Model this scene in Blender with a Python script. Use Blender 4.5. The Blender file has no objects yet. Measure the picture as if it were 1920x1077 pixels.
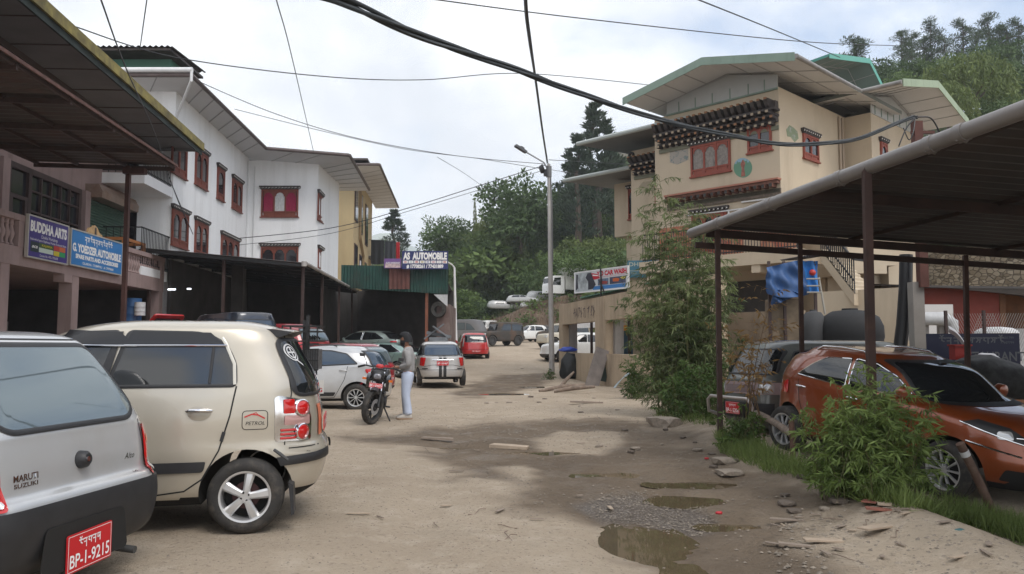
import bpy, bmesh, math, random
import numpy as np
from mathutils import Vector, Matrix, noise
from mathutils.bvhtree import BVHTree
R = math.radians
C = bpy.context.scene.collection
# ---------- photo geometry: pixel of the 1920x1077 photograph -> real point at a depth
FPX, CAMH = 1500.0, 1.4
PITCH = math.atan((650-538.5)/FPX)
def ray(px, py):
    xc = (px-960)/FPX; yc = -(py-538.5)/FPX
    return Vector((xc, math.cos(PITCH)-yc*math.sin(PITCH), math.sin(PITCH)+yc*math.cos(PITCH)))
def at(px, py, Y):
    r = ray(px, py); k = Y/r.y
    return Vector((r.x*k, Y, CAMH+r.z*k))
def sm(a, b, x):
    t = min(1, max(0, (x-a)/(b-a))); return t*t*(3-2*t)
def lerp(a, b, t): return a+(b-a)*t
PUDS = [(1.0,6.15,.36,.52,.055),(1.16,5.25,.19,.26,.05),(1.95,6.75,.34,.24,.05),(1.75,7.75,.42,.28,.05),(2.0,8.6,.5,.3,.05),(1.05,9.2,.35,.18,.045),(-.95,11.75,.42,.13,.05),(-.3,11.55,.4,.2,.05),(.35,11.0,.5,.16,.045),(-.2,24.,.7,.5,.05),(.7,28.5,.5,.7,.05)]
def gz_base(x, y):
    z = 0.0
    if y > 27: z += .042*(y-27)*sm(27, 45, y)
    if y > 90: z -= .035*(y-90)*.4
    z += .10*math.exp(-((x-3.15-.02*(y-8))/.35)**2)*sm(20,14,y)*sm(2,5,y)       # dirt bank along the parking
    z -= .30*sm(3.4, 4.4, x-.02*(y-8))*sm(12.5,7.5,y)
    z += .05*sm(-.3,-1.6,x)*sm(11,8,y)
    z += .5*sm(-4.4,-6.3,x)*sm(18.5,22,y)*sm(60,50,y)
    z -= .2*sm(1.8, 2.6, x+.2*(y-36))*sm(17,20,y)*sm(45, 36, y)                   # along the plastered wall
    return z
def gz(x, y):
    z = gz_base(x, y)
    if -14 < x < 8 and 2 < y < 45:
        n = noise.noise(Vector((x*.5, y*.5, 3)))*.035 + noise.noise(Vector((x*1.7, y*1.7, 7)))*.016
        z += n*sm(45, 30, y)
        for xc in (-1.1+.03*y,.35+.03*y,1.35): z -= .028*math.exp(-((x-xc-.25*math.sin(y*.35))/.22)**2)*sm(24,14,y)
        z -= .015*math.exp(-((x-1.25-.0*(y))/.7)**2)*sm(12,9,y)
        for (px, py, rx, ry, dp) in PUDS:
            d = ((x-px)/rx)**2+((y-py)/ry)**2
            if d < 6: z -= (dp+.035)*math.exp(-d*.9)
    return z
def grd(px, py):
    """pixel -> point on the ground"""
    r = ray(px, py); k = 1.0
    o = Vector((0,0,CAMH)); t = 2.0
    while t < 400:
        p = o+r*t
        if p.z <= gz_base(p.x, p.y): break
        t *= 1.004
    return Vector((p.x, p.y, gz(p.x, p.y)))
# ---------- scene helpers
def tag(o, label=None, cat=None, group=None, kind=None):
    if label: o['label'] = label
    if cat: o['category'] = cat
    if group: o['group'] = group
    if kind: o['kind'] = kind
    return o
def thing(name, label, cat, loc=(0,0,0), rz=0, group=None):
    o = bpy.data.objects.new(name, None); C.objects.link(o)
    o.location = loc; o.rotation_euler = (0,0,rz); o.empty_display_size = .1
    return tag(o, label, cat, group)
def root_of(o):
    while o.parent: o = o.parent
    return o
def copy_tree(o, parent=None):
    c = o.copy(); C.objects.link(c); c.parent = parent
    for ch in list(o.children): copy_tree(ch, c)
    return c
def finish(me, name, mats, parent=None, smooth=0, world=False):
    if not isinstance(mats, (list, tuple)): mats = [mats]
    for m in mats: me.materials.append(m)
    if world and parent is not None:
        me.transform(Matrix.Translation(-Vector(root_of(parent).location)))
    if smooth:
        me.polygons.foreach_set('use_smooth', [True]*len(me.polygons))
        me.set_sharp_from_angle(angle=R(smooth))
    o = bpy.data.objects.new(name, me); C.objects.link(o)
    o.parent = parent
    return o
class MB:
    def __init__(s): s.v = []; s.f = []; s.mi = []
    def add(s, vs, fs, m=0):
        b = len(s.v); s.v += [Vector(v) for v in vs]
        s.f += [tuple(b+i for i in f) for f in fs]; s.mi += [m]*len(fs)
        return s
    def box(s, lo, hi, m=0, M=None):
        x0,y0,z0 = lo; x1,y1,z1 = hi
        vs = [Vector(p) for p in ((x0,y0,z0),(x1,y0,z0),(x1,y1,z0),(x0,y1,z0),(x0,y0,z1),(x1,y0,z1),(x1,y1,z1),(x0,y1,z1))]
        if M is not None: vs = [M@v for v in vs]
        return s.add(vs, [(0,3,2,1),(4,5,6,7),(0,1,5,4),(1,2,6,5),(2,3,7,6),(3,0,4,7)], m)
    def beam(s, a, b, w, h=None, m=0, up=(0,0,1)):
        a = Vector(a); b = Vector(b); h = h or w
        d = (b-a).normalized(); up = Vector(up)
        if abs(d.dot(up)) > .98: up = Vector((0,1,0))
        sx = d.cross(up).normalized()*w/2; sz = sx.cross(d).normalized()*h/2
        vs = [a-sx-sz,a+sx-sz,a+sx+sz,a-sx+sz,b-sx-sz,b+sx-sz,b+sx+sz,b-sx+sz]
        return s.add(vs, [(0,1,2,3),(7,6,5,4),(0,4,5,1),(1,5,6,2),(2,6,7,3),(3,7,4,0)], m)
    def tube(s, pts, r, n=8, m=0, cap=True):
        pts = [Vector(p) for p in pts]; k = len(pts)
        rs = r if isinstance(r, (list, tuple)) else [r]*k
        vs = []; prev = None
        for i, p in enumerate(pts):
            d = (pts[min(i+1,k-1)]-pts[max(i-1,0)]).normalized()
            if prev is None:
                u = d.orthogonal().normalized()
            else:
                u = (prev - d*prev.dot(d)).normalized()
            prev = u; w = d.cross(u)
            for j in range(n):
                a = 2*math.pi*j/n
                vs.append(p+(u*math.cos(a)+w*math.sin(a))*rs[i])
        fs = [(i*n+j, i*n+(j+1)%n, (i+1)*n+(j+1)%n, (i+1)*n+j) for i in range(k-1) for j in range(n)]
        if cap: fs += [tuple(range(n-1,-1,-1)), tuple((k-1)*n+j for j in range(n))]
        return s.add(vs, fs, m)
    def lathe(s, prof, n=24, m=0, M=None, closed=False):
        """profile (r, z) about the z axis"""
        vs = []
        for (r, z) in prof:
            for j in range(n):
                a = 2*math.pi*j/n; vs.append(Vector((r*math.cos(a), r*math.sin(a), z)))
        if M is not None: vs = [M@v for v in vs]
        k = len(prof)
        fs = [(i*n+j, i*n+(j+1)%n, (i+1)*n+(j+1)%n, (i+1)*n+j) for i in range(k-1) for j in range(n)]
        if closed: fs += [((k-1)*n+j, (k-1)*n+(j+1)%n, (j+1)%n, j) for j in range(n)]
        else: fs += [tuple(range(n-1,-1,-1)), tuple((k-1)*n+j for j in range(n))]
        return s.add(vs, fs, m)
    def prism(s, poly, o, ux, uy, depth, m=0):
        """2D polygon in the frame (o,ux,uy), extruded by the vector depth"""
        o=Vector(o);ux=Vector(ux);uy=Vector(uy);dv=Vector(depth);n=len(poly)
        vs=[o+ux*p[0]+uy*p[1] for p in poly]; vs+=[v+dv for v in vs]
        fs=[tuple(range(n)),tuple(range(2*n-1,n-1,-1))]+[(i,(i+1)%n,n+(i+1)%n,n+i) for i in range(n)]
        if ux.cross(uy).dot(dv) > 0: fs=[tuple(reversed(f)) for f in fs]
        return s.add(vs, fs, m)
    def sheet(s, P, nu, nv, m=0):
        vs=[P(i/nu,j/nv) for i in range(nu+1) for j in range(nv+1)]
        fs=[(i*(nv+1)+j,(i+1)*(nv+1)+j,(i+1)*(nv+1)+j+1,i*(nv+1)+j+1) for i in range(nu) for j in range(nv)]
        return s.add(vs, fs, m)
    def slab(s, quad, t, m=0):
        """a quad (4 points) given the thickness t downwards"""
        q=[Vector(p) for p in quad]; dv=Vector((0,0,-t))
        vs=q+[p+dv for p in q]
        return s.add(vs, [(0,1,2,3),(7,6,5,4),(0,4,5,1),(1,5,6,2),(2,6,7,3),(3,7,4,0)], m)
    def mesh(s, name):
        me = bpy.data.meshes.new(name); me.from_pydata(s.v, [], s.f)
        me.polygons.foreach_set('material_index', s.mi)
        return me
    def build(s, name, mats, parent=None, smooth=0, world=False):
        return finish(s.mesh(name), name, mats, parent, smooth, world)
def single(mb, name, mats, label, cat, loc=(0,0,0), rz=0, group=None, smooth=0, world=False):
    """a thing that is one mesh"""
    me = mb.mesh(name)
    if world: me.transform(Matrix.Translation(-Vector(loc)))
    o = finish(me, name, mats, None, smooth)
    o.location = loc; o.rotation_euler = (0,0,rz)
    return tag(o, label, cat, group)
def structure(mb, name, mats, smooth=0):
    o = mb.build(name, mats, None, smooth); o['kind'] = 'structure'; return o
# ---------- materials
MATS = {}
def mat(name, col=(.5,.5,.5), rough=.6, metal=0, var=0, scale=4, bump=0, bscale=40, col2=None, coat=0, spec=.5, streak=0, sscale=3, emit=0, dirt=None, damt=.3, trans=0, detail=5):
    if name in MATS: return MATS[name]
    m = bpy.data.materials.new(name); m.use_nodes = True; nt = m.node_tree; N = nt.nodes; L = nt.links
    b = N['Principled BSDF']
    b.inputs['Base Color'].default_value = (*col,1); b.inputs['Roughness'].default_value = rough
    b.inputs['Metallic'].default_value = metal; b.inputs['Specular IOR Level'].default_value = spec
    if coat:
        b.inputs['Coat Weight'].default_value = coat; b.inputs['Coat Roughness'].default_value = .04
    if emit:
        b.inputs['Emission Color'].default_value = (*col,1); b.inputs['Emission Strength'].default_value = emit
    tc = N.new('ShaderNodeTexCoord'); src = tc.outputs['Object']; cur = None
    def nz(sc, det=detail, vec=None, r=.6):
        n = N.new('ShaderNodeTexNoise'); n.inputs['Scale'].default_value = sc; n.inputs['Detail'].default_value = det
        n.inputs['Roughness'].default_value = r
        L.new(vec or src, n.inputs['Vector']); return n.outputs['Fac']
    def ramp(f, a, bb):
        r = N.new('ShaderNodeMapRange'); r.inputs[1].default_value = a; r.inputs[2].default_value = bb
        L.new(f, r.inputs[0]); return r.outputs[0]
    def mix(f, c1, c2):
        x = N.new('ShaderNodeMix'); x.data_type = 'RGBA'
        for i, c in ((0, f), (6, c1), (7, c2)):
            if hasattr(c, 'links'): L.new(c, x.inputs[i])
            elif isinstance(c, (int, float)): x.inputs[i].default_value = c
            else: x.inputs[i].default_value = (*c, 1)
        return x.outputs[2]
    if var or col2:
        c2 = col2 or tuple(min(1, c*(1+var)) for c in col); c1 = col if col2 else tuple(c*(1-var) for c in col)
        cur = mix(ramp(nz(scale), .3, .7), c1, c2)
    if streak:
        mp = N.new('ShaderNodeMapping'); mp.inputs['Scale'].default_value = (1,1,.12); L.new(src, mp.inputs['Vector'])
        f = ramp(nz(sscale, 6, mp.outputs[0], .65), .5, .72)
        mu = N.new('ShaderNodeMath'); mu.operation = 'MULTIPLY'; mu.inputs[1].default_value = streak; L.new(f, mu.inputs[0])
        dc = dirt or tuple(c*.35 for c in col)
        cur = mix(mu.outputs[0], cur if cur is not None else col, dc)
    elif dirt:
        f = ramp(nz(scale*.6, 8, None, .7), .48, .7)
        mu = N.new('ShaderNodeMath'); mu.operation = 'MULTIPLY'; mu.inputs[1].default_value = damt; L.new(f, mu.inputs[0])
        cur = mix(mu.outputs[0], cur if cur is not None else col, dirt)
    if cur is not None: L.new(cur, b.inputs['Base Color'])
    if bump:
        bp = N.new('ShaderNodeBump'); bp.inputs['Strength'].default_value = bump; bp.inputs['Distance'].default_value = .02
        L.new(nz(bscale, 6), bp.inputs['Height']); L.new(bp.outputs[0], b.inputs['Normal'])
    m.diffuse_color = (*col,1); MATS[name] = m
    return m
# ---------- writing
def text(name, s, size, o, ux, uy, m, parent=None, width=None, bold=0, align='CENTER', depth=.003, world=False, slant=0):
    cu = bpy.data.curves.new(name, 'FONT'); cu.body = s; cu.size = 1; cu.align_x = align; cu.align_y = 'CENTER'
    cu.offset = bold; cu.shear = slant; cu.resolution_u = 3
    ob = bpy.data.objects.new(name, cu); C.objects.link(ob)
    me = bpy.data.meshes.new_from_object(ob.evaluated_get(bpy.context.evaluated_depsgraph_get()))
    bpy.data.objects.remove(ob); bpy.data.curves.remove(cu)
    xs=[v.co.x for v in me.vertices]; ys=[v.co.y for v in me.vertices]
    if not xs: xs=[0,1];ys=[0,1]
    kx = size if width is None else width/max(.01,(max(xs)-min(xs)))
    cx = (max(xs)+min(xs))/2 if align=='CENTER' else min(xs); cy=(max(ys)+min(ys))/2
    ux=Vector(ux).normalized(); uy=Vector(uy).normalized(); n=ux.cross(uy)
    M=Matrix(((ux.x*kx,uy.x*size,n.x,0),(ux.y*kx,uy.y*size,n.y,0),(ux.z*kx,uy.z*size,n.z,0),(0,0,0,1)))
    me.transform(Matrix.Translation(Vector((-cx,-cy,0)))); me.transform(M); me.transform(Matrix.Translation(Vector(o)+n*depth))
    me.name=name
    return finish(me, name, m, parent, 0, world)
def script_marks(name, n, h, o, ux, uy, m, parent, seed=1, world=False, depth=.003):
    """strokes of hanging Himalayan lettering: a head bar with hooked stems under it"""
    rnd=random.Random(seed); mb=MB(); ux=Vector(ux).normalized(); uy=Vector(uy).normalized(); nn=ux.cross(uy); o=Vector(o)+nn*depth
    t=h*.13; step=h*.78; x=-n*step/2
    def st(pts):
        for (a,b) in zip(pts,pts[1:]):
            A=Vector(a);B=Vector(b);d=(B-A).normalized();q=Vector((-d.y,d.x))*t/2
            mb.add([o+ux*p.x+uy*p.y for p in (A-q-d*t*.3,B-q+d*t*.3,B+q+d*t*.3,A+q-d*t*.3)],[(0,1,2,3)])
    for i in range(n):
        w=step*.72; k=rnd.randint(0,4)
        st([(x,h*.3),(x+w,h*.3)])
        if k==0: st([(x+w*.9,h*.3),(x+w*.9,-h*.35)]); st([(x+w*.3,h*.3),(x+w*.1,h*.02),(x+w*.5,-h*.1)])
        elif k==1: st([(x+w*.5,h*.3),(x+w*.5,0),(x+w*.95,-h*.12)]); st([(x+w*.2,h*.62),(x+w*.5,h*.42),(x+w*.8,h*.62)])
        elif k==2: st([(x+w*.15,h*.3),(x+w*.1,-h*.1),(x+w*.6,-h*.1),(x+w*.9,h*.3)]); st([(x+w*.85,h*.2),(x+w*.85,-h*.5)])
        elif k==3: st([(x+w*.8,h*.3),(x+w*.8,-h*.6)]); st([(x+w*.1,-h*.05),(x+w*.8,-h*.05)])
        else: st([(x+w*.2,h*.3),(x+w*.5,h*.05),(x+w*.1,-h*.2)]); st([(x+w*.85,h*.3),(x+w*.7,-h*.25)])
        if rnd.random()<.45: st([(x+w*1.14,h*.32),(x+w*1.14,h*.2)])
        x+=step
    return mb.build(name, m, parent, 0, world)
def rpoly(pts, r, n=4):
    """round the corners of a 2D polygon"""
    out=[]; k=len(pts)
    for i in range(k):
        p=Vector(pts[i][:2]); rr=pts[i][2] if len(pts[i])>2 else r
        a=Vector(pts[i-1][:2])-p; b=Vector(pts[(i+1)%k][:2])-p
        l=min(rr,a.length*.48,b.length*.48)
        if l<1e-4: out.append((p.x,p.y)); continue
        A=p+a.normalized()*l; B=p+b.normalized()*l
        for j in range(n+1):
            t=j/n; q=A*(1-t)**2+p*2*t*(1-t)+B*t*t; out.append((q.x,q.y))
    return out
# ---------- cars
PAINT = {}
def paint(name, col, metal=.0, rough=.35, dirt=(.35,.3,.24), damt=.2, coat=1):
    return mat(name, col, rough, metal, var=.03, scale=2.5, coat=coat, dirt=dirt, damt=damt)
M_GLASS = mat('window_glass', (.012,.014,.016), .03, spec=.9)
M_GLASSL = mat('window_glass_light', (.16,.2,.22), .03, .45, spec=.8)
M_TYRE = mat('tyre_rubber', (.03,.028,.026), .85, var=.25, scale=14, dirt=(.22,.18,.14), damt=.3)
M_RIM = mat('alloy_rim', (.62,.62,.62), .35, .7)
M_RIMD = mat('dark_steel_rim', (.07,.07,.07), .5, .3)
M_BLACK = mat('black_plastic', (.022,.022,.024), .5, var=.2, scale=9)
M_WELL = mat('wheel_well_black', (.012,.011,.01), .9)
M_SEAM = mat('panel_gap', (.015,.015,.015), .8)
M_CHROME = mat('chrome_trim', (.8,.8,.82), .12, 1)
M_RED = mat('red_lamp_lens', (.5,.012,.012), .12, coat=1)
M_CLEAR = mat('clear_lamp_lens', (.62,.62,.62), .15, .35, coat=1)
M_ORANGE = mat('orange_lamp_lens', (.7,.16,.02), .2, coat=1)
M_PLATE = mat('red_number_plate', (.52,.012,.018), .45)
M_WHITE = mat('white_lettering', (.82,.82,.82), .5)
M_BLKTXT = mat('black_lettering', (.02,.02,.02), .5)
M_DISC = mat('brake_drum', (.08,.03,.028), .6)
def crom(rows, sub):
    out = []; n = len(rows)
    for i in range(n-1):
        p0=rows[max(i-1,0)];p1=rows[i];p2=rows[i+1];p3=rows[min(i+2,n-1)]
        for j in range(sub):
            t=j/sub
            out.append([ .5*((2*b)+(-a+c)*t+(2*a-5*b+4*c-d)*t*t+(-a+3*b-3*c+d)*t**3) for a,b,c,d in zip(p0,p1,p2,p3)])
    out.append(list(rows[-1])); return out
def body_mesh(rows, nf=3.4, nr=3.6, nseg=80, sub=4):
    """rings between a front point (xf,zf) and a rear point (xr,zr), half width w"""
    rr = crom(rows, sub); xm = (max(r[0] for r in rows)+min(r[2] for r in rows))/2
    x0=min(r[2] for r in rows); x1=max(r[0] for r in rows); w=max(r[4] for r in rows)
    dense=[]; D=4000
    for i in range(D+1):
        a=2*math.pi*i/D; c=math.cos(a); s=math.sin(a); n=nf if c>0 else nr
        dense.append(((x1-xm if c>0 else xm-x0)*math.copysign(abs(c)**(2/n),c), w*math.copysign(abs(s)**(2/n),s)))
    cum=[0]
    for p,q in zip(dense,dense[1:]): cum.append(cum[-1]+math.dist(p,q))
    angs=[]; j=0
    for k in range(nseg):
        t=cum[-1]*k/nseg
        while cum[j+1]<t: j+=1
        angs.append(2*math.pi*(j+(t-cum[j])/max(1e-9,cum[j+1]-cum[j]))/D)
    vs=[]; last=len(rr)-1
    for i,(xf,zf,xr,zr,ww) in enumerate(rr):
        m=(xf+xr)/2
        if xf-xr<.12: xf,xr=m+.06,m-.06
        ww=max(.01,ww)
        for a in angs:
            c=math.cos(a); s=math.sin(a); n=nf if c>0 else nr
            e=math.copysign(abs(c)**(2/n),c)
            x=m+(xf-m)*e if c>0 else m+(m-xr)*e
            y=ww*math.copysign(abs(s)**(2/n),s)
            t=min(1,max(0,(x-xr)/(xf-xr)))
            vs.append((x,y,zr+(zf-zr)*t))
    k=len(rr); n=nseg
    fs=[(i*n+j,i*n+(j+1)%n,(i+1)*n+(j+1)%n,(i+1)*n+j) for i in range(k-1) for j in range(n)]
    fs+=[tuple(range(n-1,-1,-1)),tuple((k-1)*n+j for j in range(n))]
    return vs,fs
def apply_boolean(me, cut):
    a=bpy.data.objects.new('tmp_a',me); b=bpy.data.objects.new('tmp_b',cut); C.objects.link(a); C.objects.link(b)
    md=a.modifiers.new('b','BOOLEAN'); md.object=b; md.operation='DIFFERENCE'; md.solver='EXACT'
    out=bpy.data.meshes.new_from_object(a.evaluated_get(bpy.context.evaluated_depsgraph_get()))
    bpy.data.objects.remove(a); bpy.data.objects.remove(b)
    return out
class Skin:
    """lays windows, lamps, seams and trim on the surface of a car body"""
    def __init__(s, vs, fs, parent): s.bvh=BVHTree.FromPolygons([Vector(v) for v in vs], fs); s.p=parent
    def hit(s, u, z, ax):
        if ax in ('L','R'):
            sg=1 if ax=='L' else -1; o=Vector((u,3*sg,z)); d=Vector((0,-sg,0))
        elif ax=='B': o=Vector((-6,u,z)); d=Vector((1,0,0))
        elif ax=='F': o=Vector((9,u,z)); d=Vector((-1,0,0))
        elif ax=='T': o=Vector((u,z,4)); d=Vector((0,0,-1))
        else:
            d=Vector((ax[0],ax[1],0)).normalized(); pp=Vector((-d.y,d.x,0)); o=pp*u-d*8+Vector((0,0,z))
        h=s.bvh.ray_cast(o,d)
        if h[0] is None:
            h=s.bvh.find_nearest(o+d*(2.3 if ax in('L','R') else 7)); 
        n=h[1]
        if n.dot(d)>0: n=-n
        return h[0],n
    def patch(s, poly, ax, name, m, off=.006, nv=8, step=.05, parent=None, dome=0, world=None):
        us=sorted(set([round(p[0],4) for p in poly])); cols=[]
        for a,b in zip(us,us[1:]):
            k=max(1,int((b-a)/step+.5)); cols+= [a+(b-a)*i/k for i in range(k)]
        cols.append(us[-1]); cols[0]+=1e-4; cols[-1]-=1e-4
        mb=MB(); grid=[]
        for u in cols:
            zs=[]
            for (a,b) in zip(poly, poly[1:]+poly[:1]):
                if (a[0]<=u<b[0]) or (b[0]<=u<a[0]): zs.append(a[1]+(b[1]-a[1])*(u-a[0])/(b[0]-a[0]))
            if len(zs)<2: continue
            grid.append((u,min(zs),max(zs)))
        vs=[]
        umin,umax=cols[0],cols[-1]
        for (u,a,b) in grid:
            for j in range(nv+1):
                z=a+(b-a)*j/nv; P,n=s.hit(u,z,ax)
                e=dome*(1-(2*j/nv-1)**2)*(1-(2*(u-umin)/(umax-umin)-1)**2) if dome else 0
                vs.append(P+n*(off+e))
        k=len(grid); q=nv+1
        fs=[(i*q+j,(i+1)*q+j,(i+1)*q+j+1,i*q+j+1) for i in range(k-1) for j in range(nv)]
        mb.add(vs,fs); return mb.build(name,m,parent or s.p,50)
    def line(s, pts, w, ax, name, m, off=.004, raise_=0, closed=False, parent=None, step=.05):
        pts=[Vector(p) for p in pts]
        if closed: pts=pts+[pts[0]]
        dense=[]
        for a,b in zip(pts,pts[1:]):
            k=max(1,int((b-a).length/step+.5)); dense+=[a+(b-a)*i/k for i in range(k)]
        if not closed: dense.append(pts[-1])
        n=len(dense); vs=[]
        for i,p in enumerate(dense):
            a=dense[(i-1)%n] if (closed or i>0) else p; b=dense[(i+1)%n] if (closed or i<n-1) else p
            d=(b-a).normalized(); q=Vector((-d.y,d.x))*w/2
            for t,e in ((-1,0),(0,raise_),(1,0)):
                P,nn=s.hit(*(p+q*t),ax); vs.append(P+nn*(off+e))
        rng=range(n if closed else n-1); fs=[]
        for i in rng:
            j=(i+1)%n; fs+=[(i*3,j*3,j*3+1,i*3+1),(i*3+1,j*3+1,j*3+2,i*3+2)]
        mb=MB().add(vs,fs); return mb.build(name,m,parent or s.p,60)
    def shell(s, vs, fs, cond, t, name, m, parent=None):
        vs=[Vector(v) for v in vs]; sel=[f for f in fs if len(f)==4 and cond(sum((vs[i] for i in f),Vector())/4)]
        nor={}
        for f in sel:
            n=(vs[f[2]]-vs[f[0]]).cross(vs[f[3]]-vs[f[1]])
            for i in f: nor[i]=nor.get(i,Vector())+n
        c=sum((vs[i] for i in nor),Vector())/max(1,len(nor))
        idx={i:k for k,i in enumerate(nor)}; sgn=1
        P=[vs[i]+nor[i].normalized()*t for i in nor]; Q=[vs[i]-nor[i].normalized()*.01 for i in nor]
        edges={}
        for f in sel:
            for a,b in zip(f,f[1:]+f[:1]): edges[(a,b)]=1
        k=len(P); fo=[tuple(idx[i] for i in f) for f in sel]
        for (a,b) in edges:
            if (b,a) not in edges: fo.append((idx[b],idx[a],k+idx[a],k+idx[b]))
        return MB().add(P+Q,fo).build(name,m,parent or s.p,40)
WHEELS={}
def wheel_meshes(r,w,rim,style):
    k=(r,w,rim,style)
    if k in WHEELS: return WHEELS[k]
    Mx=Matrix.Rotation(-math.pi/2,4,'X')   # axis z -> +y
    h=w/2
    ty=MB().lathe([(rim*.98,-h*.9),(rim+.012,-h),(rim+(r-rim)*.55,-h*1.06),(r-.018,-h*.92),(r,-h*.6),(r,-h*.33),(r-.008,-h*.3),(r-.008,-h*.22),(r,-h*.18),(r,h*.18),(r-.008,h*.22),(r-.008,h*.3),(r,h*.33),(r,h*.6),(r-.018,h*.92),(r-.03,h*1.0),(rim+(r-rim)*.55,h*1.06),(rim+(r-rim)*.35,h*1.08),(rim+.016,h*1.04),(rim*.98,h*.95)],48,0,Mx,True)
    b=MB()
    b.lathe([(rim*.985,-h*.5),(rim*.985,h*.9),(rim*1.03,h*1.03),(rim*.95,h*1.0),(rim*.91,h*.72),(rim*.9,-h*.4)],48,0,Mx,True)
    b.lathe([(.001,-h*.35),(rim*.9,-h*.35),(rim*.9,-h*.3),(.001,-h*.3)],32,1,Mx)
    if style=='red5' or style=='plain5': b.lathe([(.001,-h*.28),(rim*.55,-h*.28),(rim*.55,h*.05),(.001,h*.08)],28,2,Mx)
    y=h*.72
    def spoke(a,w0,w1,r0,r1,y0,y1,t=.016):
        pts=[]
        for (rr,ww,yy) in ((r0,w0,y0),((r0+r1)/2,(w0+w1)/2*.96,(y0+y1)/2+.006),(r1,w1,y1)):
            pts.append((rr,ww,yy))
        vs=[]
        for (rr,ww,yy) in pts:
            for sx,dy in ((-1,-.004),(-.55,.008),(.55,.008),(1,-.004),(1,-t-.012),(-1,-t-.012)):
                x=sx*ww; X=rr*math.cos(a)-x*math.sin(a); Z=rr*math.sin(a)+x*math.cos(a); vs.append((X,yy+dy,Z))
        fs=[]
        for i in range(2):
            for j in range(6): fs.append((i*6+j,i*6+(j+1)%6,(i+1)*6+(j+1)%6,(i+1)*6+j))
        b.add(vs,fs,0)
    if style in('red5','plain5'):
        for i in range(5): spoke(R(90+72*i+11),rim*.13,rim*.21,rim*.18,rim*.95,y+.012,y+.004)
        b.lathe([(.001,y-.03),(rim*.27,y-.03),(rim*.27,y+.004),(rim*.2,y+.014),(.001,y+.014)],24,0,Mx)
        for i in range(4):
            a=R(45+90*i+20); b.lathe([(.001,0),(rim*.045,0),(rim*.045,y+.02),(.001,y+.02)],8,1,Matrix.Translation((rim*.17*math.cos(a),0,rim*.17*math.sin(a)))@Mx)
    elif style=='multi':
        for i in range(8):
            for o in (-6,6): spoke(R(45*i+o),rim*.035,rim*.05,rim*.16,rim*.95,y+.008,y+.004,.01)
        b.lathe([(.001,y-.03),(rim*.22,y-.03),(rim*.2,y+.01),(.001,y+.012)],20,0,Mx)
    elif style=='fan':
        for i in range(10): spoke(R(36*i),rim*.03,rim*.075,rim*.14,rim*.95,y+.008,y,.01)
        b.lathe([(.001,y-.03),(rim*.2,y-.03),(rim*.18,y+.01),(.001,y+.012)],20,0,Mx)
    else: # steel
        b.lathe([(.001,y-.05),(rim*.9,y-.045),(rim*.88,y-.03),(rim*.6,y-.008),(rim*.35,y-.03),(rim*.3,y),(.001,y+.004)],32,0,Mx)
        for i in range(8):
            a=R(45*i); b.lathe([(.001,0),(rim*.07,0),(rim*.07,y-.008),(.001,y-.008)],8,1,Matrix.Translation((rim*.74*math.cos(a),0,rim*.74*math.sin(a)))@Mx)
    t_me=ty.mesh('tyre'); r_me=b.mesh('rim')
    for m in (M_TYRE,): t_me.materials.append(m)
    for m in ((M_RIMD if style=='steeld' else M_RIM), M_WELL, M_DISC if style=='red5' else M_RIMD): r_me.materials.append(m)
    for me in (t_me,r_me):
        me.polygons.foreach_set('use_smooth',[True]*len(me.polygons)); me.set_sharp_from_angle(angle=R(35))
    WHEELS[k]=(t_me,r_me); return WHEELS[k]
def add_wheels(root, wb, track, r, w, rim, style, zoff=0, which='all', steer=0):
    t,rm=wheel_meshes(r,w,rim,style)
    for x in (0,wb):
        for sg in (1,-1):
            o=bpy.data.objects.new('wheel',t); C.objects.link(o); o.parent=root
            o.location=(x,sg*track,r+zoff); o.rotation_euler=(0,0,(0 if sg>0 else math.pi)+(steer if x else 0))
            q=bpy.data.objects.new('rim',rm); C.objects.link(q); q.parent=o
def mirror_poly(p): return [(-a,b) for a,b in p]
def plate(root, s, P, ux, uy, w=.34, h=.17, text2='BP-1-9215', seed=4, m=None):
    ux=Vector(ux).normalized();uy=Vector(uy).normalized();n=ux.cross(uy);P=Vector(P)
    mb=MB().prism(rpoly([(-w/2,-h/2),(w/2,-h/2),(w/2,h/2),(-w/2,h/2)],.012,2),P,ux,uy,n*.006,0)
    o=mb.build('number_plate',m or M_PLATE,root)
    fr=MB()
    for (a,b) in (((-w/2+.008,-h/2+.008),(w/2-.008,-h/2+.011)),((-w/2+.008,h/2-.011),(w/2-.008,h/2-.008)),((-w/2+.008,-h/2+.008),(-w/2+.011,h/2-.008)),((w/2-.011,-h/2+.008),(w/2-.008,h/2-.008))):
        fr.add([P+n*.0075+ux*x+uy*y for x,y in ((a[0],a[1]),(b[0],a[1]),(b[0],b[1]),(a[0],b[1]))],[(0,1,2,3)])
    fr.build('plate_border',M_WHITE,o)
    if h>w*.4:
        text('plate_number',text2,h*.48,P-uy*h*.2,ux,uy,M_WHITE,o,width=w*.88,bold=.012,depth=.008)
        script_marks('plate_script',5,h*.24,P+uy*h*.22,ux,uy,M_WHITE,o,seed,depth=.008)
    else:
        text('plate_number',text2,h*.6,P-uy*h*.02,ux,uy,M_WHITE,o,width=w*.84,bold=.012,depth=.008)
    return o
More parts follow.
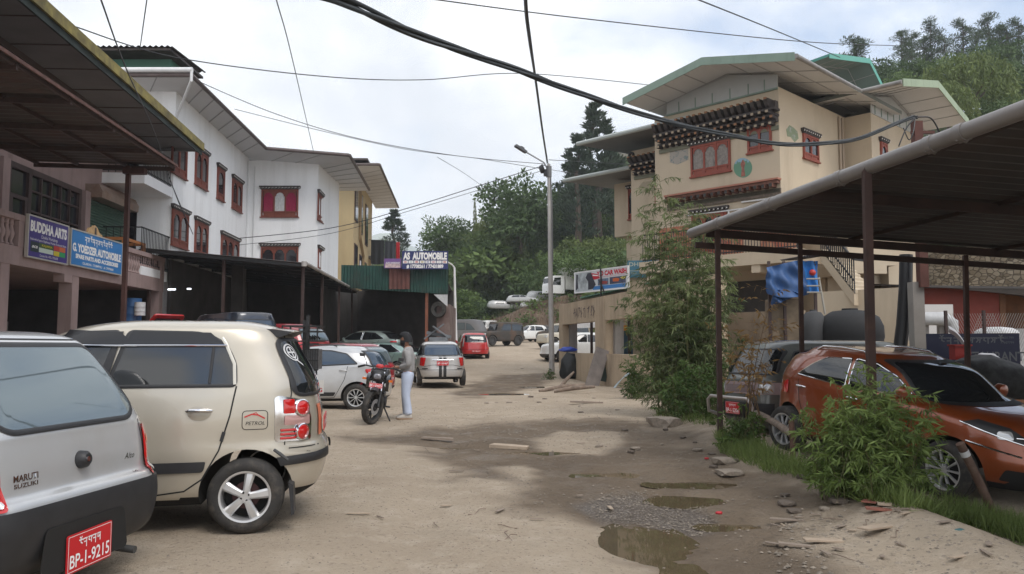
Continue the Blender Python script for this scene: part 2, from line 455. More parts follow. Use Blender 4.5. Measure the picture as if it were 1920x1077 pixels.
def make_car(name,label,cat,loc,rz,S,group=None):
    root=thing(name,label,cat,loc,rz,group)
    rows=S['rows']; vs,fs=body_mesh(rows,S.get('nf',3.8),S.get('nr',5.2),S.get('nseg',72),S.get('sub',4))
    wb=S['wb']; r=S.get('r',.28); W=max(q[4] for q in rows); pm=S['paint']; zo=S.get('zoff',0)
    me=bpy.data.meshes.new('body'); me.from_pydata(vs,[],fs)
    if S.get('arch',1):
        mb=MB(); Mx=Matrix.Rotation(-math.pi/2,4,'X'); ar=S.get('ar',r*1.16)
        for x in (0,wb): mb.lathe([(ar,-1.4),(ar,1.4)],36,1,Matrix.Translation((x,0,r+zo+.01))@Mx)
        cut=mb.mesh('cut'); me.materials.append(pm); me.materials.append(M_WELL); cut.materials.append(pm); cut.materials.append(M_WELL)
        me=apply_boolean(me,cut)
        me.materials.clear()
        for p in me.polygons:
            c=p.center
            p.material_index=1 if (p.normal.z<-.6 and c.z<.45) or (abs(p.normal.y)<.3 and any(abs(math.hypot(c.x-x,c.z-r-zo-.01)-ar)<ar*.05 for x in (0,wb))) else 0
    body=finish(me,'body',[pm,M_WELL],root,S.get('smooth',32))
    sk=Skin(vs,fs,root); sk.vs=vs; sk.fs=fs; sk.body=body
    ax=S.get('sides','LR')
    G=S.get('glass',M_GLASS)
    for a in ax:
        for w_ in S.get('win',[]):
            o=sk.patch(rpoly(w_,S.get('wr',.035)),a,'window',G,.007)
            if S.get('seal',1): sk.line(rpoly(w_,S.get('wr',.035)),S.get('sealw',.028),a,'window_seal',S.get('sealm',M_BLACK),.006,.006,True,o)
        for l in S.get('seams',[]): sk.line(l,.011,a,'door_gap',M_SEAM,.0025)
        for (x,z) in S.get('handles',[]):
            P,n=sk.hit(x,z,a); sg=1 if a=='L' else -1
            mb=MB().tube([P+n*.004+Vector((-.085,0,0)),P+n*.03+Vector((-.055,0,.004)),P+n*.032+Vector((.055,0,.004)),P+n*.004+Vector((.085,0,0))],[.012,.015,.015,.012],8)
            mb.build('door_handle',S.get('handlem',pm),root,60)
        for p_ in S.get('mould',[]): sk.patch(rpoly(p_,.03),a,'side_moulding',S.get('mouldm',M_BLACK),.012,3)
    for w_ in S.get('rearwin',[]):
        o=sk.patch(rpoly(w_,S.get('wr2',.07)),'B','rear_window',S.get('rglass',G),.007,12)
        sk.line(rpoly(w_,S.get('wr2',.07)),.03,'B','window_seal',M_BLACK,.006,.006,True,o)
    for w_ in S.get('frontwin',[]):
        o=sk.patch(rpoly(w_,.08),'F','windscreen',S.get('fglass',G),.007,12)
        sk.line(rpoly(w_,.08),.03,'F','window_seal',M_BLACK,.006,.006,True,o)
    for (d,poly,m_,nm) in S.get('lamps',[]):
        for sg in (1,-1):
            dd=(d[0],d[1]*sg); pp=[(u*sg,z) for u,z in poly]
            sk.patch(rpoly(pp,.03),dd,nm,m_,.012,6,.03,dome=.01)
    for (cond,t,nm,m_) in S.get('shells',[]): sk.shell(vs,fs,cond,t,nm,m_)
    if S.get('wheels',1): add_wheels(root,wb,S.get('track',W-.1),r,S.get('tw',.165),S.get('rim',r*.63),S.get('rs','plain5'),zo,steer=S.get('steer',0))
    if S.get('mirrors',1):
        for sg in (1,-1):
            x,z=S.get('mirror',(wb-.62,.98))
            P,n=sk.hit(x,z,'L' if sg>0 else 'R')
            c=P+Vector((0,sg*.11,.03))
            mb=MB().tube([c+Vector((.05,0,0)),c+Vector((.035,0,0)),c+Vector((-.03,0,0)),c+Vector((-.045,0,0))],[.03,.075,.085,.078],12)
            mb.beam(P+Vector((0,-sg*.02,0)),c+Vector((0,0,-.03)),.05,.04)
            mb.build('wing_mirror',S.get('mirrorm',pm),root,50)
    return root,sk
def hatch_rows(wb,fo,ro,W,H,belt=.93,hood=.8,wst=None,rake=.12,gc=.19,rf=.75,roofw=.74,cowl=.72):
    """two-box car: bonnet at the front, steep tail"""
    xF=wb+fo; xR=-ro; xc=xF-cowl-.25
    return [(xF-.14,gc,xR+.14,gc+.04,W*.88),(xF-.03,gc+.1,xR+.03,gc+.13,W*.965),(xF,.45,xR,.48,W*.995),(xF-.03,.57,xR+.01,.6,W),
     (xF-.09,hood-.12,xR+.03,belt-.22,W*.995),(xF-.2,hood-.02,xR+.05,belt-.09,W*.985),(xF-.5,hood+.07,xR+.07,belt-.02,W*.97),(xc,belt+.02,xR+.10,belt+.04,W*.945),
     (xc-.18,belt+.14,xR+.10+rake*.3,belt+.16,W*.90),(xc-.42,lerp(belt,H,.62),xR+.1+rake,lerp(belt,H,.64),W*.81),
     (xc-rf+.05,H-.10,xR+.14+rake*2,H-.11,W*roofw),(xc-rf-.15,H-.035,xR+.26+rake*2,H-.035,W*(roofw-.12)),(xc-rf-.55,H-.005,xR+.6+rake*2,H-.008,W*.38),(xc-rf-.8,H,xR+.95+rake*2,H,W*.05)]
def sedan_rows(wb,fo,ro,W,H,belt=.93,hood=.8,gc=.18,deck=.98,roofw=.74):
    xF=wb+fo; xR=-ro; xc=xF-1.0
    return [(xF-.14,gc,xR+.14,gc+.06,W*.88),(xF-.03,gc+.1,xR+.03,gc+.15,W*.965),(xF,.45,xR,.5,W*.995),(xF-.03,.57,xR+.01,.62,W),
     (xF-.09,hood-.12,xR+.03,deck-.22,W*.995),(xF-.2,hood-.02,xR+.05,deck-.06,W*.985),(xF-.5,hood+.07,xR+.11,deck,W*.965),(xc,belt+.02,xR+.48,deck+.02,W*.94),
     (xc-.18,belt+.14,xR+.60,belt+.15,W*.89),(xc-.44,lerp(belt,H,.62),xR+.8,lerp(belt,H,.62),W*.80),
     (xc-.74,H-.10,xR+1.08,H-.10,W*roofw),(xc-.94,H-.03,xR+1.28,H-.035,W*(roofw-.12)),(xc-1.2,H-.003,xR+1.55,H-.005,W*.38),(xc-1.35,H,xR+1.75,H,W*.05)]
def van_rows(wb,fo,ro,W,H,belt=.98,gc=.2,slope=.32,roofw=.84):
    xF=wb+fo; xR=-ro
    return [(xF-.1,gc,xR+.08,gc,W*.93),(xF-.02,gc+.12,xR+.02,gc+.12,W*.98),(xF,.5,xR,.5,W),(xF-.02,.7,xR,.75,W),(xF-.05,belt-.08,xR+.01,belt-.05,W*.995),
     (xF-.10,belt+.02,xR+.02,belt+.03,W*.98),(xF-.10-slope*.45,lerp(belt,H,.45),xR+.04,lerp(belt,H,.45),W*.935),(xF-.10-slope*.9,H-.12,xR+.09,H-.12,W*roofw),(xF-.22-slope,H-.04,xR+.18,H-.04,W*(roofw-.06)),(xF-.5-slope,H-.005,xR+.5,H-.008,W*.5),(xF-.9-slope,H,xR+.9,H,W*.05)]
# ---------- the cars
def rz_of(h): return math.atan2(h[1], h[0])
P_SILVER = paint('silver_paint', (.50,.505,.51), .35, .34)
P_BEIGE = paint('champagne_paint', (.51,.465,.385), .45, .33)
P_COPPER = paint('copper_orange_paint', (.27,.056,.012), .35, .3, damt=.08)
P_GREYGREEN = paint('faded_grey_green_paint', (.10,.11,.10), .1, .45)
P_RED = paint('bright_red_paint', (.5,.016,.02), .05, .35)
P_MAROON = paint('dark_red_paint', (.26,.012,.022), .15, .3)
P_WHITE = paint('white_paint', (.72,.72,.7), 0, .4)
P_TEAL = paint('pale_teal_paint', (.26,.37,.34), .4, .33)
P_GREYT = paint('pale_grey_green_paint', (.36,.43,.41), .4, .33)
P_DZIRE = paint('grey_silver_paint', (.50,.485,.465), .3, .36)
P_BLUEB = paint('blue_black_paint', (.02,.026,.04), .2, .3)
P_PRIMER = paint('grey_primer', (.15,.15,.155), 0, .8, coat=0)
P_WRECK = paint('rusted_dark_paint', (.05,.045,.04), 0, .8, dirt=(.2,.1,.05), damt=.6, coat=0)
P_CREAM = paint('dusty_cream_paint', (.5,.46,.37), 0, .6, coat=.2)
GRID = None
# ---- silver hatchback, rear towards the lens
h = (-.991,.13)
rows = [(2.78,.2,-.46,.2,.64),(2.86,.3,-.58,.28,.71),(2.88,.43,-.62,.42,.73),(2.86,.53,-.62,.52,.735),(2.8,.62,-.60,.585,.735),(2.7,.68,-.558,.62,.733),(2.6,.74,-.545,.74,.73),(2.1,.84,-.522,.86,.72),(1.85,.93,-.50,.935,.70),(1.6,1.12,-.40,1.10,.635),(1.35,1.30,-.27,1.28,.58),(1.15,1.40,-.17,1.395,.52),(.95,1.445,-.02,1.443,.42),(.7,1.46,.25,1.458,.25),(.45,1.463,.43,1.463,.03)]
alto,sk = make_car('parked_car','silver small hatchback with black rear bumper and red plate BP-1-9215','car',(-2.935,4.57,.04),rz_of(h),
  dict(rows=rows,wb=2.36,paint=P_SILVER,r=.262,rs='steel',nseg=120,sub=6,nr=13,track=.6,rglass=M_GLASSL,
   win=[[(.2,.98),(.3,1.33),(.86,1.38),(.92,.95)],[(.98,.95),(.93,1.38),(1.2,1.36),(1.75,.95)]],seams=[[(.2,.95),(.32,.55),(.5,.3),(.95,.28),(.95,.95)]],handles=[(.35,.84)],
   rearwin=[[(-.60,1.02,.1),(-.50,.925,.1),(.50,.925,.1),(.60,1.02,.1),(.47,1.365),(-.47,1.365)]],mirror=(1.62,.96),mirrorm=M_BLACK,
   shells=[(lambda c: c.x<-.32 and .2<c.z<.555,.026,'rear_bumper',M_BLACK)]))
for sg in (1,-1):
    p=[(.595,.565),(.695,.565),(.705,.72),(.69,.85),(.65,.885),(.60,.87),(.59,.72)]
    o=sk.patch(rpoly([(y*sg,z) for y,z in p],.02),'B','tail_lamp',M_RED,.014,10,.02,dome=.01)
    sk.patch(rpoly([(sg*.61,.745),(sg*.68,.745),(sg*.68,.81),(sg*.61,.81)],.03),'B','indicator_lens',M_ORANGE,.022,5,.02,o,.006)
    sk.patch(rpoly([(sg*.61,.58),(sg*.68,.58),(sg*.67,.67),(sg*.62,.67)],.015),'B','reversing_lens',M_CLEAR,.022,5,.02,o,.006)
sk.line([(-.615,.60),(-.60,.72),(-.585,.9),(-.63,1.02),(-.50,1.40),(.50,1.40),(.63,1.02),(.585,.9),(.60,.72),(.615,.60)],.008,'B','hatch_gap',M_SEAM,.002)
P,n=sk.hit(0,.735,'B'); mb=MB(); Mn=Matrix.Translation(P)@Vector((0,0,1)).rotation_difference(n).to_matrix().to_4x4()
mb.lathe([(.001,0),(.05,0),(.045,.035),(.03,.05),(.001,.05)],20,0,Mn); mb.lathe([(.001,.05),(.014,.05),(.014,.056),(.001,.056)],12,1,Mn@Matrix.Translation((0,.008,0)))
mb.build('boot_lock',[M_BLACK,M_CHROME],alto,40)
def badge(sk,root,s,y,z,size,width,m,ax='B',bold=.02,slant=0,name='badge',depth=.004,sx=1):
    P,n=sk.hit(y,z,ax); up=Vector((0,0,1)); ux=up.cross(n).normalized(); uy=n.cross(ux)
    return text(name,s,size,P,ux,uy,m,root,width=width,bold=bold,depth=depth,slant=slant)
badge(sk,alto,'MARUTI',.42,.705,.045,.17,M_CHROME); badge(sk,alto,'SUZUKI',.42,.668,.03,.165,M_CHROME)
badge(sk,alto,'Alto',-.44,.70,.05,.1,M_CHROME,slant=.4,bold=.0); badge(sk,alto,'LXi',-.465,.60,.025,.045,M_CHROME,bold=.0)
# recess of the plate in the bumper and the plate itself
mb=MB().prism(rpoly([(-.30,.2),(.42,.2),(.38,.44),(-.26,.44)],.04),(-.651,.13,.0),(0,-1,0),(0,0,1),(-.004,0,0)); mb.build('plate_recess',M_WELL,alto)
plate(alto,sk,(-.662,.065,.28),(0,-1,.03),(0,0,1),.37,.2,'BP-1-9215',4)
mb=MB().tube([(-.3,-.34,.2),(-.55,-.36,.17),(-.66,-.36,.16)],.022,10); mb.build('exhaust_pipe',M_RIMD,alto,40)
mb=MB().beam((-.6,-.61,.6),(-.6,.61,.6),.05,.012); 
# ---- champagne hatchback
h=(-.9816,-.191)
rows=[(2.93,.19,-.38,.21,.66),(3.02,.29,-.49,.29,.73),(3.06,.44,-.545,.43,.755),(3.05,.53,-.56,.54,.76),(2.98,.62,-.535,.60,.76),(2.86,.74,-.505,.66,.757),(2.5,.85,-.50,.82,.75),(2.12,.96,-.47,.97,.735),(1.97,1.07,-.45,1.08,.712),(1.72,1.28,-.335,1.28,.675),(1.45,1.43,-.255,1.42,.64),(1.25,1.50,-.17,1.495,.60),(1.0,1.54,-.02,1.535,.50),(.8,1.55,.1,1.55,.3),(.5,1.555,.4,1.555,.05)]
SW=[[(.96,1.065),(.842,1.455),(.33,1.445,.2),(.17,1.37,.12),(.10,1.22),(.09,1.065)],[(1.03,1.065),(.905,1.455),(1.25,1.44),(1.5,1.34),(1.86,1.08)]]
santro,sk=make_car('parked_car','champagne beige hatchback side on with PETROL sticker behind silver hatchback','car',(-2.07,6.60,.05),rz_of(h),
  dict(rows=rows,wb=2.38,paint=P_BEIGE,r=.268,ar=.325,rs='red5',rim=.178,nseg=120,sub=6,nr=4.2,track=.665,win=SW,handlem=M_CHROME,handles=[(.33,.885)],
   seams=[[(.083,1.06),(.12,.85),(.19,.6),(.3,.4),(.42,.318),(.62,.295),(.95,.29),(.985,.5),(.985,1.06)],[(.985,.5),(1.0,.3),(1.9,.29),(1.98,.6),(1.95,1.02)]],
   mould=[[(.275,.525,.01),(.29,.45),(.96,.45,.01),(.96,.525,.01)],[(1.0,.525,.01),(1.0,.45,.01),(1.93,.45),(1.93,.525)]],
   rearwin=[[(-.59,.985,.06),(.59,.985,.06),(.52,1.40,.06),(-.52,1.40,.06)]],mirror=(1.7,1.05)))
for (x0,x1,z) in ((.30,.865,1.352),(.915,1.32,1.35)):
    sk.patch([(x0-.12,1.36),(x0-.02,1.445),(x1-.05,1.455),(x1,1.36)],'L','window_visor',mat('smoked_visor',(.02,.02,.022),.25),.022,5)
    sk.line([(x0-.14,z),(x1,z)],.012,'L','chrome_strip',M_CHROME,.026,.004)
sk.patch([(.88,1.07),(.835,1.07+.0),(.875,1.39),(.915,1.39)],'L','door_pillar',M_BLACK,.012,4) if False else None
sk.patch([(.965,1.07),(.90,1.38),(.88,1.455),(.905,1.455),(.945,1.34),(1.02,1.07)],'L','door_pillar',M_BLACK,.011,6)
sk.line([(.27,1.08),(.25,1.41)],.02,'L','quarter_light_bar',M_BLACK,.014,.004)
sk.line([(.095,1.07),(.105,1.22),(.17,1.365),(.2,1.41)],.022,'L','chrome_window_trim',mat('beige_trim',(.6,.57,.5),.3,.4),.016,.004)
sk.line(rpoly([(.035,.745),(-.14,.745),(-.14,.88),(.035,.88)],.03),.005,'L','fuel_flap_gap',M_SEAM,.003,0,True)
badge(sk,santro,'PETROL',-.055,.79,.036,.135,M_BLKTXT,'L',bold=.0,slant=.25,name='sticker_word')
sk.line([(.02,.835),(-.03,.855),(-.075,.848),(-.12,.822)],.010,'L','sticker_car_outline',mat('sticker_red',(.5,.03,.03),.5),.004)
sk.line([(-.03,.855),(-.06,.866),(-.075,.848)],.006,'L','sticker_car_roof',mat('sticker_red',(.5,.03,.03),.5),.004)
P,n=sk.hit(.165,.70,'L'); MB().box((-.012,-.004,-.035),(.012,.012,.035),0,Matrix.Translation(P)@Matrix.Rotation(-.25,4,'Y')).build('door_guard',M_BLACK,santro)
P,n=sk.hit(.33,.87,'L'); Mn=Matrix.Translation(P)@Vector((0,0,1)).rotation_difference(n).to_matrix().to_4x4()
MB().lathe([(.001,.002),(.05,.002),(.053,.006),(.05,.007),(.001,.006)],20,0,Mn@Matrix.Scale(1.5,4,(1,0,0))).build('handle_cup',paint('champagne_shade',(.4,.36,.29),.4,.4),santro,50)
uu=lambda x,y:.7071*(x+y)
for sg in (1,-1):
    d=(.7071,-.7071*sg); a=uu(-.26,.735)*sg; b=uu(-.515,.56)*sg; k=(b-a)
    o=sk.patch(rpoly([(a,.645),(b,.645),(b+.0*k,.80),(b-.12*k,.935),(a+.1*k,.985),(a-.02*k,.97)],.03),d,'tail_lamp',M_CHROME,.006,10,.02)
    q=lambda u0,u1,z0,z1,mm,nm,off,r_=.012: sk.patch(rpoly([(a+k*u0,z0),(a+k*u1,z0),(a+k*u1,z1),(a+k*u0,z1)],r_),d,nm,mm,off,6,.02,o,.006)
    q(.18,.46,.85,.955,M_RED,'stop_lens',.012); q(.2,.9,.765,.835,mat('pink_lens',(.5,.3,.28),.2,.2),'reversing_lens',.012)
    for zz in (.66,.69,.72): q(.12,.5,zz,zz+.018,M_RED,'lens_bar',.012,.004)
    for zc in (.888,.712):
        c=Vector(sk.hit(a+k*.66,zc,d)[0]); n=sk.hit(a+k*.66,zc,d)[1]; Mn=Matrix.Translation(c+n*.006)@Vector((0,0,1)).rotation_difference(n).to_matrix().to_4x4()
        mb=MB(); mb.lathe([(.001,.0),(.064,.0),(.064,.016),(.056,.02),(.053,.012),(.001,.012)],28,1,Mn); mb.lathe([(.001,.013),(.052,.013),(.04,.02),(.001,.024)],24,0,Mn); mb.build('round_lens',[M_RED,M_CHROME],o,40)
# bumper strip, hatch gap, spoiler, mudflap, painted orange reflection
for sg in (1,-1):
    d=(.7071,-.7071*sg); sk.patch(rpoly([(uu(-.29,.76)*sg,.535),(uu(-.29,.76)*sg-.03*sg,.47),(uu(-.60,.3)*sg,.50),(uu(-.60,.3)*sg,.565)],.01),d,'bumper_strip',M_BLACK,.014,4,.03,None,.008)
    sk.line([(.46*sg,1.44),(.60*sg,1.38),(.66*sg,1.2),(.70*sg,.98)],.008,(.9,-.436*sg),'hatch_gap',M_SEAM,.003) if False else None
sk.line([(-.22,1.43),(-.255,1.25),(-.30,1.0),(-.27,.8),(-.26,.62)],.008,'L','hatch_gap',M_SEAM,.003)
sk.line([(-.29,.595),(-.6,.6)],.008,'L','bumper_gap',M_SEAM,.003)
mb=MB(); sp=[(.0,1.512),(-.14,1.502),(-.30,1.482),(-.325,1.47),(-.31,1.46),(-.2,1.44),(-.1,1.45)]
vs=[];
for i in range(13):
    t=i/12*2-1; y=.5*t; c=.06*abs(t)**3; vs+=[(x+ (c if x<-.3 else 0), y, z-.02*abs(t)**3) for x,z in sp]
m_=len(sp); fs=[(i*m_+j,i*m_+(j+1)%m_,(i+1)*m_+(j+1)%m_,(i+1)*m_+j) for i in range(12) for j in range(m_)]+[tuple(range(m_)),tuple(range(12*m_+m_-1,12*m_-1,-1))]
mb.add(vs,fs); mb.mi=[1 if (k%m_ in (3,4,5)) else 0 for k in range(12*m_)]+[1,1]; mb.build('roof_spoiler',[P_BEIGE,M_BLACK],santro,40)
MB().prism([(-.30,.36),(-.335,.34),(-.345,.13),(-.325,.12)],(0,.56,0),(1,0,0),(0,0,1),(0,.17,0)).build('mud_flap',M_BLACK,santro)
sk.patch([(.2,.66),(.36,.66),(.36,.9),(.2,.9)],'B','painted_orange_reflection',mat('painted_orange_reflection',(.65,.17,.08),.35),.008,4)  # orange patch paints a reflection onto the hatch
MB().tube([(-.2,.765,.60),(-.25,.80,.57),(-.3,.80,.53)],[.012,.014,.01],8).build('tow_clip',M_RIMD,santro)
sk.patch(rpoly([(-.46,1.36),(-.3,1.36),(-.28,1.22),(-.44,1.22)],.03),'B','window_decal',mat('silver_decal',(.5,.5,.5),.4),.010,4) if False else None
for (y,z,r_) in ((.45,1.30,.062),(.45,1.30,.042)):
    sk.line([(y+r_*math.cos(R(k*20)),z+r_*math.sin(R(k*20))) for k in range(18)],.010,'B','window_decal',mat('silver_decal',(.6,.6,.6),.4),.011,0,True)
sk.line([(.41,1.30),(.49,1.30)],.012,'B','window_decal',mat('silver_decal',(.6,.6,.6),.4),.011); sk.line([(.45,1.34),(.45,1.25),(.38,1.2)],.014,'B','window_decal',mat('silver_decal',(.6,.6,.6),.4),.011)
plate(santro,sk,(-.525,0,.74),(0,-1,0),(0,0,1),.5,.12,'BP-1-B4478')
# ---- copper hatchback under the right canopy
h=(.37,-.929)
BAL=dict(rows=hatch_rows(2.52,.83,.645,.8725,1.49,belt=.985,hood=.86,rake=.2,rf=.85),wb=2.52,paint=P_COPPER,r=.312,ar=.36,rs='fan',rim=.21,tw=.19,nseg=96,sub=5,nf=2.9,nr=3,track=.765,
  win=[[(.16,1.085,.02),(.42,1.265,.1),(.62,1.345),(1.02,1.37),(1.06,1.03)],[(1.12,1.03),(1.08,1.375),(1.40,1.34),(1.70,1.22),(1.97,1.02)]],sealm=M_CHROME,sealw=.016,handlem=M_CHROME,handles=[(.28,.93),(1.22,.9)],
  seams=[[(.2,1.02),(.25,.75),(.42,.45),(.5,.3),(1.07,.28),(1.08,1.0)],[(1.09,.3),(2.0,.29),(2.05,.7),(2.02,.98)]],frontwin=[[(-.66,.99),(.66,.99),(.56,1.38),(-.56,1.38)]],mirror=(1.93,1.03))
uf=lambda x,y:-.7071*(x-y)
bal,sk=make_car('parked_car','copper orange hatchback under the corrugated canopy on the right','car',(4.50,11.42,-.035),rz_of(h),BAL)
bal.rotation_euler.y=R(4.6)
for sg in (1,-1):
    d=(-.7071,-.7071*sg)            # from the front corner; perpendicular (-d.y,d.x)
    U=lambda x,y:(.7071*sg*x-.7071*y)
    p=[(U(2.72,.84*sg),.845),(U(2.98,.80*sg),.775),(U(3.16,.62*sg),.70),(U(3.24,.48*sg),.655),(U(3.26,.44*sg),.69),(U(3.1,.6*sg),.83),(U(2.9,.78*sg),.885)]
    o=sk.patch(p,d,'headlamp',M_BLACK,.006,8,.03); 
    sk.line([(U(2.72,.84*sg),.848),(U(2.98,.80*sg),.778),(U(3.16,.62*sg),.703),(U(3.25,.46*sg),.658)],.016,d,'chrome_edge',M_CHROME,.012,.004,False,o)
    um=U(3.10,.68*sg); sk.patch(rpoly([(um-.09,.715),(um+.06,.715),(um+.06,.79),(um-.07,.80)],.03),d,'lens',M_CLEAR,.012,6,.02,o,.004)
    sk.line([(U(2.8,.85*sg),.66),(U(3.2,.56*sg),.555)],.018,d,'chrome_strip',M_CHROME,.008,.006)
    sk.patch(rpoly([(U(3.08,.72*sg),.30),(U(3.3,.3*sg),.28),(U(3.3,.3*sg),.40),(U(3.12,.68*sg),.42)],.03),d,'fog_lamp_recess',M_WELL,.008,5,.03)
    mb=MB().tube([sk.hit(x,.56*sg,'T')[0]+Vector((0,0,e)) for x,e in ((.3,.0),(.4,.035),(.75,.04),(1.1,.035),(1.2,.0))],.016,8); mb.build('roof_rail',M_CHROME,bal,50)
sk.patch([(-.5,.62),(.5,.62),(.42,.74),(-.42,.74)],'F','grille',M_BLACK,.008,5); sk.line([(-.52,.745),(0,.72),(.52,.745)],.022,'F','chrome_strip',M_CHROME,.012,.006)
sk.patch([(-.6,.24),(.6,.24),(.5,.42),(-.5,.42)],'F','lower_grille',M_WELL,.008,5)
for sg in (1,-1): sk.patch(rpoly([(sg*(.4),.80),(sg*.58,.80),(sg*.58,.99),(sg*.4,.93)],.03),(.8,-.6*sg),'tail_lamp',M_RED,.012,6,.03,None,.01)
# ---- grey-green microvan
h=(-.93,-.37)
VANR=van_rows(1.84,.62,.75,.70,1.62,belt=1.02,gc=.2,slope=.30,roofw=.80)
omni,sk=make_car('parked_van','old grey-green microvan with pinkish grille and tubular bull bar','van',(6.02,14.2,-.11),rz_of(h),
  dict(rows=VANR,wb=1.84,paint=P_GREYGREEN,r=.27,rs='steel',track=.6,nf=4.5,nr=5,win=[[(-.5,1.03),(-.48,1.44),(.45,1.46),(.45,1.03)],[(.55,1.03),(.55,1.46),(1.35,1.46),(1.4,1.03)],[(1.48,1.03),(1.44,1.46),(1.78,1.42),(2.05,1.05)]],
   seams=[[(.5,1.5),(.5,.3),(1.42,.3),(1.42,1.5)]],frontwin=[[(-.58,1.06),(.58,1.06),(.52,1.46),(-.52,1.46)]],mirrorm=M_BLACK,mirror=(2.0,1.08)))
M_PINK=mat('faded_pink_plastic',(.36,.27,.27),.6,var=.15)
sk.patch(rpoly([(-.64,.74),(.64,.74),(.64,.93),(-.64,.93)],.03),'F','grille_panel',M_PINK,.014,5)
sk.patch([(-.36,.765),(.36,.765),(.36,.885),(-.36,.885)],'F','grille_face',mat('pink_grille_dark',(.2,.15,.15),.7),.019,4)
for sg in (1,-1): sk.patch(rpoly([(sg*.41,.755),(sg*.59,.755),(sg*.59,.905),(sg*.41,.905)],.025),'F','headlamp',M_CLEAR,.022,6,.03,None,.015)
sk.patch([(-.6,.36),(.6,.36),(.6,.60),(-.6,.60)],'F','front_bumper',M_BLACK,.02,5)
mb=MB().tube([(2.35,-.62,.34),(2.62,-.6,.42),(2.66,-.56,.62),(2.66,-.48,.68),(2.67,.48,.68),(2.66,.56,.62),(2.62,.6,.42),(2.35,.62,.34)],.028,10); mb.build('bull_bar',mat('worn_chrome',(.5,.46,.44),.45,.6),omni,50)
plate(omni,sk,(2.67,.12,.52),(0,1,0),(0,0,1),.36,.19,'BP-1-5206',9)
# ---- silver hatchback with alloy wheels beyond the champagne one
h=(-1,.03)
i10,sk=make_car('parked_car','silver hatchback with black roof rails just behind the motorcycle','car',(-3.46,18.78,-.04),rz_of(h),
  dict(rows=hatch_rows(2.425,.7,.64,.83,1.47,belt=.97,hood=.85,rake=.2,rf=.8),wb=2.425,paint=P_SILVER,r=.3,rs='fan',track=.735,nr=3,
   win=[[(.0,1.05,.02),(.25,1.27),(.6,1.34),(.98,1.35),(1.03,1.0)],[(1.09,1.0),(1.04,1.35),(1.4,1.34),(2.0,1.0)]],handles=[(.3,.9),(1.2,.88)],glass=mat('window_glass_blue',(.05,.075,.11),.03,.3,spec=.8),
   seams=[[(.2,1.0),(.27,.7),(.42,.42),(.5,.3),(1.05,.28),(1.06,1.0)]],mould=[[(.45,.42),(.5,.34),(2.0,.34),(2.0,.42)]],rearwin=[[(-.6,1.0),(.6,1.0),(.52,1.33),(-.52,1.33)]],
   lamps=[((.7071,-.7071),[(.1,.78),(.33,.84),(.36,.93),(.1,.95)],M_RED,'tail_lamp')]))
plate(i10,sk,(-.655,0,.7),(0,-1,0),(0,0,1),.5,.12,'BP-1-C3098')
for sg in (1,-1): MB().tube([(.5,.55*sg,1.44),(.6,.54*sg,1.475),(1.3,.53*sg,1.485),(1.5,.54*sg,1.44)],.014,6).build('roof_rail',M_BLACK,i10,50)
# ---- maroon hatch
h=(-.85,.53)
mar,sk=make_car('parked_car','dark red hatchback between the silver hatchback and the man','car',(-3.95,21.6,.0),rz_of(h),
  dict(rows=hatch_rows(2.4,.7,.62,.82,1.5,belt=.95,hood=.85,rake=.16),wb=2.4,paint=P_MAROON,r=.29,rs='plain5',track=.72,
   win=[[(.05,1.02),(.22,1.33),(.95,1.38),(1.0,.98)],[(1.06,.98),(1.01,1.38),(1.4,1.36),(1.95,.98)]],rearwin=[[(-.62,.98),(.62,.98),(.54,1.38),(-.54,1.38)]],glass=mat('window_glass_blue',(.05,.075,.11),.03,.3,spec=.8),rglass=M_GLASSL,
   lamps=[((.95,-.312),[(.42,.72),(.60,.72),(.60,.97),(.46,.97)],M_RED,'tail_lamp')],shells=[(lambda c:c.x<-.3 and .2<c.z<.36,.02,'bumper_underside',M_BLACK)]))
plate(mar,sk,(-.645,0,.62),(0,-1,0),(0,0,1),.34,.17,'BP-1-8826',3)
# ---- silver saloon with racing stripe
h=(-.17,.985)
P_=(-2.43,27.55)
SED=dict(rows=sedan_rows(2.39,.78,.66,.845,1.53,belt=.96,deck=1.0),wb=2.39,paint=P_DZIRE,r=.295,rs='plain5',track=.74,nr=4,win=[[(-.02,1.04),(.3,1.36),(.95,1.40),(1.0,1.0)],[(1.06,1.0),(1.01,1.4),(1.35,1.38),(1.9,1.0)]],
   rearwin=[[(-.60,1.04),(.60,1.04),(.54,1.40),(-.54,1.40)]],rglass=mat('window_glass_blue',(.05,.075,.11),.03,.3,spec=.8),seams=[[(.05,1.02),(.3,.5),(.4,.3),(1.03,.28),(1.03,1.0)]],handles=[(.25,.92)],
   lamps=[((.95,-.312),[(.42,.68),(.62,.70),(.60,.97),(.36,.97)],M_RED,'tail_lamp')])
dz,sk=make_car('parked_car','silver saloon with two black racing stripes over its boot','car',(*P_,.06),rz_of(h),SED)
for y in (-.075,.075): sk.line([(y,.3),(y,.97)],.10,'B','racing_stripe',M_BLKTXT,.012); sk.line([(-.55,y),(-.25,y)],.10,'T','racing_stripe',M_BLKTXT,.012)
sk.line([(-.62,.665),(-.35,.72),(.35,.72),(.62,.665)],.012,'B','boot_gap',M_SEAM,.006); sk.line([(-.8,.56),(.8,.56)],.01,'B','bumper_gap',M_SEAM,.006)
sk.line([(-.36,.885),(.36,.885)],.035,'B','chrome_strip',M_CHROME,.012,.01)
for y in (-.58,.58): sk.line([(y-.09,.60),(y+.09,.60)],.03,'B','bumper_reflector',M_WELL,.01,.004)
plate(dz,sk,(-.675,0,.78),(0,-1,0),(0,0,1),.4,.15,'BP-1-B1467',5)
MB().tube([(-.4,-.45,.2),(-.64,-.46,.19)],.03,8).build('exhaust_pipe',M_RIMD,dz)
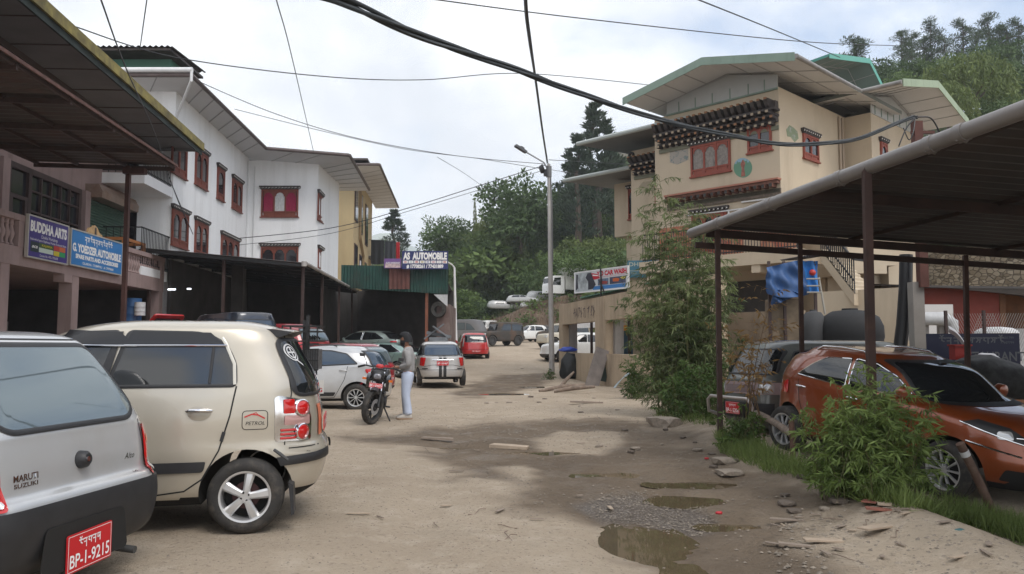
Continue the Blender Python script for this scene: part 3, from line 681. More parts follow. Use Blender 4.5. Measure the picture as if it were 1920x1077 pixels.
# ---- red hatch beyond
h=(-.2,.98)
ind,sk=make_car('parked_car','bright red hatchback parked beyond the striped silver saloon','car',(-2.08,44.5,gz_base(-2,44.5)-.06),rz_of(h),
  dict(rows=hatch_rows(2.4,.7,.6,.83,1.5,belt=.95,hood=.82,rake=.14),wb=2.4,paint=P_RED,r=.29,rs='plain5',track=.72,win=[[(.05,1.0),(.2,1.35),(.95,1.38),(1.0,.98)],[(1.06,.98),(1.0,1.38),(1.4,1.36),(1.95,.98)]],
   rearwin=[[(-.60,.96),(.60,.96),(.55,1.36),(-.55,1.36)]],lamps=[((.95,-.312),[(.50,.72),(.58,.72),(.53,1.2),(.47,1.2)],M_CLEAR,'tail_lamp')],seams=[[(.1,.98),(.3,.5),(1.0,.28),(1.03,.98)]]))
sk.line([(-.83,.57),(.83,.57)],.012,'B','bumper_gap',M_SEAM,.008)
plate(ind,sk,(-.622,0,.47),(0,-1,0),(0,0,1),.46,.11,'BP-1-B2210',5)
# ---- cars in the left workshops
TS=dict(rows=sedan_rows(2.7,.85,.9,.87,1.42,belt=.93,deck=1.0),wb=2.7,paint=P_TEAL,r=.3,rs='plain5',track=.77,win=[[(-.1,1.02,.02),(.45,1.3),(1.05,1.33),(1.08,.98)],[(1.15,.98),(1.12,1.33),(1.6,1.3),(2.25,.98)]],sealm=M_CHROME,sealw=.016,handles=[(.35,.88),(1.3,.86)],
   rearwin=[[(-.6,1.03),(.6,1.03),(.5,1.32),(-.5,1.32)]],seams=[[(.1,1.0),(.35,.5),(1.1,.28),(1.12,1.0)]],lamps=[((.95,-.312),[(.38,.75),(.6,.75),(.6,.92),(.4,.94)],M_RED,'tail_lamp')])
make_car('parked_car','pale teal saloon in front of the green corrugated workshop, its nose pointing left','car',(-4.35,33.9,gz_base(-5,34.5)-.08),rz_of((-.88,.47)),TS)
make_car('parked_car','light grey-green saloon deeper in, half hidden behind the teal saloon','car',(-5.6,37.2,gz_base(-6.5,37.5)-.05),rz_of((-.9,.43)),dict(TS,paint=P_GREYT))
SUV=dict(rows=hatch_rows(2.55,.8,.7,.9,1.62,belt=1.06,hood=.98,rake=.2,gc=.26),wb=2.55,paint=P_MAROON,r=.33,rs='plain5',track=.79,tw=.2,win=[[(.05,1.12,.02),(.32,1.42),(1.0,1.48),(1.05,1.09)],[(1.12,1.09),(1.07,1.48),(1.5,1.46),(2.05,1.09)]],handles=[(.3,1.0)],rearwin=[[(-.62,1.1),(.62,1.1),(.54,1.44),(-.54,1.44)]],rglass=M_GLASSL,
   lamps=[((.8,-.6),[(.2,.9),(.42,.9),(.42,1.08),(.2,1.08)],M_RED,'tail_lamp')],shells=[(lambda c:.2<c.z<.45,.012,'sill_cladding',M_BLACK)])
make_car('parked_car','glossy crimson crossover under the dark awning before the white building','car',(-6.35,24.2,.48),rz_of((-.9,.42)),SUV)
VB=dict(rows=van_rows(2.5,.7,.9,.86,1.85,belt=1.1,gc=.25,slope=.5,roofw=.8),wb=2.5,paint=P_BLUEB,r=.32,rs='plain5',track=.75,nf=4.5,nr=5,win=[[(-.7,1.14),(-.62,1.6),(.5,1.66),(.55,1.1)],[(.62,1.1),(.6,1.66),(1.5,1.66),(1.55,1.1)],[(1.62,1.1),(1.58,1.64),(1.95,1.5),(2.4,1.14)]],rearwin=[[(-.65,1.15),(.65,1.15),(.58,1.6),(-.58,1.6)]],glass=mat('window_glass_blue',(.05,.075,.11),.03,.3,spec=.8),lamps=[((.8,-.6),[(.2,.85),(.4,.85),(.4,1.3),(.2,1.3)],M_RED,'tail_lamp')])
make_car('parked_van','blue-black people carrier parked deep under the dark awning','van',(-7.75,23.2,.55),rz_of((-.62,.78)),VB)
rh,sk=make_car('parked_car','dark hatchback at the left workshop with its red tailgate raised','car',(-11.0,24.6,.35),rz_of((-.9,.43)),dict(hatch_rows and dict(rows=hatch_rows(2.4,.7,.62,.8,1.45),wb=2.4,paint=P_MAROON,r=.28,win=[[(.05,1.0),(.2,1.3),(1.0,1.33),(1.05,.96)]])))
mb=MB(); mb.prism(rpoly([(0,-.62),(.95,-.55),(.95,.55),(0,.62)],.08),(-.12,0,1.40),(-.62,0,.62),(0,1,0),(.04,0,.04),0); mb.prism(rpoly([(.12,-.5),(.8,-.46),(.8,.46),(.12,.5)],.08),(-.165,0,1.36),(-.62,0,.62),(0,1,0),(.04,0,.04),1)
mb.build('raised_tailgate',[P_RED,M_GLASS],rh)
# ---- far cars along the embankment
HF=dict(rows=hatch_rows(2.36,.66,.6,.74,1.46),wb=2.36,paint=P_WHITE,r=.28,rs='steeld',track=.64,nseg=40,win=[[(.05,.98),(.2,1.3),(.9,1.35),(.95,.95)],[(1.02,.95),(.97,1.35),(1.3,1.33),(1.75,.95)]],frontwin=[[(-.55,.95),(.55,.95),(.48,1.3),(-.48,1.3)]],seams=[[(.98,.95),(.98,.3)]],seal=0)
def far(name,label,cat,px,py,Y,hd,S,grp=None,dz=0):
    p=at(px,py,Y); z=gz_base(p.x,Y)+dz
    return make_car(name,label,cat,(p.x,Y,z),rz_of(hd),S,grp)
far('parked_car','white small hatchback facing out at the foot of the brown bank','car',1013,642,70,(-.85,-.52),HF)
JP=lambda p_: dict(rows=van_rows(2.3,.75,.7,.82,1.75,belt=1.12,gc=.3,slope=.05,roofw=.88),wb=2.3,paint=p_,r=.36,rs='steeld',track=.72,tw=.2,nseg=40,nf=6,nr=6,win=[[(-.5,1.15),(-.48,1.6),(.5,1.62),(.5,1.15)],[(.58,1.15),(.58,1.62),(1.1,1.6),(1.15,1.15)]],seal=0,mirrors=0)
def jeep_rows(wb,fo,ro,W,H):
    xF=wb+fo;xR=-ro;xc=wb-.35
    return [(xF-.12,.32,xR+.05,.32,W*.93),(xF,.42,xR,.42,W),(xF,.62,xR-.01,.62,W),(xF-.03,.85,xR,.85,W),(xF-.12,.98,xR,1.0,W*.98),(xF-.5,1.04,xR+.01,1.06,W*.97),(xc+.02,1.08,xR+.02,1.1,W*.96),(xc-.1,1.2,xR+.03,1.2,W*.94),(xc-.3,H-.14,xR+.06,H-.14,W*.87),(xc-.38,H-.05,xR+.12,H-.05,W*.8),(xc-.7,H,xR+.4,H,W*.5),(xc-1,H+.01,xR+.8,H+.01,W*.05)]
JF=lambda p_: dict(rows=jeep_rows(2.4,.7,.75,.82,1.78),wb=2.4,paint=p_,r=.37,rs='steeld',track=.72,tw=.22,nseg=44,nf=6,nr=6,win=[[(-.55,1.14),(-.5,1.6),(.55,1.62),(.55,1.14)],[(.65,1.14),(.65,1.62),(1.35,1.6),(1.6,1.14)]],frontwin=[[(-.6,1.15),(.6,1.15),(.54,1.6),(-.54,1.6)]],seal=0,mirrors=0,
   lamps=[((-1,0),[(.45,.72),(.68,.72),(.68,.92),(.45,.92)],M_CLEAR,'headlamp')])
far('parked_jeep','dark rusted jeep with battered wings beside the white small hatchback','jeep',960,646,62,(-.8,-.6),JF(P_WRECK))
far('parked_jeep','dusty cream off-roader nosing out from behind the lamp pole','jeep',1082,656,57,(-.85,-.5),JF(P_CREAM))
far('parked_car','blackened small car wedged between white hatchback and cream off-roader','car',1042,645,71,(-.8,-.6),dict(HF,paint=P_WRECK))
far('parked_car','white off-roader parked behind the grey van shell','car',930,625,78,(-.75,-.65),JF(P_WHITE))
gv,sk=far('parked_van','grey primer van shell with empty window openings','van',846,630,62,(.96,-.28),dict(VB,rows=van_rows(2.3,.6,.9,.85,2.0,belt=1.15,gc=.35,slope=.4,roofw=.85),paint=P_PRIMER,win=[[(-.7,1.2),(-.65,1.7),(.4,1.72),(.4,1.2)],[(.5,1.2),(.5,1.72),(1.4,1.72),(1.4,1.2)],[(1.5,1.2),(1.5,1.7),(1.8,1.62),(2.2,1.2)]],glass=M_GLASSL,lamps=[],mirrors=0))
# ---------- ground, puddles, hillside
def poly_sd(P, poly):
    """signed distance (positive inside) of many points to a polygon"""
    poly=np.array(poly); n=len(poly); d=np.full(len(P),1e9); ins=np.zeros(len(P),bool)
    for i in range(n):
        a=poly[i]; b=poly[(i+1)%n]; e=b-a; w_=P-a; t=np.clip((w_@e)/max(1e-9,(e@e)),0,1)
        d=np.minimum(d,np.hypot(*(w_-t[:,None]*e).T))
        c=((a[1]>P[:,1])!=(b[1]>P[:,1])); xx=np.where(c,(b[0]-a[0])*(P[:,1]-a[1])/(b[1]-a[1]+1e-12)+a[0],0); ins^=c&(P[:,0]<xx)
    return np.where(ins,d,-d)
def gp(lst): return [tuple(grd(x,y)[:2]) for x,y in lst]
WET=[gp([(600,822),(700,818),(800,800),(870,800),(1000,792),(1120,782),(1230,792),(1350,850),(1440,880),(1570,905),(1610,940),(1480,975),(1470,1010),(1560,1076),(1235,1076),(1185,1020),(1120,985),(1040,972),(1010,935),(950,905),(880,895),(840,855),(790,835),(690,829)]),
     gp([(850,742),(880,722),(930,706),(1030,700),(1030,720),(980,735),(900,748)])]
DRY=[gp([(985,822),(1050,808),(1140,812),(1180,828),(1130,848),(1030,852)]),gp([(930,880),(985,870),(1010,890),(980,905)])]
GRAV=[gp([(1120,935),(1180,915),(1290,925),(1340,955),(1300,985),(1200,965),(1120,965)])]
xs=[]; x=-3.3
while x<4.6: xs.append(x); x+=.045
st=.045; a=xs[-1]
while a<160: st*=1.085; a+=st; xs.append(a)
st=.045; a=xs[0]; L_=[]
while a>-160: st*=1.085; a-=st; L_.append(a)
xs=L_[::-1]+xs
ys=[-40,-25,-15,-9,-5,-2,0,1,1.8,2.4]; y=2.8
while y<170: ys.append(y); y*=1.0072
nx,ny=len(xs),len(ys)
V=np.array([(x,y,gz(x,y)) for y in ys for x in xs])
P2=V[:,:2]
nse=np.array([noise.noise(Vector((p[0]*.9,p[1]*.9,1)))*.8+noise.noise(Vector((p[0]*3.7,p[1]*3.7,5)))*.35 for p in P2])
def field(polys,soft,amp):
    out=np.zeros(len(P2))
    for q in polys:
        dd=poly_sd(P2,q); t=np.clip((dd+nse*amp+soft)/(2*soft),0,1); out=np.maximum(out,t*t*(3-2*t))
    return out
wet=.88*field(WET,.42,.7)*(1-.85*field(DRY,.15,.3)); grav=field(GRAV,.12,.35)
hn=np.array([noise.noise(Vector((p[0]*6,p[1]*6,2)))*.5+noise.noise(Vector((p[0]*13,p[1]*13,8)))*.35 for p in P2])
near=(P2[:,1]<16)&(np.abs(P2[:,0])<6)
V[:,2]+=np.where(near,hn*(.006+.016*wet+.010*(P2[:,0]>2.3)),0)-.012*wet*near
ids=np.arange(nx*ny).reshape(ny,nx)
F=np.stack([ids[:-1,:-1],ids[:-1,1:],ids[1:,1:],ids[1:,:-1]],-1).reshape(-1,4)
me=bpy.data.meshes.new('ground'); me.from_pydata(V.tolist(),[],F.tolist())
ca=me.color_attributes.new('soil','FLOAT_COLOR','POINT'); buf=np.zeros((len(V),4),np.float32); buf[:,0]=wet; buf[:,1]=grav; buf[:,3]=1
ca.data.foreach_set('color',buf.ravel())
def ground_mat():
    m=bpy.data.materials.new('dirt_ground'); m.use_nodes=True; nt=m.node_tree; N=nt.nodes; L=nt.links; b=N['Principled BSDF']
    tc=N.new('ShaderNodeTexCoord'); at_=N.new('ShaderNodeAttribute'); at_.attribute_name='soil'; sp=N.new('ShaderNodeSeparateColor'); L.new(at_.outputs['Color'],sp.inputs[0])
    def nz(sc,det=6,r=.6):
        n=N.new('ShaderNodeTexNoise'); n.inputs['Scale'].default_value=sc; n.inputs['Detail'].default_value=det; n.inputs['Roughness'].default_value=r; L.new(tc.outputs['Object'],n.inputs['Vector']); return n.outputs['Fac']
    def rm(f,a,b_,c=0,d=1):
        r=N.new('ShaderNodeMapRange'); r.inputs[1].default_value=a; r.inputs[2].default_value=b_; r.inputs[3].default_value=c; r.inputs[4].default_value=d; L.new(f,r.inputs[0]); return r.outputs[0]
    def mx(f,a,b_):
        x=N.new('ShaderNodeMix'); x.data_type='RGBA'
        for i,c in ((0,f),(6,a),(7,b_)):
            if hasattr(c,'links'): L.new(c,x.inputs[i])
            elif isinstance(c,float): x.inputs[i].default_value=c
            else: x.inputs[i].default_value=(*c,1)
        return x.outputs[2]
    dry=mx(rm(nz(.55,7),.32,.68),(.385,.31,.23),(.51,.42,.32)); dry=mx(rm(nz(2.6,8,.7),.5,.72),dry,(.55,.465,.37))
    dry=mx(rm(nz(1.1,8,.75),.52,.66,0,.5),dry,(.345,.285,.215)); dry=mx(rm(nz(26,4,.6),.57,.68,0,.55),dry,(.20,.16,.12)); dry=mx(rm(nz(75,2),.62,.7,0,.5),dry,(.5,.44,.36))
    wetc=mx(rm(nz(1.6,8,.65),.35,.65),(.125,.09,.06),(.235,.18,.126)); wetc=mx(rm(nz(.8,6,.7),.42,.6,0,.75),wetc,(.088,.062,.041)); wetc=mx(rm(nz(20,5),.56,.7,0,.6),wetc,(.05,.038,.028))
    col=mx(sp.outputs[0],dry,wetc)
    vo=N.new('ShaderNodeTexVoronoi'); vo.inputs['Scale'].default_value=42; L.new(tc.outputs['Object'],vo.inputs['Vector'])
    gcol=mx(rm(vo.outputs['Distance'],.1,.5),(.34,.30,.26),(.12,.10,.085)); gm=N.new('ShaderNodeMath'); gm.operation='MULTIPLY'; gm.inputs[1].default_value=.85; L.new(sp.outputs[1],gm.inputs[0])
    col=mx(gm.outputs[0],col,gcol); L.new(col,b.inputs['Base Color'])
    rw=rm(nz(1.9,6),.34,.52,.3,.9)
    ro=N.new('ShaderNodeMix'); L.new(sp.outputs[0],ro.inputs[0]); ro.inputs[2].default_value=.95; L.new(rw,ro.inputs[3]); L.new(ro.outputs[0],b.inputs['Roughness'])
    bp=N.new('ShaderNodeBump'); bp.inputs['Strength'].default_value=.8; bp.inputs['Distance'].default_value=.035
    ad=N.new('ShaderNodeMath'); ad.operation='ADD'; L.new(nz(18,8,.65),ad.inputs[0]); L.new(nz(70,4,.7),ad.inputs[1]); a3=N.new('ShaderNodeMath'); a3.operation='MULTIPLY_ADD'; a3.inputs[1].default_value=2.2; L.new(nz(4.5,7,.7),a3.inputs[0]); L.new(ad.outputs[0],a3.inputs[2]); L.new(a3.outputs[0],bp.inputs['Height']); L.new(bp.outputs[0],b.inputs['Normal'])
    b.inputs['Specular IOR Level'].default_value=.28
    return m
go=finish(me,'ground',ground_mat(),None,0); go['kind']='structure'
me.polygons.foreach_set('use_smooth',[True]*len(me.polygons))
M_WATER=mat('muddy_water',(.10,.075,.045),.03,spec=.6,var=.15,scale=3)
for i,(px,py,rx,ry,dp) in enumerate(PUDS):
    z=sorted(gz(px+rx*1.25*math.cos(R(q*15)),py+ry*1.25*math.sin(R(q*15))) for q in range(24))[1]-.002
    mb=MB(); n=40; vs=[(0,0,0)]
    for k in range(n):
        a=2*math.pi*k/n; w_=1.32+.3*noise.noise(Vector((math.cos(a)*1.5,math.sin(a)*1.5,i)))
        vs.append((rx*w_*math.cos(a),ry*w_*math.sin(a),0))
    mb.add(vs,[(0,1+k,1+(k+1)%n) for k in range(n)]); o=structure(mb,'puddle',M_WATER); o.location=(px,py,z)
# hillside
def hill_z(x,y):
    s=y+.75*x-84 if x>0 else y+.9*x-84
    if x>30: s=y+22.5+.35*(x-30)-84
    n=noise.noise(Vector((x*.03,y*.03,4)))*5+noise.noise(Vector((x*.1,y*.1,9)))*1.6
    z=gz_base(min(x,20),min(y,80))-1.2
    k=lerp(.32,.02,sm(0,45,x)); return z+.40*max(0,s)+n*sm(0,25,s)-k*max(0,s-38)-.14*max(0,s-110)
def hill_top(x,y): return max(hill_z(x,y),gz_base(x,y))
mb=MB().sheet(lambda u,v:Vector((lerp(-150,190,u),lerp(40,330,v),hill_z(lerp(-150,190,u),lerp(40,330,v)))),110,95)
structure(mb,'hillside',mat('hill_soil',(.055,.06,.026),.95,var=.4,scale=.12,col2=(.11,.085,.05),bump=.4,bscale=2),60)
mb=MB()
def mtn(u,v):
    x=lerp(-1300,900,u); y=1500+500*v
    h=(170*math.exp(-((x+330)/120)**2)+90*math.exp(-((x+120)/230)**2)+120*math.exp(-((x+900)/330)**2)+130+40*noise.noise(Vector((x*.006,y*.004,1)))+14*noise.noise(Vector((x*.03,y*.02,1))))
    return Vector((x,y,-60+h*math.sin(math.pi*min(1,v*1.0)*.5+.0)*1.0))
mb.sheet(mtn,120,14); structure(mb,'far_mountain',mat('mountain_grass',(.13,.19,.12),.95,var=.25,scale=.012,col2=(.25,.30,.17)),60)
# ---------- buildings on the left
class Wall:
    """a vertical plane: photo pixel -> (s along it, z); box frame: x along, y behind, z up"""
    def __init__(s,P0,u):
        s.P=Vector((P0[0],P0[1],0)); s.u=Vector((u[0],u[1],0)).normalized(); s.n=Vector((-s.u.y,s.u.x,0))
        s.M=Matrix(((s.u.x,s.n.x,0,s.P.x),(s.u.y,s.n.y,0,s.P.y),(0,0,1,0),(0,0,0,1)))
    def sz(s,px,py,off=0):
        r=ray(px,py); P=s.P+s.n*off; d=s.u
        det=-d.x*r.y+r.x*d.y; k=(-d.x*P.y+P.x*d.y)/det if True else 0
        q=Vector((0,0,CAMH))+r*k; return (q-P).dot(d), q.z
    def pt(s,a,y,z): return s.M@Vector((a,y,z))
    def shift(s,off): 
        w=Wall((s.P+s.n*off)[:2],s.u[:2]); return w
M_MAUVE=mat('mauve_plaster',(.30,.215,.20),.85,var=.1,scale=1.5,streak=.45,sscale=2.5,dirt=(.12,.085,.075))
M_WWHITE=mat('white_plaster',(.84,.845,.85),.85,var=.03,scale=.7,streak=.26,sscale=1.3,dirt=(.45,.44,.42))
M_TAN=mat('tan_plaster',(.50,.415,.305),.85,var=.06,scale=.8,streak=.3,sscale=1.4,dirt=(.27,.2,.14))
M_OCHRE=mat('ochre_plaster',(.43,.335,.19),.85,var=.06,scale=.6,streak=.3,sscale=1,dirt=(.24,.17,.09))
M_ROOFD=mat('dark_corrugated_roof',(.075,.06,.055),.6,.2,var=.3,scale=3)
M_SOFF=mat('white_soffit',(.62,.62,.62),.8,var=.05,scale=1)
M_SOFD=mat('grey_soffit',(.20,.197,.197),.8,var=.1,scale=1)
M_WOOD=mat('red_brown_wood',(.165,.042,.026),.6,var=.2,scale=5)
M_WOODD=mat('dark_brown_steel',(.052,.030,.026),.6,var=.25,scale=4)
M_PANE=mat('dark_window_pane',(.02,.02,.025),.06,spec=.8)
M_CURT=mat('crimson_curtain',(.26,.014,.055),.8,var=.2,scale=12)
M_CURTW=mat('pale_curtain',(.5,.5,.5),.8,var=.15,scale=12); M_LACE=mat('lace_curtain',(.23,.205,.185),.85,var=.3,scale=9)
M_DENT=mat('dark_lintel',(.05,.04,.038),.7)
M_DOT=mat('white_dentil_end',(.62,.6,.56),.6)
M_GUT=mat('white_pvc',(.66,.66,.66),.45,var=.06,scale=2,streak=.2)
M_DARKIN=mat('dark_interior',(.05,.045,.042),.95,var=.3,scale=1.5)  # near-black base stands in for bay shade; also dark sheeting on a pillar
M_IRON=mat('black_iron',(.014,.014,.015),.5)
M_GREENSH=mat('green_shutter',(.055,.105,.075),.6,var=.12,scale=3,streak=.3)
M_CONC=mat('grey_concrete',(.26,.24,.22),.9,var=.15,scale=2,streak=.3)
def bwindow(parent,W,s0,s1,z0,z1,n=2,curt=None,dots=1,y=0,wood=None,deep=.07,panel=.13):
    wood=wood or M_WOOD; M=W.M; w=s1-s0; h=z1-z0; t=min(.07,w*.09)
    f=MB()
    def bx(a,b,c,d,y0,y1,m=0): f.box((a,y+y0,c),(b,y+y1,d),m,M)
    bx(s0,s1,z0,z0+t,-deep,0); bx(s0,s1,z1-t,z1,-deep,0); bx(s0,s0+t,z0+t,z1-t,-deep,0); bx(s1-t,s1,z0+t,z1-t,-deep,0)
    lw=(w-2*t)/n; zp=z0+t+h*panel
    bx(s0+t,s1-t,zp-.03,zp+.03,-deep+.012,0)
    bx(s0-.05,s1+.05,z0-.05,z0-.002,-deep-.03,0)
    for i in range(n):
        a=s0+t+lw*i; b=a+lw
        if i: bx(a-t*.5,a+t*.5,z0+t,z1-t,-deep+.006,0)
        # cusped arch board at the head of each light
        ct=a+lw/2; r=lw*.36; zt=z1-t; zs=zt-min(h*.2,.3)
        arch=[(a+t*.5,zt-.002),(b-t*.5,zt-.002),(b-t*.5,zs)]+[(ct+r*math.cos(R(q)),zs+(zt-zs)*.72*math.sin(R(q))) for q in (0,30,60,80,90,100,120,150,180)]+[(a+t*.5,zs)]
        f.prism(arch,M@Vector((0,y-deep+.016,0)),W.u,(0,0,1),W.n*.02)
        bx(a+t*.6,b-t*.6,z0+t,zp-.03,-deep+.03,-.008)
    o=f.build('window',wood,parent,0,True)
    g=MB()
    for i in range(n):
        a=s0+t+lw*i; g.box((a,y-.02,zp+.03),(a+lw,y-.012,z1-t),0,M)
    g.build('pane',M_PANE,o,0,True)
    if curt:
        for i in range(n):
            m=curt[i%len(curt)]
            if m is None: continue
            a=s0+t+lw*i; c=MB(); c.sheet(lambda u,v:M@Vector((a+lw*(.06+.88*u),y-.028-.008*math.sin(u*34),lerp(zp+.03,z1-t-.02,v))),28,1); c.build('curtain',m,o,60,True)
    if dots:
        d=MB(); e=MB(); d.box((s0-.10,y-.13,z1+.10),(s1+.10,y,z1+.17),0,M); d.box((s0-.03,y-.09,z1+.002),(s1+.03,y,z1+.05),0,M)
        k=max(4,int((w+.2)/.16)); 
        for i in range(k+1):
            a=s0-.09+(w+.12)*i/k
            d.box((a,y-.12,z1+.05),(a+.06,y-.001,z1+.10),0,M); e.box((a+.006,y-.133,z1+.055),(a+.054,y-.121,z1+.098),0,M)
        lo=d.build('lintel',M_DENT,o,0,True); e.build('dentil_ends',M_DOT,o,0,True) if False else finish(e.mesh('dentil_ends'),'dentil_ends',M_DOT,o,0,True)
    return o
def corrug(P00,P10,P01,n,amp=.018,th=.0):
    """corrugated sheet: waves across P00->P10, running P00->P01"""
    P00,P10,P01=Vector(P00),Vector(P10),Vector(P01); up=(P10-P00).cross(P01-P00).normalized()
    if up.z<0: up=-up
    mb=MB(); mb.sheet(lambda u,v:P00+(P10-P00)*u+(P01-P00)*v+up*amp*math.sin(u*n*2*math.pi),n*6,1)
    return mb
def sheet4(a,b,c,d,t,nl=0):
    mb=MB().slab([a,b,c,d],t); return mb
UL=(-.0658,.9978); WL=Wall((-10.1,0),UL)
# --- shop building with the balcony
A=thing('shop_building','two storey mauve shop building with a balustraded balcony at the left edge','building',(-10.6,18,0))
def pa(mb,name,m,sm_=0,par=None): return mb.build(name,m,par or A,sm_,True)
mb=MB(); mb.box((2,0,3.25),(27.3,.25,3.62),0,WL.M); mb.box((2,.25,3.30),(27.3,7,3.5),0,WL.M)
for s in (14.2,20.4): mb.box((s,-.012,3.05),(s+.42,.26,3.25),0,WL.M)
pa(mb,'balcony_slab',M_MAUVE)
mb=MB()
for s in (8,14.2,20.4,27.0): mb.box((s,.02,0),(s+.36,.36,3.25),0,WL.M)
for s in (20.4,26.9): mb.box((s,3.2,0),(s+.36,3.6,3.25),0,WL.M)
pa(mb,'columns',M_MAUVE) if False else [pa(MB().box((s,.02,-.1),(s+.36,.36,3.25),0,WL.M),'column',M_MAUVE) for s in (8,14.2,17.6,20.9,26.95)]
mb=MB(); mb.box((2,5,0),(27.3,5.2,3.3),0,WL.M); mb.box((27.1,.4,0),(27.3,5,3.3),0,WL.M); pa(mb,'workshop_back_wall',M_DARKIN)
mb=MB(); mb.box((2,-.03,4.28),(27.3,.22,4.42),0,WL.M); mb.box((2,.0,3.62),(27.3,.2,3.68),0,WL.M)
for s in (14.3,18.2,20.45,23.9,27.0): mb.box((s,-.015,3.68),(s+.28,.21,4.28),0,WL.M)
pa(mb,'balustrade_rail',M_MAUVE)
prof=[(.05,0),(.075,.03),(.045,.08),(.04,.13),(.075,.24),(.08,.3),(.05,.40),(.04,.46),(.06,.50),(.045,.54),(.06,.6)]
bal_me=MB().lathe(prof,10).mesh('baluster'); bal_me.materials.append(M_MAUVE); bal_me.polygons.foreach_set('use_smooth',[True]*len(bal_me.polygons)); bal_me.set_sharp_from_angle(angle=R(40))
s=14.75
while s<26.9:
    if not any(abs(s-(q+.14))<.24 for q in (18.2,20.45,23.9,27.0)):
        o=bpy.data.objects.new('baluster',bal_me); C.objects.link(o); o.parent=A; o.location=WL.pt(s,.1,3.68)-A.location
    s+=.185
WB=WL.shift(1.35)
mb=MB(); mb.box((2,0,3.5),(27.3,.25,9.2),0,WB.M); mb.box((27.05,.25,3.5),(27.3,6,9.2),0,WB.M)
for s in (16.6,19.6,24.0): mb.box((s,-.18,3.5),(s+.32,0,6.1),0,WB.M)
pa(mb,'upper_wall',M_MAUVE)
def shutter(s0,s1,z0=3.5,z1=6.05):
    mb=MB(); n=int((z1-z0)/.085)
    for i in range(n):
        z=z0+(z1-z0)*i/n; h=(z1-z0)/n
        mb.add([WB.pt(s0,-.05,z),WB.pt(s1,-.05,z),WB.pt(s1,-.085,z+h*.5),WB.pt(s0,-.085,z+h*.5),WB.pt(s1,-.05,z+h*.96),WB.pt(s0,-.05,z+h*.96)],[(0,1,2,3),(3,2,4,5)])
    o=pa(mb,'roller_shutter',M_GREENSH)
    b=MB(); b.prism([(0,0),(0,.42),(-.40,.42),(-.52,.2),(-.5,0)],WB.pt(s0-.1,-.002,z1),WB.n,(0,0,1),WB.u*(s1-s0+.2)); pa(b,'shutter_box',mat('shutter_box_tin',(.27,.2,.16),.5,.3,var=.2,scale=2,dirt=(.2,.08,.04),damt=.6),0,o)
shutter(13.2,16.5); shutter(24.4,27.0,3.5,5.95)
# timber shop front: door and gridded window
mb=MB(); 
for a,b in ((20.0,20.12),(20.95,21.1),(23.75,23.9)): mb.box((a,-.1,3.5),(b,-.002,6.1),0,WB.M)
mb.box((20.12,-.1,5.95),(23.75,-.002,6.1),0,WB.M); mb.box((20.12,-.09,5.2),(20.95,-.002,5.3),0,WB.M); mb.box((20.12,-.09,3.5),(20.25,-.002,5.2),0,WB.M); mb.box((20.82,-.09,3.5),(20.95,-.002,5.2),0,WB.M)
for k in range(1,5): mb.box((21.1+.53*k-.025,-.09,3.6),(21.1+.53*k+.025,-.002,5.95),0,WB.M)
for z in (4.3,4.95,5.5): mb.box((21.1,-.085,z),(23.75,-.002,z+.05),0,WB.M)
sf=pa(mb,'shop_front',M_WOODD); mb=MB(); mb.box((20.12,-.02,3.5),(23.75,-.008,5.95),0,WB.M); pa(mb,'pane',M_PANE,0,sf)
# upper roof: dark underside and yellow-green lichened fascia
e0,e1=Vector((-8.55,5,8.46)),Vector((-10.98,27.9,8.46)); inn=Vector((-4.2,-.2,0))
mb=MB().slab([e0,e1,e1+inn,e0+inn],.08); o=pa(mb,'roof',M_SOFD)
mb=MB()
for k in range(1,14):
    t=k/14; a=e0.lerp(e1,t)+Vector((0,0,-.095)); mb.beam(a+Vector((-.05,0,0)),a+inn*.95,.03,.02)
mb.beam(e0+inn*.42+Vector((0,0,-.16)),e1+inn*.42+Vector((0,0,-.16)),.22,.16); pa(mb,'soffit_batten',mat('brown_batten',(.10,.075,.065),.8),0,o)
dv=(e1-e0).normalized(); mb=MB(); mb.beam(e0+Vector((.05,0,-.02)),e1+Vector((.05,0,-.02)),.06,.26); fo=pa(mb,'fascia',mat('lichened_fascia',(.30,.25,.075),.9,var=.35,scale=2.2,col2=(.12,.10,.045),dirt=(.06,.05,.03),damt=.7),0,o)
mb=MB(); mb.beam(e0+Vector((-.02,0,-.2)),e1+Vector((-.02,0,-.2)),.05,.22); pa(mb,'inner_fascia',mat('green_black_board',(.03,.04,.036),.8,var=.5,scale=2),0,fo)
mb=MB(); mb.beam(e1+Vector((.05,0,-.06)),e1+inn+Vector((0,0,-.06)),.06,.24); pa(mb,'end_board',M_SOFD,0,o)
# lower tin awning on a brown steel frame
f0,f1=Vector((-7.15,5,5.86)),Vector((-8.3,19.5,5.86)); iv=Vector((-3.35,-.22,.06))
cs=corrug(f0,f1,f0+iv,52,.02); o=pa(cs,'awning_roof',mat('brown_tin',(.075,.062,.058),.55,.3,var=.25,scale=1.5,dirt=(.14,.05,.03),damt=.5),0)
mb=MB()
for k in range(9):
    a=f0.lerp(f1,k/8)+Vector((-.03,0,-.09)); mb.beam(a,a+iv,.06,.1)
for t in (.02,.36,.7,.98): mb.beam(f0+iv*t+Vector((0,0,-.05)),f1+iv*t+Vector((0,0,-.05)),.05,.07)
pa(mb,'awning_frame',M_WOODD,0,o)
mb=MB(); mb.beam(f0+Vector((.03,0,-.01)),f1+Vector((.03,0,-.01)),.03,.06); pa(mb,'awning_edge',mat('rusted_edge',(.10,.045,.035),.7,var=.4,scale=6),0,o)
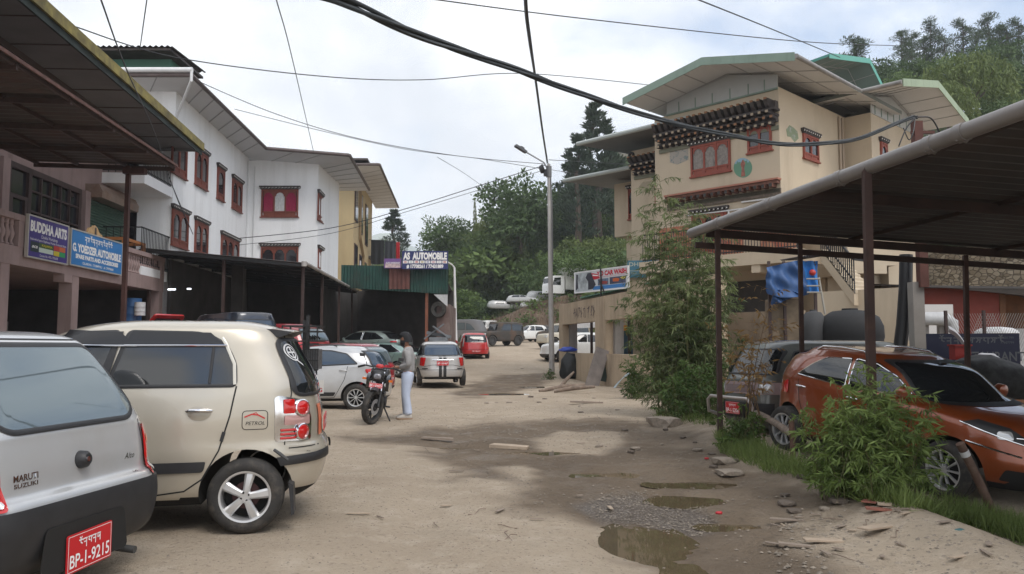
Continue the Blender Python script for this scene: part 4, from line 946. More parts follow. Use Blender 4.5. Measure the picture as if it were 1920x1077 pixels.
p=at(231,600,19.3); mb=MB(); mb.beam((p.x,p.y,-.1),(p.x,p.y,5.8),.10,.10); mb.box((p.x-.1,p.y-.1,5.6),(p.x+.42,p.y+.1,5.74)); pa(mb,'awning_post',mat('red_brown_post',(.075,.033,.027),.6,var=.3,scale=3,streak=.5),0)
# --- signs
def board(name,label,W,s0,s1,z0,z1,m,frame=None,y=-.1,grp=None,th=.06):
    base=W.pt((s0+s1)/2,y,z0); root=thing(name,label,'sign',base,0,grp)
    root_panel=MB().box((s0,y,z0),(s1,y+th,z1),0,W.M).build('panel',m,root,0,True)
    if frame:
        t=.035; f=MB()
        for a,b,c,d in ((s0-t,s1+t,z0-t,z0),(s0-t,s1+t,z1,z1+t),(s0-t,s0,z0,z1),(s1,s1+t,z0,z1)): f.box((a,y-.012,c),(b,y+th+.004,d),0,W.M)
        f.build('frame',frame,root,0,True)
    return root
def wtext(root,W,s,z,txt,h,w,m,y=-.1,bold=.0,name='lettering',slant=0):
    return text(name,txt,h,W.pt(s,y,z),W.u,(0,0,1),m,root,width=w,bold=bold,depth=.004,world=True,slant=slant)
def wrect(root,W,s0,s1,z0,z1,m,y=-.1,name='picture_block',d=.003):
    return MB().add([W.pt(s0,y-d,z0),W.pt(s1,y-d,z0),W.pt(s1,y-d,z1),W.pt(s0,y-d,z1)],[(0,1,2,3)]).build(name,m,root,0,True)
M_ALU=mat('aluminium_frame',(.55,.52,.48),.45,.5)
M_NAVY=mat('sign_indigo',(.055,.035,.20),.5,var=.08,scale=2); M_SBLUE=mat('sign_blue',(.03,.17,.42),.5,var=.08,scale=2)
M_CR=mat('cream_lettering',(.78,.76,.74),.5)
b=board('shop_sign','indigo BUDDHA ARTS sign board on the balcony','x' and WL,18.45,20.3,3.5,4.44,M_NAVY,M_ALU)
wtext(b,WL,19.38,4.22,'BUDDHA ARTS',.33,1.72,M_CR,bold=.05); wtext(b,WL,19.4,4.0,'Chukha Workshop',.11,.78,M_CR); wtext(b,WL,19.38,3.91,'Deals with all types of Appliances, Wooden Furniture & Others',.075,1.7,M_CR,bold=.005)
wrect(b,WL,18.55,18.92,3.62,3.86,mat('sign_dark_grey',(.02,.035,.04),.5)); wtext(b,WL,18.73,3.74,'aca',.12,.26,M_CR,y=-.104,bold=.02,slant=.4)
wrect(b,WL,18.93,19.6,3.75,3.86,mat('sign_dark_green',(.05,.10,.025),.5)); wtext(b,WL,19.3,3.805,'KAJARIA',.07,.5,mat('sign_yellow',(.55,.45,.03),.5),y=-.104,bold=.02)
wrect(b,WL,18.93,19.6,3.64,3.75,mat('sign_pale_green',(.5,.58,.5),.5)); wrect(b,WL,19.62,19.9,3.76,3.88,mat('sign_red',(.45,.04,.03),.5)); wrect(b,WL,19.9,20.2,3.76,3.88,mat('sign_orange',(.55,.13,.04),.5)); wrect(b,WL,19.62,19.9,3.63,3.75,mat('sign_yellow',(.55,.45,.03),.5)); wrect(b,WL,19.9,20.2,3.63,3.75,mat('sign_green',(.03,.3,.1),.5))
wtext(b,WL,19.4,3.565,'Contact No: +975 17701678',.08,.85,M_CR)
b=board('shop_sign','blue G. YOEDZER AUTOMOBILE sign board on the balcony',WL,20.5,23.6,3.52,4.42,M_SBLUE,M_ALU)
script_marks('lettering',11,.2,WL.pt(22.1,-.1,4.25),WL.u,(0,0,1),M_CR,b,12,True)
wtext(b,WL,22.05,3.98,'G. YOEDZER AUTOMOBILE',.28,2.95,M_CR,bold=.05); wtext(b,WL,22.05,3.76,'SPARE PARTS AND ACCESSORIES',.15,2.6,M_CR,bold=.05); wtext(b,WL,22.1,3.6,'OLAKHA : THIMPHU   # 17979000',.09,1.9,M_CR,bold=.02)
# frame of a table and a carved board on the balcony
P=WL.pt(25.2,.55,3.5); t=thing('table_frame','orange wooden table frame standing on the balcony','table',P)
mo=mat('orange_wood',(.36,.14,.045),.6,var=.2,scale=4); T=Matrix.Translation(P)@WL.M.to_3x3().to_4x4()
for a in (-.75,.75):
    for c in (-.35,.35): MB().box((a-.05,c-.05,0),(a+.05,c+.05,1.25)).build('leg',mo,t).matrix_local=WL.M.to_3x3().to_4x4()
q=MB()
for c in (-.35,.35): q.box((-.7,c-.04,1.16),(.7,c+.04,1.25)); q.box((-.7,c-.03,.2),(.7,c+.03,.26))
for a in (-.75,.75): q.box((a-.04,-.3,1.16),(a+.04,.3,1.25))
q.build('rails',mo,t).matrix_local=WL.M.to_3x3().to_4x4()
mb=MB(); out=[(-.5,0),(.5,0),(.42,.14),(.25,.18),(.12,.30),(-.05,.36),(-.22,.28),(-.38,.24),(-.46,.1)]
mb.prism(out,(0,0,0),WL.u,(0,0,1),WL.n*.06,0); mb.prism([(-.06,.05),(.05,.05),(.03,.3),(-.05,.3)],WL.n*-.006,WL.u,(0,0,1),WL.n*.004,1)
single(mb,'carved_board',[mat('pale_carved_wood',(.45,.29,.14),.7,var=.25,scale=9),M_DENT],'pale carved wooden board standing on the rail behind the blue sign','board',WL.pt(22.3,.1,4.42))
# --- white apartment building
Wb=thing('apartment_building','white three storey building with red-brown timber windows and dark eaves','building',(-12.5,33,0))
def pw(mb,name,m,sm_=0,par=None): return mb.build(name,m,par or Wb,sm_,True)
C1=WL.pt(37.8,0,0)                                                    # inner corner
WF=Wall((-9.27,37.8),(-1,0)); 
WFr=Wall((C1.x,37.8),(1,.0)); WFr.n=Vector((0,1,0)); WFr=Wall((-12.62,37.8),(1,0))
WS=Wall((-9.27,37.8),UL)
mb=MB(); mb.box((27.9,0,-.2),(37.9,9,10.5),0,WL.M); mb.add([],[])
mb.box((-3.5,0,-.2),(3.35,4.6,10.3),0,Wall((-12.62,37.8),(1,0)).M); pw(mb,'wall',M_WWHITE)
for (z,h) in ((6.62,.34),(3.62,.34)): pw(MB().box((25.4,.02,z),(27.9,3.2,z+h),0,WL.M),'balcony_slab',M_WWHITE)
for z in (6.96,3.96):
    r_=MB(); top=z+1.0 if z>6 else z+1.25
    for k in range(19): a=25.45+k*.13; r_.beam(WL.pt(a,.07,z),WL.pt(a,.07,top),.018)
    for k in range(14): a=.07+k*.22; r_.beam(WL.pt(25.45,a,z),WL.pt(25.45,a,top),.018)
    for zz in (z+.1,top): r_.beam(WL.pt(25.42,.07,zz),WL.pt(27.9,.07,zz),.04); r_.beam(WL.pt(25.45,.05,zz),WL.pt(25.45,3,zz),.04)
    pw(r_,'balcony_railing',M_IRON)
mb=MB(); mb.box((27.87,1.2,4.0),(27.9,2.1,6.2),0,WL.M); mb.box((27.87,1.2,7.0),(27.9,2.1,9.2),0,WL.M); pw(mb,'balcony_door',M_PANE)
def wpx(W,parent,xl,xr,yt,yb,n,curt=None,**k):
    s0,z1=W.sz(xl,yt); s1,_=W.sz(xr,yt); _,z0=W.sz(xl,yb)
    if s1<s0: s0,s1=s1,s0
    return bwindow(parent,W,s0,s1,z0,z1,n,curt,**k)
for (a,b_,t_,bt,n) in ((322,350,251,322,2),(366,389,278,345,2),(407,420,313,372,1),(435,453,334,390,2),(322,352,391,459,2),(365,389,413,482,2),(414,447,440,505,3)):
    wpx(WL,Wb,a,b_,t_,bt,n)
wpx(WFr,Wb,491,560,356,407,3,[M_CURT,M_CURTW,M_CURT]); wpx(WFr,Wb,490,560,463,512,3,[None])
for (a,b_,t_,bt) in ((595.5,604,362,412),(611,616.5,382,428),(595.5,604,466,510),(609,616,478,520)): wpx(WS,Wb,a,b_,t_,bt,2 if a<600 else 1)
# eaves: white boarded soffit, dark edge, gutter
E0=at(355,137,27.0); E0=Vector((-10.9,26.6,10.55)); E1=Vector((-11.66,38.1,10.5)); 
def eave(parent,pts,inner,zt,name='roof'):
    """pts: outer edge polyline, inner: same number of points further in"""
    k=len(pts); up=Vector((0,0,.16)); mb=MB()
    vs=[]; 
    for p,q in zip(pts,inner): vs+=[p,q,p+up,q+Vector((0,0,.5))]
    fs=[]; mi=[]
    for i in range(k-1):
        a=i*4; b=(i+1)*4
        fs+=[(a,b,b+1,a+1),(a+2,a+3,b+3,b+2),(a,a+2,b+2,b)]; mi+=[1,0,0]
    fs+=[(0,1,3,2),((k-1)*4,(k-1)*4+2,(k-1)*4+3,(k-1)*4+1)]; mi+=[0,0]
    mb.add(vs,fs); mb.mi=mi
    o=mb.build(name,[M_ROOFD,M_SOFF],parent,0,True)
    b=MB()
    for p,q in zip(pts,pts[1:]):
        d=(q-p); n=max(1,int(d.length/1.1))
        i0=pts.index(p)
        for j in range(1,n): t=j/n; b.beam(p.lerp(q,t)-Vector((0,0,.012)),inner[i0].lerp(inner[i0+1],t)-Vector((0,0,.012)),.03,.02)
    b.build('soffit_joint',mat('soffit_joint_grey',(.36,.36,.36),.8),o,0,True)
    g=MB()
    for p,q in zip(pts,pts[1:]): g.tube([p+Vector((.05,-.02,.06)),q+Vector((.05,-.02,.06))],.075,8)
    g.build('gutter',mat('brown_gutter',(.10,.075,.07),.5,var=.2),o,40,True)
    return o
pts=[Vector((-16,26.4,10.5)),Vector((-10.85,26.55,10.5)),Vector((-11.6,37.2,10.5)),Vector((-11.55,36.3,10.12)) ]
pts=[Vector((-20,26.5,10.5)),Vector((-10.9,26.5,10.5)),Vector((-11.35,36.25,10.42)),Vector((-7.55,36.45,10.15)),Vector((-8.05,44.3,10.1))]
inner=[Vector((-20,28.4,10.42)),Vector((-12.0,28.0,10.42)),Vector((-12.75,37.9,10.36)),Vector((-9.3,37.85,10.1)),Vector((-9.7,44.3,10.1))]
eave(Wb,pts,inner,0)
mb=MB().slab([Vector((-20,27.2,11.0)),Vector((-11.6,27.2,10.9)),Vector((-12.9,37,10.75)),Vector((-21,44.5,10.9))],.12); pw(mb,'main_roof',M_ROOFD)
q0=at(345,133,28.5); mb=MB(); mb.box((-20,28.2,10.9),(q0.x-.35,30,11.75)); pw(mb,'clerestory',mat('green_board',(.08,.2,.15),.7,var=.1,scale=1))
mb=MB(); cs=corrug(Vector((-20,27.2,11.85)),Vector((q0.x+.1,27.2,11.85)),Vector((-20,30.3,12.0)),40,.03); cs.slab([Vector((-20,27.3,11.82)),Vector((q0.x,27.3,11.82)),Vector((q0.x,30.3,11.82)),Vector((-20,30.3,11.82))],.08); pw(cs,'clerestory_roof',M_ROOFD)
mb=MB(); mb.tube([Vector((-20,26.42,10.72)),Vector((-10.8,26.42,10.72))],.09,10); mb.tube([(-10.82,26.4,10.72),(-10.82,26.4,10.35),(-11.7,27.6,9.7),(-12.0,27.85,9.2)],.05,8); pw(mb,'white_gutter',M_GUT,40)
mb=MB(); mb.tube([WL.pt(37.5,-.06,10.2),WL.pt(37.5,-.06,4.2)],.03,6); mb.tube([Vector((-12.3,37.74,10)),Vector((-12.3,37.74,4))],.02,6); pw(mb,'drain_pipe',M_GUT,40)
# --- dark awning over the workshops
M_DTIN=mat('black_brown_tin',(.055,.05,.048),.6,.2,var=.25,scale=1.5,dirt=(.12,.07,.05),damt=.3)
Aw=thing('workshop_awning','long dark tin awning on thin posts in front of the white building','awning',(-8.5,32,.4))
c00=Vector((-6.76,26.0,4.12)); c01=Vector((-7.62,39.0,4.12)); c10=Vector((-12.2,26.0,4.62)); c11=Vector((-12.9,39,4.62))
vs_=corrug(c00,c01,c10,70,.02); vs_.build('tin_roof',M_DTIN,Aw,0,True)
mb=MB()
for k in range(9): 
    t=k/8; mb.beam(c00.lerp(c01,t)+Vector((0,0,-.09)),c10.lerp(c11,t)+Vector((0,0,-.09)),.06,.1)
for t in (.02,.3,.6,.9): mb.beam(c00.lerp(c10,t)+Vector((0,0,-.05)),c01.lerp(c11,t)+Vector((0,0,-.05)),.05,.06)
mb.build('purlins',M_IRON,Aw,0,True)
mb=MB(); mb.tube([c00+Vector((.05,-.1,-.02)),c01+Vector((.05,0,-.02))],.06,8); mb.lathe([(.001,0),(.09,0),(.09,.16),(.001,.16)],10,0,Matrix.Translation(c00+Vector((0,-.1,-.12)))); mb.build('gutter',mat('grey_gutter',(.36,.34,.32),.6,var=.4,scale=1.5,dirt=(.08,.07,.06),damt=.7),Aw,40,True)
for (t,u) in ((.02,.02),(.33,.03),(.66,.03),(.98,.03),(.02,.5),(.02,.95)):
    p=c00.lerp(c01,t).lerp(c10.lerp(c11,t),u); MB().beam((p.x,p.y,.3),(p.x,p.y,p.z-.1),.09).build('post',M_WOODD,Aw,0,True)
for (s,y,ww,m_) in ((30.5,.0,.5,M_TAN),(34,.0,.5,M_TAN),(29,-2.2,.42,M_DARKIN)):
    single(MB().box((s,y,0),(s+ww,y+ww,4.4),0,WL.M),'pillar',m_,{30.5:'tan plastered pillar under the dark awning, nearer of the two',34:'tan plastered pillar under the dark awning, farther of the two',29:'pillar wrapped in dark sheeting under the dark awning'}[s],'pillar',WL.pt(s,y,.3),0,None,0,True)
single(MB().box((27.6,-.14,0),(37.7,-.02,4.4),0,WL.M),'workshop_shade_panel',M_DARKIN,'long panel painted dark as shade over the white wall behind the awning workshop','wall',WL.pt(33,.3,0),0,None,0,True)  # dark sheet paints the awning's shade over the white ground floor
single(MB().box((-12.7,37.55,0),(-9.2,37.7,4.5)).box((-9.2,37.55,0),(-9.05,42,4.5)),'workshop_shade_panel',M_DARKIN,'panel painted dark as shade in the inner corner behind the dark awning','wall',(-11,37.6,0),0,None,0,True)  # more painted shade, laid over the projecting block's white walls
M_TUBE=mat('lit_fluorescent_tube',(.9,.95,1),.5,emit=3)
for (a,b_,y_) in ((315,329,543),(351,358,542)):
    p=at(a,y_,27.5); q=at(b_,y_,27.5); single(MB().tube([p,q],.025,8),'tube_light',M_TUBE,'lit fluorescent tube under the dark awning, %s one'%('longer' if a==315 else 'shorter'),'lamp',p,0,'tube lights under the awning',40,True)
def drum(px,py,Y_,r,h,m,lb,nm='drum'):
    p=at(px,py,Y_); single(MB().lathe([(.001,0),(r,0),(r*1.02,h*.03),(r,h*.06),(r,h*.32),(r*1.03,h*.34),(r,h*.36),(r,h*.64),(r*1.03,h*.66),(r,h*.68),(r,h*.96),(r*1.02,h),(.001,h*.98)],20),nm,m,lb,nm,p,0,None,40)
drum(247,604,25.5,.28,.75,mat('blue_drum_paint',(.03,.10,.24),.5),'blue drum in the gap between shop building and dark awning'); drum(262,592,25.2,.16,.42,M_CURTW,'white bucket on top of the blue drum','bucket')
for k,(s_,y_) in enumerate(((22.2,2.6),(24.6,3.4),(19.0,3.2))):
    for j in range(4): single(MB().lathe([(.17,-.08),(.33,-.1),(.36,0),(.33,.1),(.17,.08)],20,0,None,True),'stacked_tyre',M_TYRE,'tyre in a low stack inside the dark shop workshop','tyre',WL.pt(s_+.02*j,y_,.12+.2*j),0,'stacked tyres in the workshop',40)
for k,(s_,lb) in enumerate(((20.5,'nearer'),(25.2,'farther'))):
    sh_=thing('shelf_rack','steel shelf rack with boxes inside the dark shop workshop, %s one'%lb,'shelves',WL.pt(s_,4.6,0)); mb=MB()
    for z in (.4,1.1,1.8): mb.box((s_-.9,4.4,z),(s_+.9,4.95,z+.04),0,WL.M)
    for a in (-.88,.88): mb.box((s_+a-.02,4.4,0),(s_+a+.02,4.44,2.2),0,WL.M)
    mb.build('frame',M_CONC,sh_,0,True); rb_=random.Random(k)
    for z in (.44,1.14,1.84):
        for q in range(4): a=s_-.8+q*.42; MB().box((a,4.45,z),(a+rb_.uniform(.2,.36),4.85,z+rb_.uniform(.2,.45)),0,WL.M).build('box',rb_.choice((M_MAUVE,M_SBLUE if 'M_SBLUE' in globals() else M_CONC,M_TAN,M_CURT)),sh_,0,True)
# --- ochre building behind
Y=thing('apartment_building','ochre building with laundry on its balcony behind the white one','building',(-11,50,0))
def py_(mb,name,m,sm_=0,par=None): return mb.build(name,m,par or Y,sm_,True)
WY=Wall((-9.6,48),UL)
mb=MB(); mb.box((0,0,0),(10.2,7,12),0,WY.M); py_(mb,'wall',M_OCHRE)
eave(Y,[Vector((-16,46.6,12.1)),Vector((-7.9,46.8,12.1)),Vector((-8.9,61.7,12.15))],[Vector((-16,48,12.0)),Vector((-9.6,48,12.0)),Vector((-10.5,61,12.0))],0)
mb=MB().slab([Vector((-16,47,12.7)),Vector((-8.6,47,12.6)),Vector((-9.5,61.5,12.6)),Vector((-17,61.5,12.7))],.12); py_(mb,'main_roof',M_ROOFD)
for (s0,s1,z0,z1) in ((.5,1.7,9.2,11.3),(3.2,4.2,8.8,11.2),(6.0,7.2,8.4,11),(.6,1.8,5.6,7.6),(3.1,4.2,5.2,7.2),(5.5,6.8,4.9,7.0)):
    f=MB().box((s0-.1,-.05,z0-.1),(s1+.1,0,z1+.1),0,WY.M); o=py_(f,'window',M_WOODD); py_(MB().box((s0,-.065,z0),(s1,-.052,z1),0,WY.M),'pane',M_PANE,0,o)
mb=MB(); mb.tube([WY.pt(2.5,-.08,11.8),WY.pt(2.5,-.08,8.2),WY.pt(4.6,-.08,7.2),WY.pt(4.6,-.08,3)],.06,6); mb.tube([WY.pt(3,-.08,11.8),WY.pt(3,-.08,8.4),WY.pt(4.9,-.08,7.4),WY.pt(4.9,-.08,3)],.05,6); py_(mb,'drain_pipe',mat('ochre_pipe',(.26,.18,.09),.6),40)
mb=MB(); mb.box((8.2,-1.3,7.6),(10.2,0,7.8),0,WY.M); mb.box((8.2,-1.3,4.6),(10.2,0,4.8),0,WY.M); py_(mb,'balcony_slab',M_CONC)
def cloth(W,s0,s1,z0,z1,y,m,label):
    ph=s0*7; mb=MB().sheet(lambda u,v:W.pt(lerp(s0,s1,u),y+.05*math.sin(u*14+ph)*(1.2-v),lerp(z0,z1,v)-.06*math.sin(u*3.1)*(1-v)),16,4)
    single(mb,'laundry_cloth',m,label,'laundry',W.pt((s0+s1)/2,y,z0),0,'laundry on the ochre building',60,True)
WY2=Wall((-9.95,55.8),(1,.15))
mk_=mat('black_cloth',(.02,.022,.025),.9); 
cloth(WY2,0.05,.95,7.2,8.85,0,mk_,'black cloth hanging beside the ochre building, nearest its wall'); cloth(WY2,1.0,1.75,7.35,8.8,.05,mat('charcoal_cloth',(.04,.045,.055),.9),'charcoal cloth hanging next to the red one'); cloth(WY2,1.8,2.05,7.3,8.75,0,mat('red_cloth',(.4,.02,.03),.9),'red cloth at the end of the washing line')
single(MB().tube([WY2.pt(-.1,0,8.87),WY2.pt(2.3,0,8.8)],.02,6),'washing_line',M_IRON,'washing line carrying dark cloths beside the ochre building','line',WY2.pt(1,0,8.8),0,None,0,True)
cloth(WY,1.0,1.7,5.0,6.7,-.3,mat('grey_white_cloth',(.5,.5,.52),.9),'pale shirt hanging at a window of the ochre building'); cloth(WY,2.3,3.3,4.5,6.0,-.3,mk_,'dark clothes hanging low on the ochre building')
# --- green workshop with the AS AUTOMOBILE board
Gs=thing('workshop','green corrugated workshop with a dark open front','workshop',(-5.2,38,.5))
def pg(mb,name,m,sm_=0,par=None): return mb.build(name,m,par or Gs,sm_,True)
M_GTIN=mat('dark_green_tin',(.018,.06,.048),.55,.1,var=.3,scale=1.2,dirt=(.10,.05,.04),damt=.35)
a=at(640,497,36); b_=at(841,502,36); az,bz=a.z,b_.z; 
n=34; mb=MB(); mb.sheet(lambda u,v:Vector((lerp(a.x,b_.x,u),36-.04*max(-.6,min(.6,math.sin(u*n*2*math.pi))),lerp(lerp(4.05,3.75,u),lerp(az,bz,u),v))),n*8,1); pg(mb,'fascia',M_GTIN)
mb=MB(); mb.sheet(lambda u,v:Vector((lerp(-5.55,-4.6,u),35.95-.04*max(-.6,min(.6,math.sin(u*5*2*math.pi))),lerp(3.98,4.9,v))),48,1); pg(mb,'rusty_panel',mat('rust_red_tin',(.13,.05,.04),.6,var=.25,scale=2))
mb=MB().slab([Vector((a.x,36.05,4.3)),Vector((b_.x,36.05,4.25)),Vector((b_.x-.5,45,4.6)),Vector((a.x-.5,45,4.6))],.08); pg(mb,'roof',M_DTIN)
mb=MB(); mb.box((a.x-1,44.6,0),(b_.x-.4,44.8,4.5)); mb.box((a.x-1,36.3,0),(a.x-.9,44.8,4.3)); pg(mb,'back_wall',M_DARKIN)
p=at(800,600,36.2); pg(MB().beam((p.x,p.y,.3),(p.x,p.y,4.2),.13),'post',mat('rust_orange_post',(.22,.075,.04),.7,var=.25,scale=4))
q=at(832,600,36.2); pg(MB().box((q.x-.32,36.2,.3),(q.x+.28,40,3.3)),'side_wall',mat('patched_board',(.22,.17,.15),.8,var=.4,scale=1.8,col2=(.10,.05,.045)))
mb=MB(); mb.prism([(0,0),(.62,0),(.62,-.55)],(b_.x-.66,36.02,3.74),(1,0,0),(0,0,1),(0,.04,0)); pg(mb,'white_gusset',M_CURTW)
single(MB().lathe([(.17,-.08),(.33,-.1),(.36,0),(.33,.1),(.17,.08)],20,0,Matrix.Translation(at(822,581,36.05))@Matrix.Rotation(R(90),4,'X'),True),'hung_tyre',M_TYRE,'black tyre hung on the workshop side wall','tyre',at(822,581,36.05),0,None,40,True)
WA=Wall((0,35.7),(1,0)); X=lambda px:(px-960)/1500*35.7
sx0,sz1=WA.sz(754,471); sx1,sz0=WA.sz(840,505)
b=board('workshop_sign','dark blue AS AUTOMOBILE board on the green workshop roof',WA,sx0,sx1,sz0,sz1,mat('sign_navy',(.02,.028,.12),.5),None,0)
sc=(sx0+sx1)/2; hz=sz1-sz0; wtext(b,WA,sc,sz1-hz*.28,'AS  AUTOMOBILE',hz*.5,(sx1-sx0)*.95,M_CR,0,bold=.055); wtext(b,WA,sc,sz0+hz*.15,'# 17708261 / 77431889',hz*.26,(sx1-sx0)*.8,M_CR,0,bold=.05)
cols=[(.55,.2,.2),(.5,.55,.55),(.5,.08,.08),(.45,.38,.15),(.3,.3,.45),(.55,.25,.3),(.6,.6,.6),(.55,.2,.15)]
for k in range(8):
    u=sx0+(sx1-sx0)*(.02+.122*k); wrect(b,WA,u,u+.22,sz0+hz*.32,sz0+hz*.47,M_CR,0,'logo_tile'); wrect(b,WA,u+.05,u+.17,sz0+hz*.36,sz0+hz*.43,mat('logo_%d'%k,cols[k],.5),0,'logo_mark',.006)
b=board('workshop_sign','small purple and white banner left of the AS AUTOMOBILE board',WA,WA.sz(720,486)[0],WA.sz(752,486)[0],WA.sz(736,503)[1],WA.sz(736,485)[1],mat('banner_purple',(.16,.08,.25),.5),None,.05)
u0,v0=WA.sz(722,502); u1,v1=WA.sz(750,495); wrect(b,WA,u0,u1,v0,v0+.18,mat('banner_pale',(.5,.38,.38),.5,var=.5,scale=9),.05); wtext(b,WA,(u0+u1)/2,v1+.05,'AUTO WORKSHOP',.1,.62,M_CR,.05,bold=.02)
# ---------- the tan house with painted cornices
KX,KY=8.84,26.0; UF=(.697,-.717); UR=(.717,.697)
WH=Wall((KX,KY),UF); WR=Wall((KX,KY),UR)
H=thing('house','tan two storey house with painted cornices and green trimmed gable roofs','house',(KX,KY+3,.2))
def ph(mb,name,m,sm_=0,par=None): return mb.build(name,m,par or H,sm_,True)
mb=MB(); mb.box((-4.42,0,-.3),(0,6.5,10.0),0,WH.M); ph(mb,'wall',M_TAN)
mb=MB(); mb.box((.02,.05,-.3),(5.0,5,9.95),0,WR.M); mb.box((5.0,-1.02,-.3),(9.6,5,9.95),0,WR.M); ph(mb,'side_wall',M_TAN)
mb=MB(); mb.box((-7.1,1.3,-.3),(-4.42,6.5,9.3),0,WH.M); ph(mb,'recessed_wall',M_TAN)
mb=MB(); mb.box((-9.0,2.6,6.1),(-7.1,6.5,8.4),0,WH.M); mb.box((-8.6,2.9,-.3),(-7.1,6.5,6.1),0,WH.M); ph(mb,'end_wall',M_TAN)
M_RED_W=mat('terracotta_wood',(.235,.052,.03),.6,var=.15,scale=5)
M_DOTO=mat('ochre_dentil_end',(.26,.12,.05),.6); M_DOTW=mat('cream_dentil_end',(.33,.26,.18),.6)
M_BANDG=mat('grey_green_band',(.17,.17,.12),.8); M_PINKL=mat('pink_ledge',(.36,.15,.10),.7)
def cornice(par,W,s0,s1,z0,z1,rows=3,proj=.5,teeth=True,cm=None,dm=None):
    h=(z1-z0); o=None; d=MB(); e1=MB(); e2=MB(); rh=h*(.62 if teeth else 1)/rows
    for r in range(rows):
        zb=z0+rh*r; y=-(.06+proj*.62*(r+1)/rows)
        d.box((s0-.03*r,y,zb+rh*.55),(s1+.03*r,.0,zb+rh*.97),0,W.M)
        n=max(3,int((s1-s0)/.26)); 
        for i in range(n):
            a=s0+(s1-s0)*(i+(.5 if r%2 else .12))/n; q=(s1-s0)/n
            d.box((a,y-.10,zb+rh*.02),(a+q*.45,-.001,zb+rh*.54),0,W.M)
            (e1 if r%2 else e2).box((a+.012,y-.112,zb+rh*.06),(a+q*.45-.012,y-.101,zb+rh*.5),0,W.M)
    if teeth:
        zb=z0+h*.62; n=max(3,int((s1-s0)/.24))
        for i in range(n):
            a=s0+(s1-s0)*i/n; q=(s1-s0)/n*.52
            d.prism([(0,0),(0,h*.36),(-proj*.72-.1,h*.36),(-proj*.72-.18,h*.30),(-proj*.72-.08,h*.1),(-proj*.6,0)],W.pt(a,0,zb),W.n,(0,0,1),W.u*q)
            e1.box((a+.02,-proj*.72-.2,zb+h*.30),(a+q-.02,-proj*.72-.11,zb+h*.375),0,W.M)
        d.box((s0,-.2,zb),(s1,-.001,zb+h*.3),0,W.M)
    o=d.build('cornice',cm or mat('brown_black_cornice',(.05,.04,.036),.7,var=.4,scale=6),par,0,True)
    finish(e1.mesh('dentil_ends'),'dentil_ends',dm or M_DOTO,o,0,True); finish(e2.mesh('dentil_ends'),'dentil_ends',dm or M_DOTW,o,0,True)
    b=MB().box((s0-.02,-.05,z0-.16),(s1+.02,0,z0-.02),0,W.M); b.build('painted_band',M_BANDG,o,0,True)
    return o
cornice(H,WH,-4.75,-.02,8.72,9.58)
cornice(H,WH,-4.42,-.02,6.62,6.86,1,.25,False,mat('rust_brown_cornice',(.13,.05,.03),.7,var=.3,scale=5),mat('dark_dentil_end',(.035,.03,.028),.7))
MB().box((-4.44,-.26,6.86),(.03,0,6.92),0,WH.M).build('ledge',M_PINKL,H,0,True)
MB().box((-4.44,-.05,6.36),(.02,0,6.60),0,WH.M).build('painted_band',mat('dark_painted_band',(.13,.10,.075),.8,var=.5,scale=14),H,0,True)
W2=WH.shift(1.3); W3=WH.shift(2.6)
cornice(H,W2,-6.9,-4.42,8.25,8.95)
for (W,xl,xr,yt,yb,n,cu) in ((WH,1296,1370,276,333,3,[M_LACE]),(WH,1402,1447,243,289,2,None),(WR,1504,1532,250,295,2,None),(W2,1229,1252,340,382,1,[M_LACE]),(W3,1179,1192,356,412,1,None)):
    wpx(W,H,xl,xr,yt,yb,n,cu,wood=M_RED_W)
bwindow(H,WR,6.15-.4,6.75-.4,7.5,9.0,1,None,wood=M_RED_W,y=-1.02); bwindow(H,WR,7.4,8.3,7.7,8.7,2,None,wood=M_RED_W,y=-1.02); bwindow(H,WH,-3.4,-2.0,4.7,6.1,3,None,wood=M_RED_W)
# painted murals
def mural(name,W,pts,cols,sc,d=.006,par=None):
    m=bpy.data.materials.new(name+'_paint'); m.use_nodes=True; nt=m.node_tree; N=nt.nodes; L=nt.links
    tc=N.new('ShaderNodeTexCoord'); n=N.new('ShaderNodeTexNoise'); n.inputs['Scale'].default_value=sc; n.inputs['Detail'].default_value=6; n.inputs['Distortion'].default_value=1.2; L.new(tc.outputs['Object'],n.inputs['Vector'])
    r=N.new('ShaderNodeValToRGB'); e=r.color_ramp.elements; r.color_ramp.interpolation='CONSTANT'
    for i,c in enumerate(cols):
        q=e[i] if i<2 else e.new(0); q.position=.4+.22*i/len(cols) if i else 0; q.color=(*c,1)
    L.new(n.outputs['Fac'],r.inputs[0]); L.new(r.outputs[0],N['Principled BSDF'].inputs['Base Color']); N['Principled BSDF'].inputs['Roughness'].default_value=.8
    q=[W.sz(*p) for p in pts]; mb=MB().prism([(s,z) for s,z in q],W.pt(0,-d,0),W.u,(0,0,1),W.n*(d-.001)); return mb.build(name,m,par or H,0,True)
mural('dragon_mural',WH,[(1256,272),(1290,266),(1291,300),(1270,309),(1256,305)],[(.33,.30,.26),(.40,.33,.25),(.36,.14,.09),(.16,.2,.2),(.4,.34,.26)],9)
rm_=mural('round_mural',WH,[(1393+17.5*math.cos(R(a)),315-18.5*math.sin(R(a))) for a in range(0,360,15)],[(.10,.22,.14),(.2,.36,.42),(.45,.5,.48),(.36,.14,.09),(.13,.25,.2)],7)
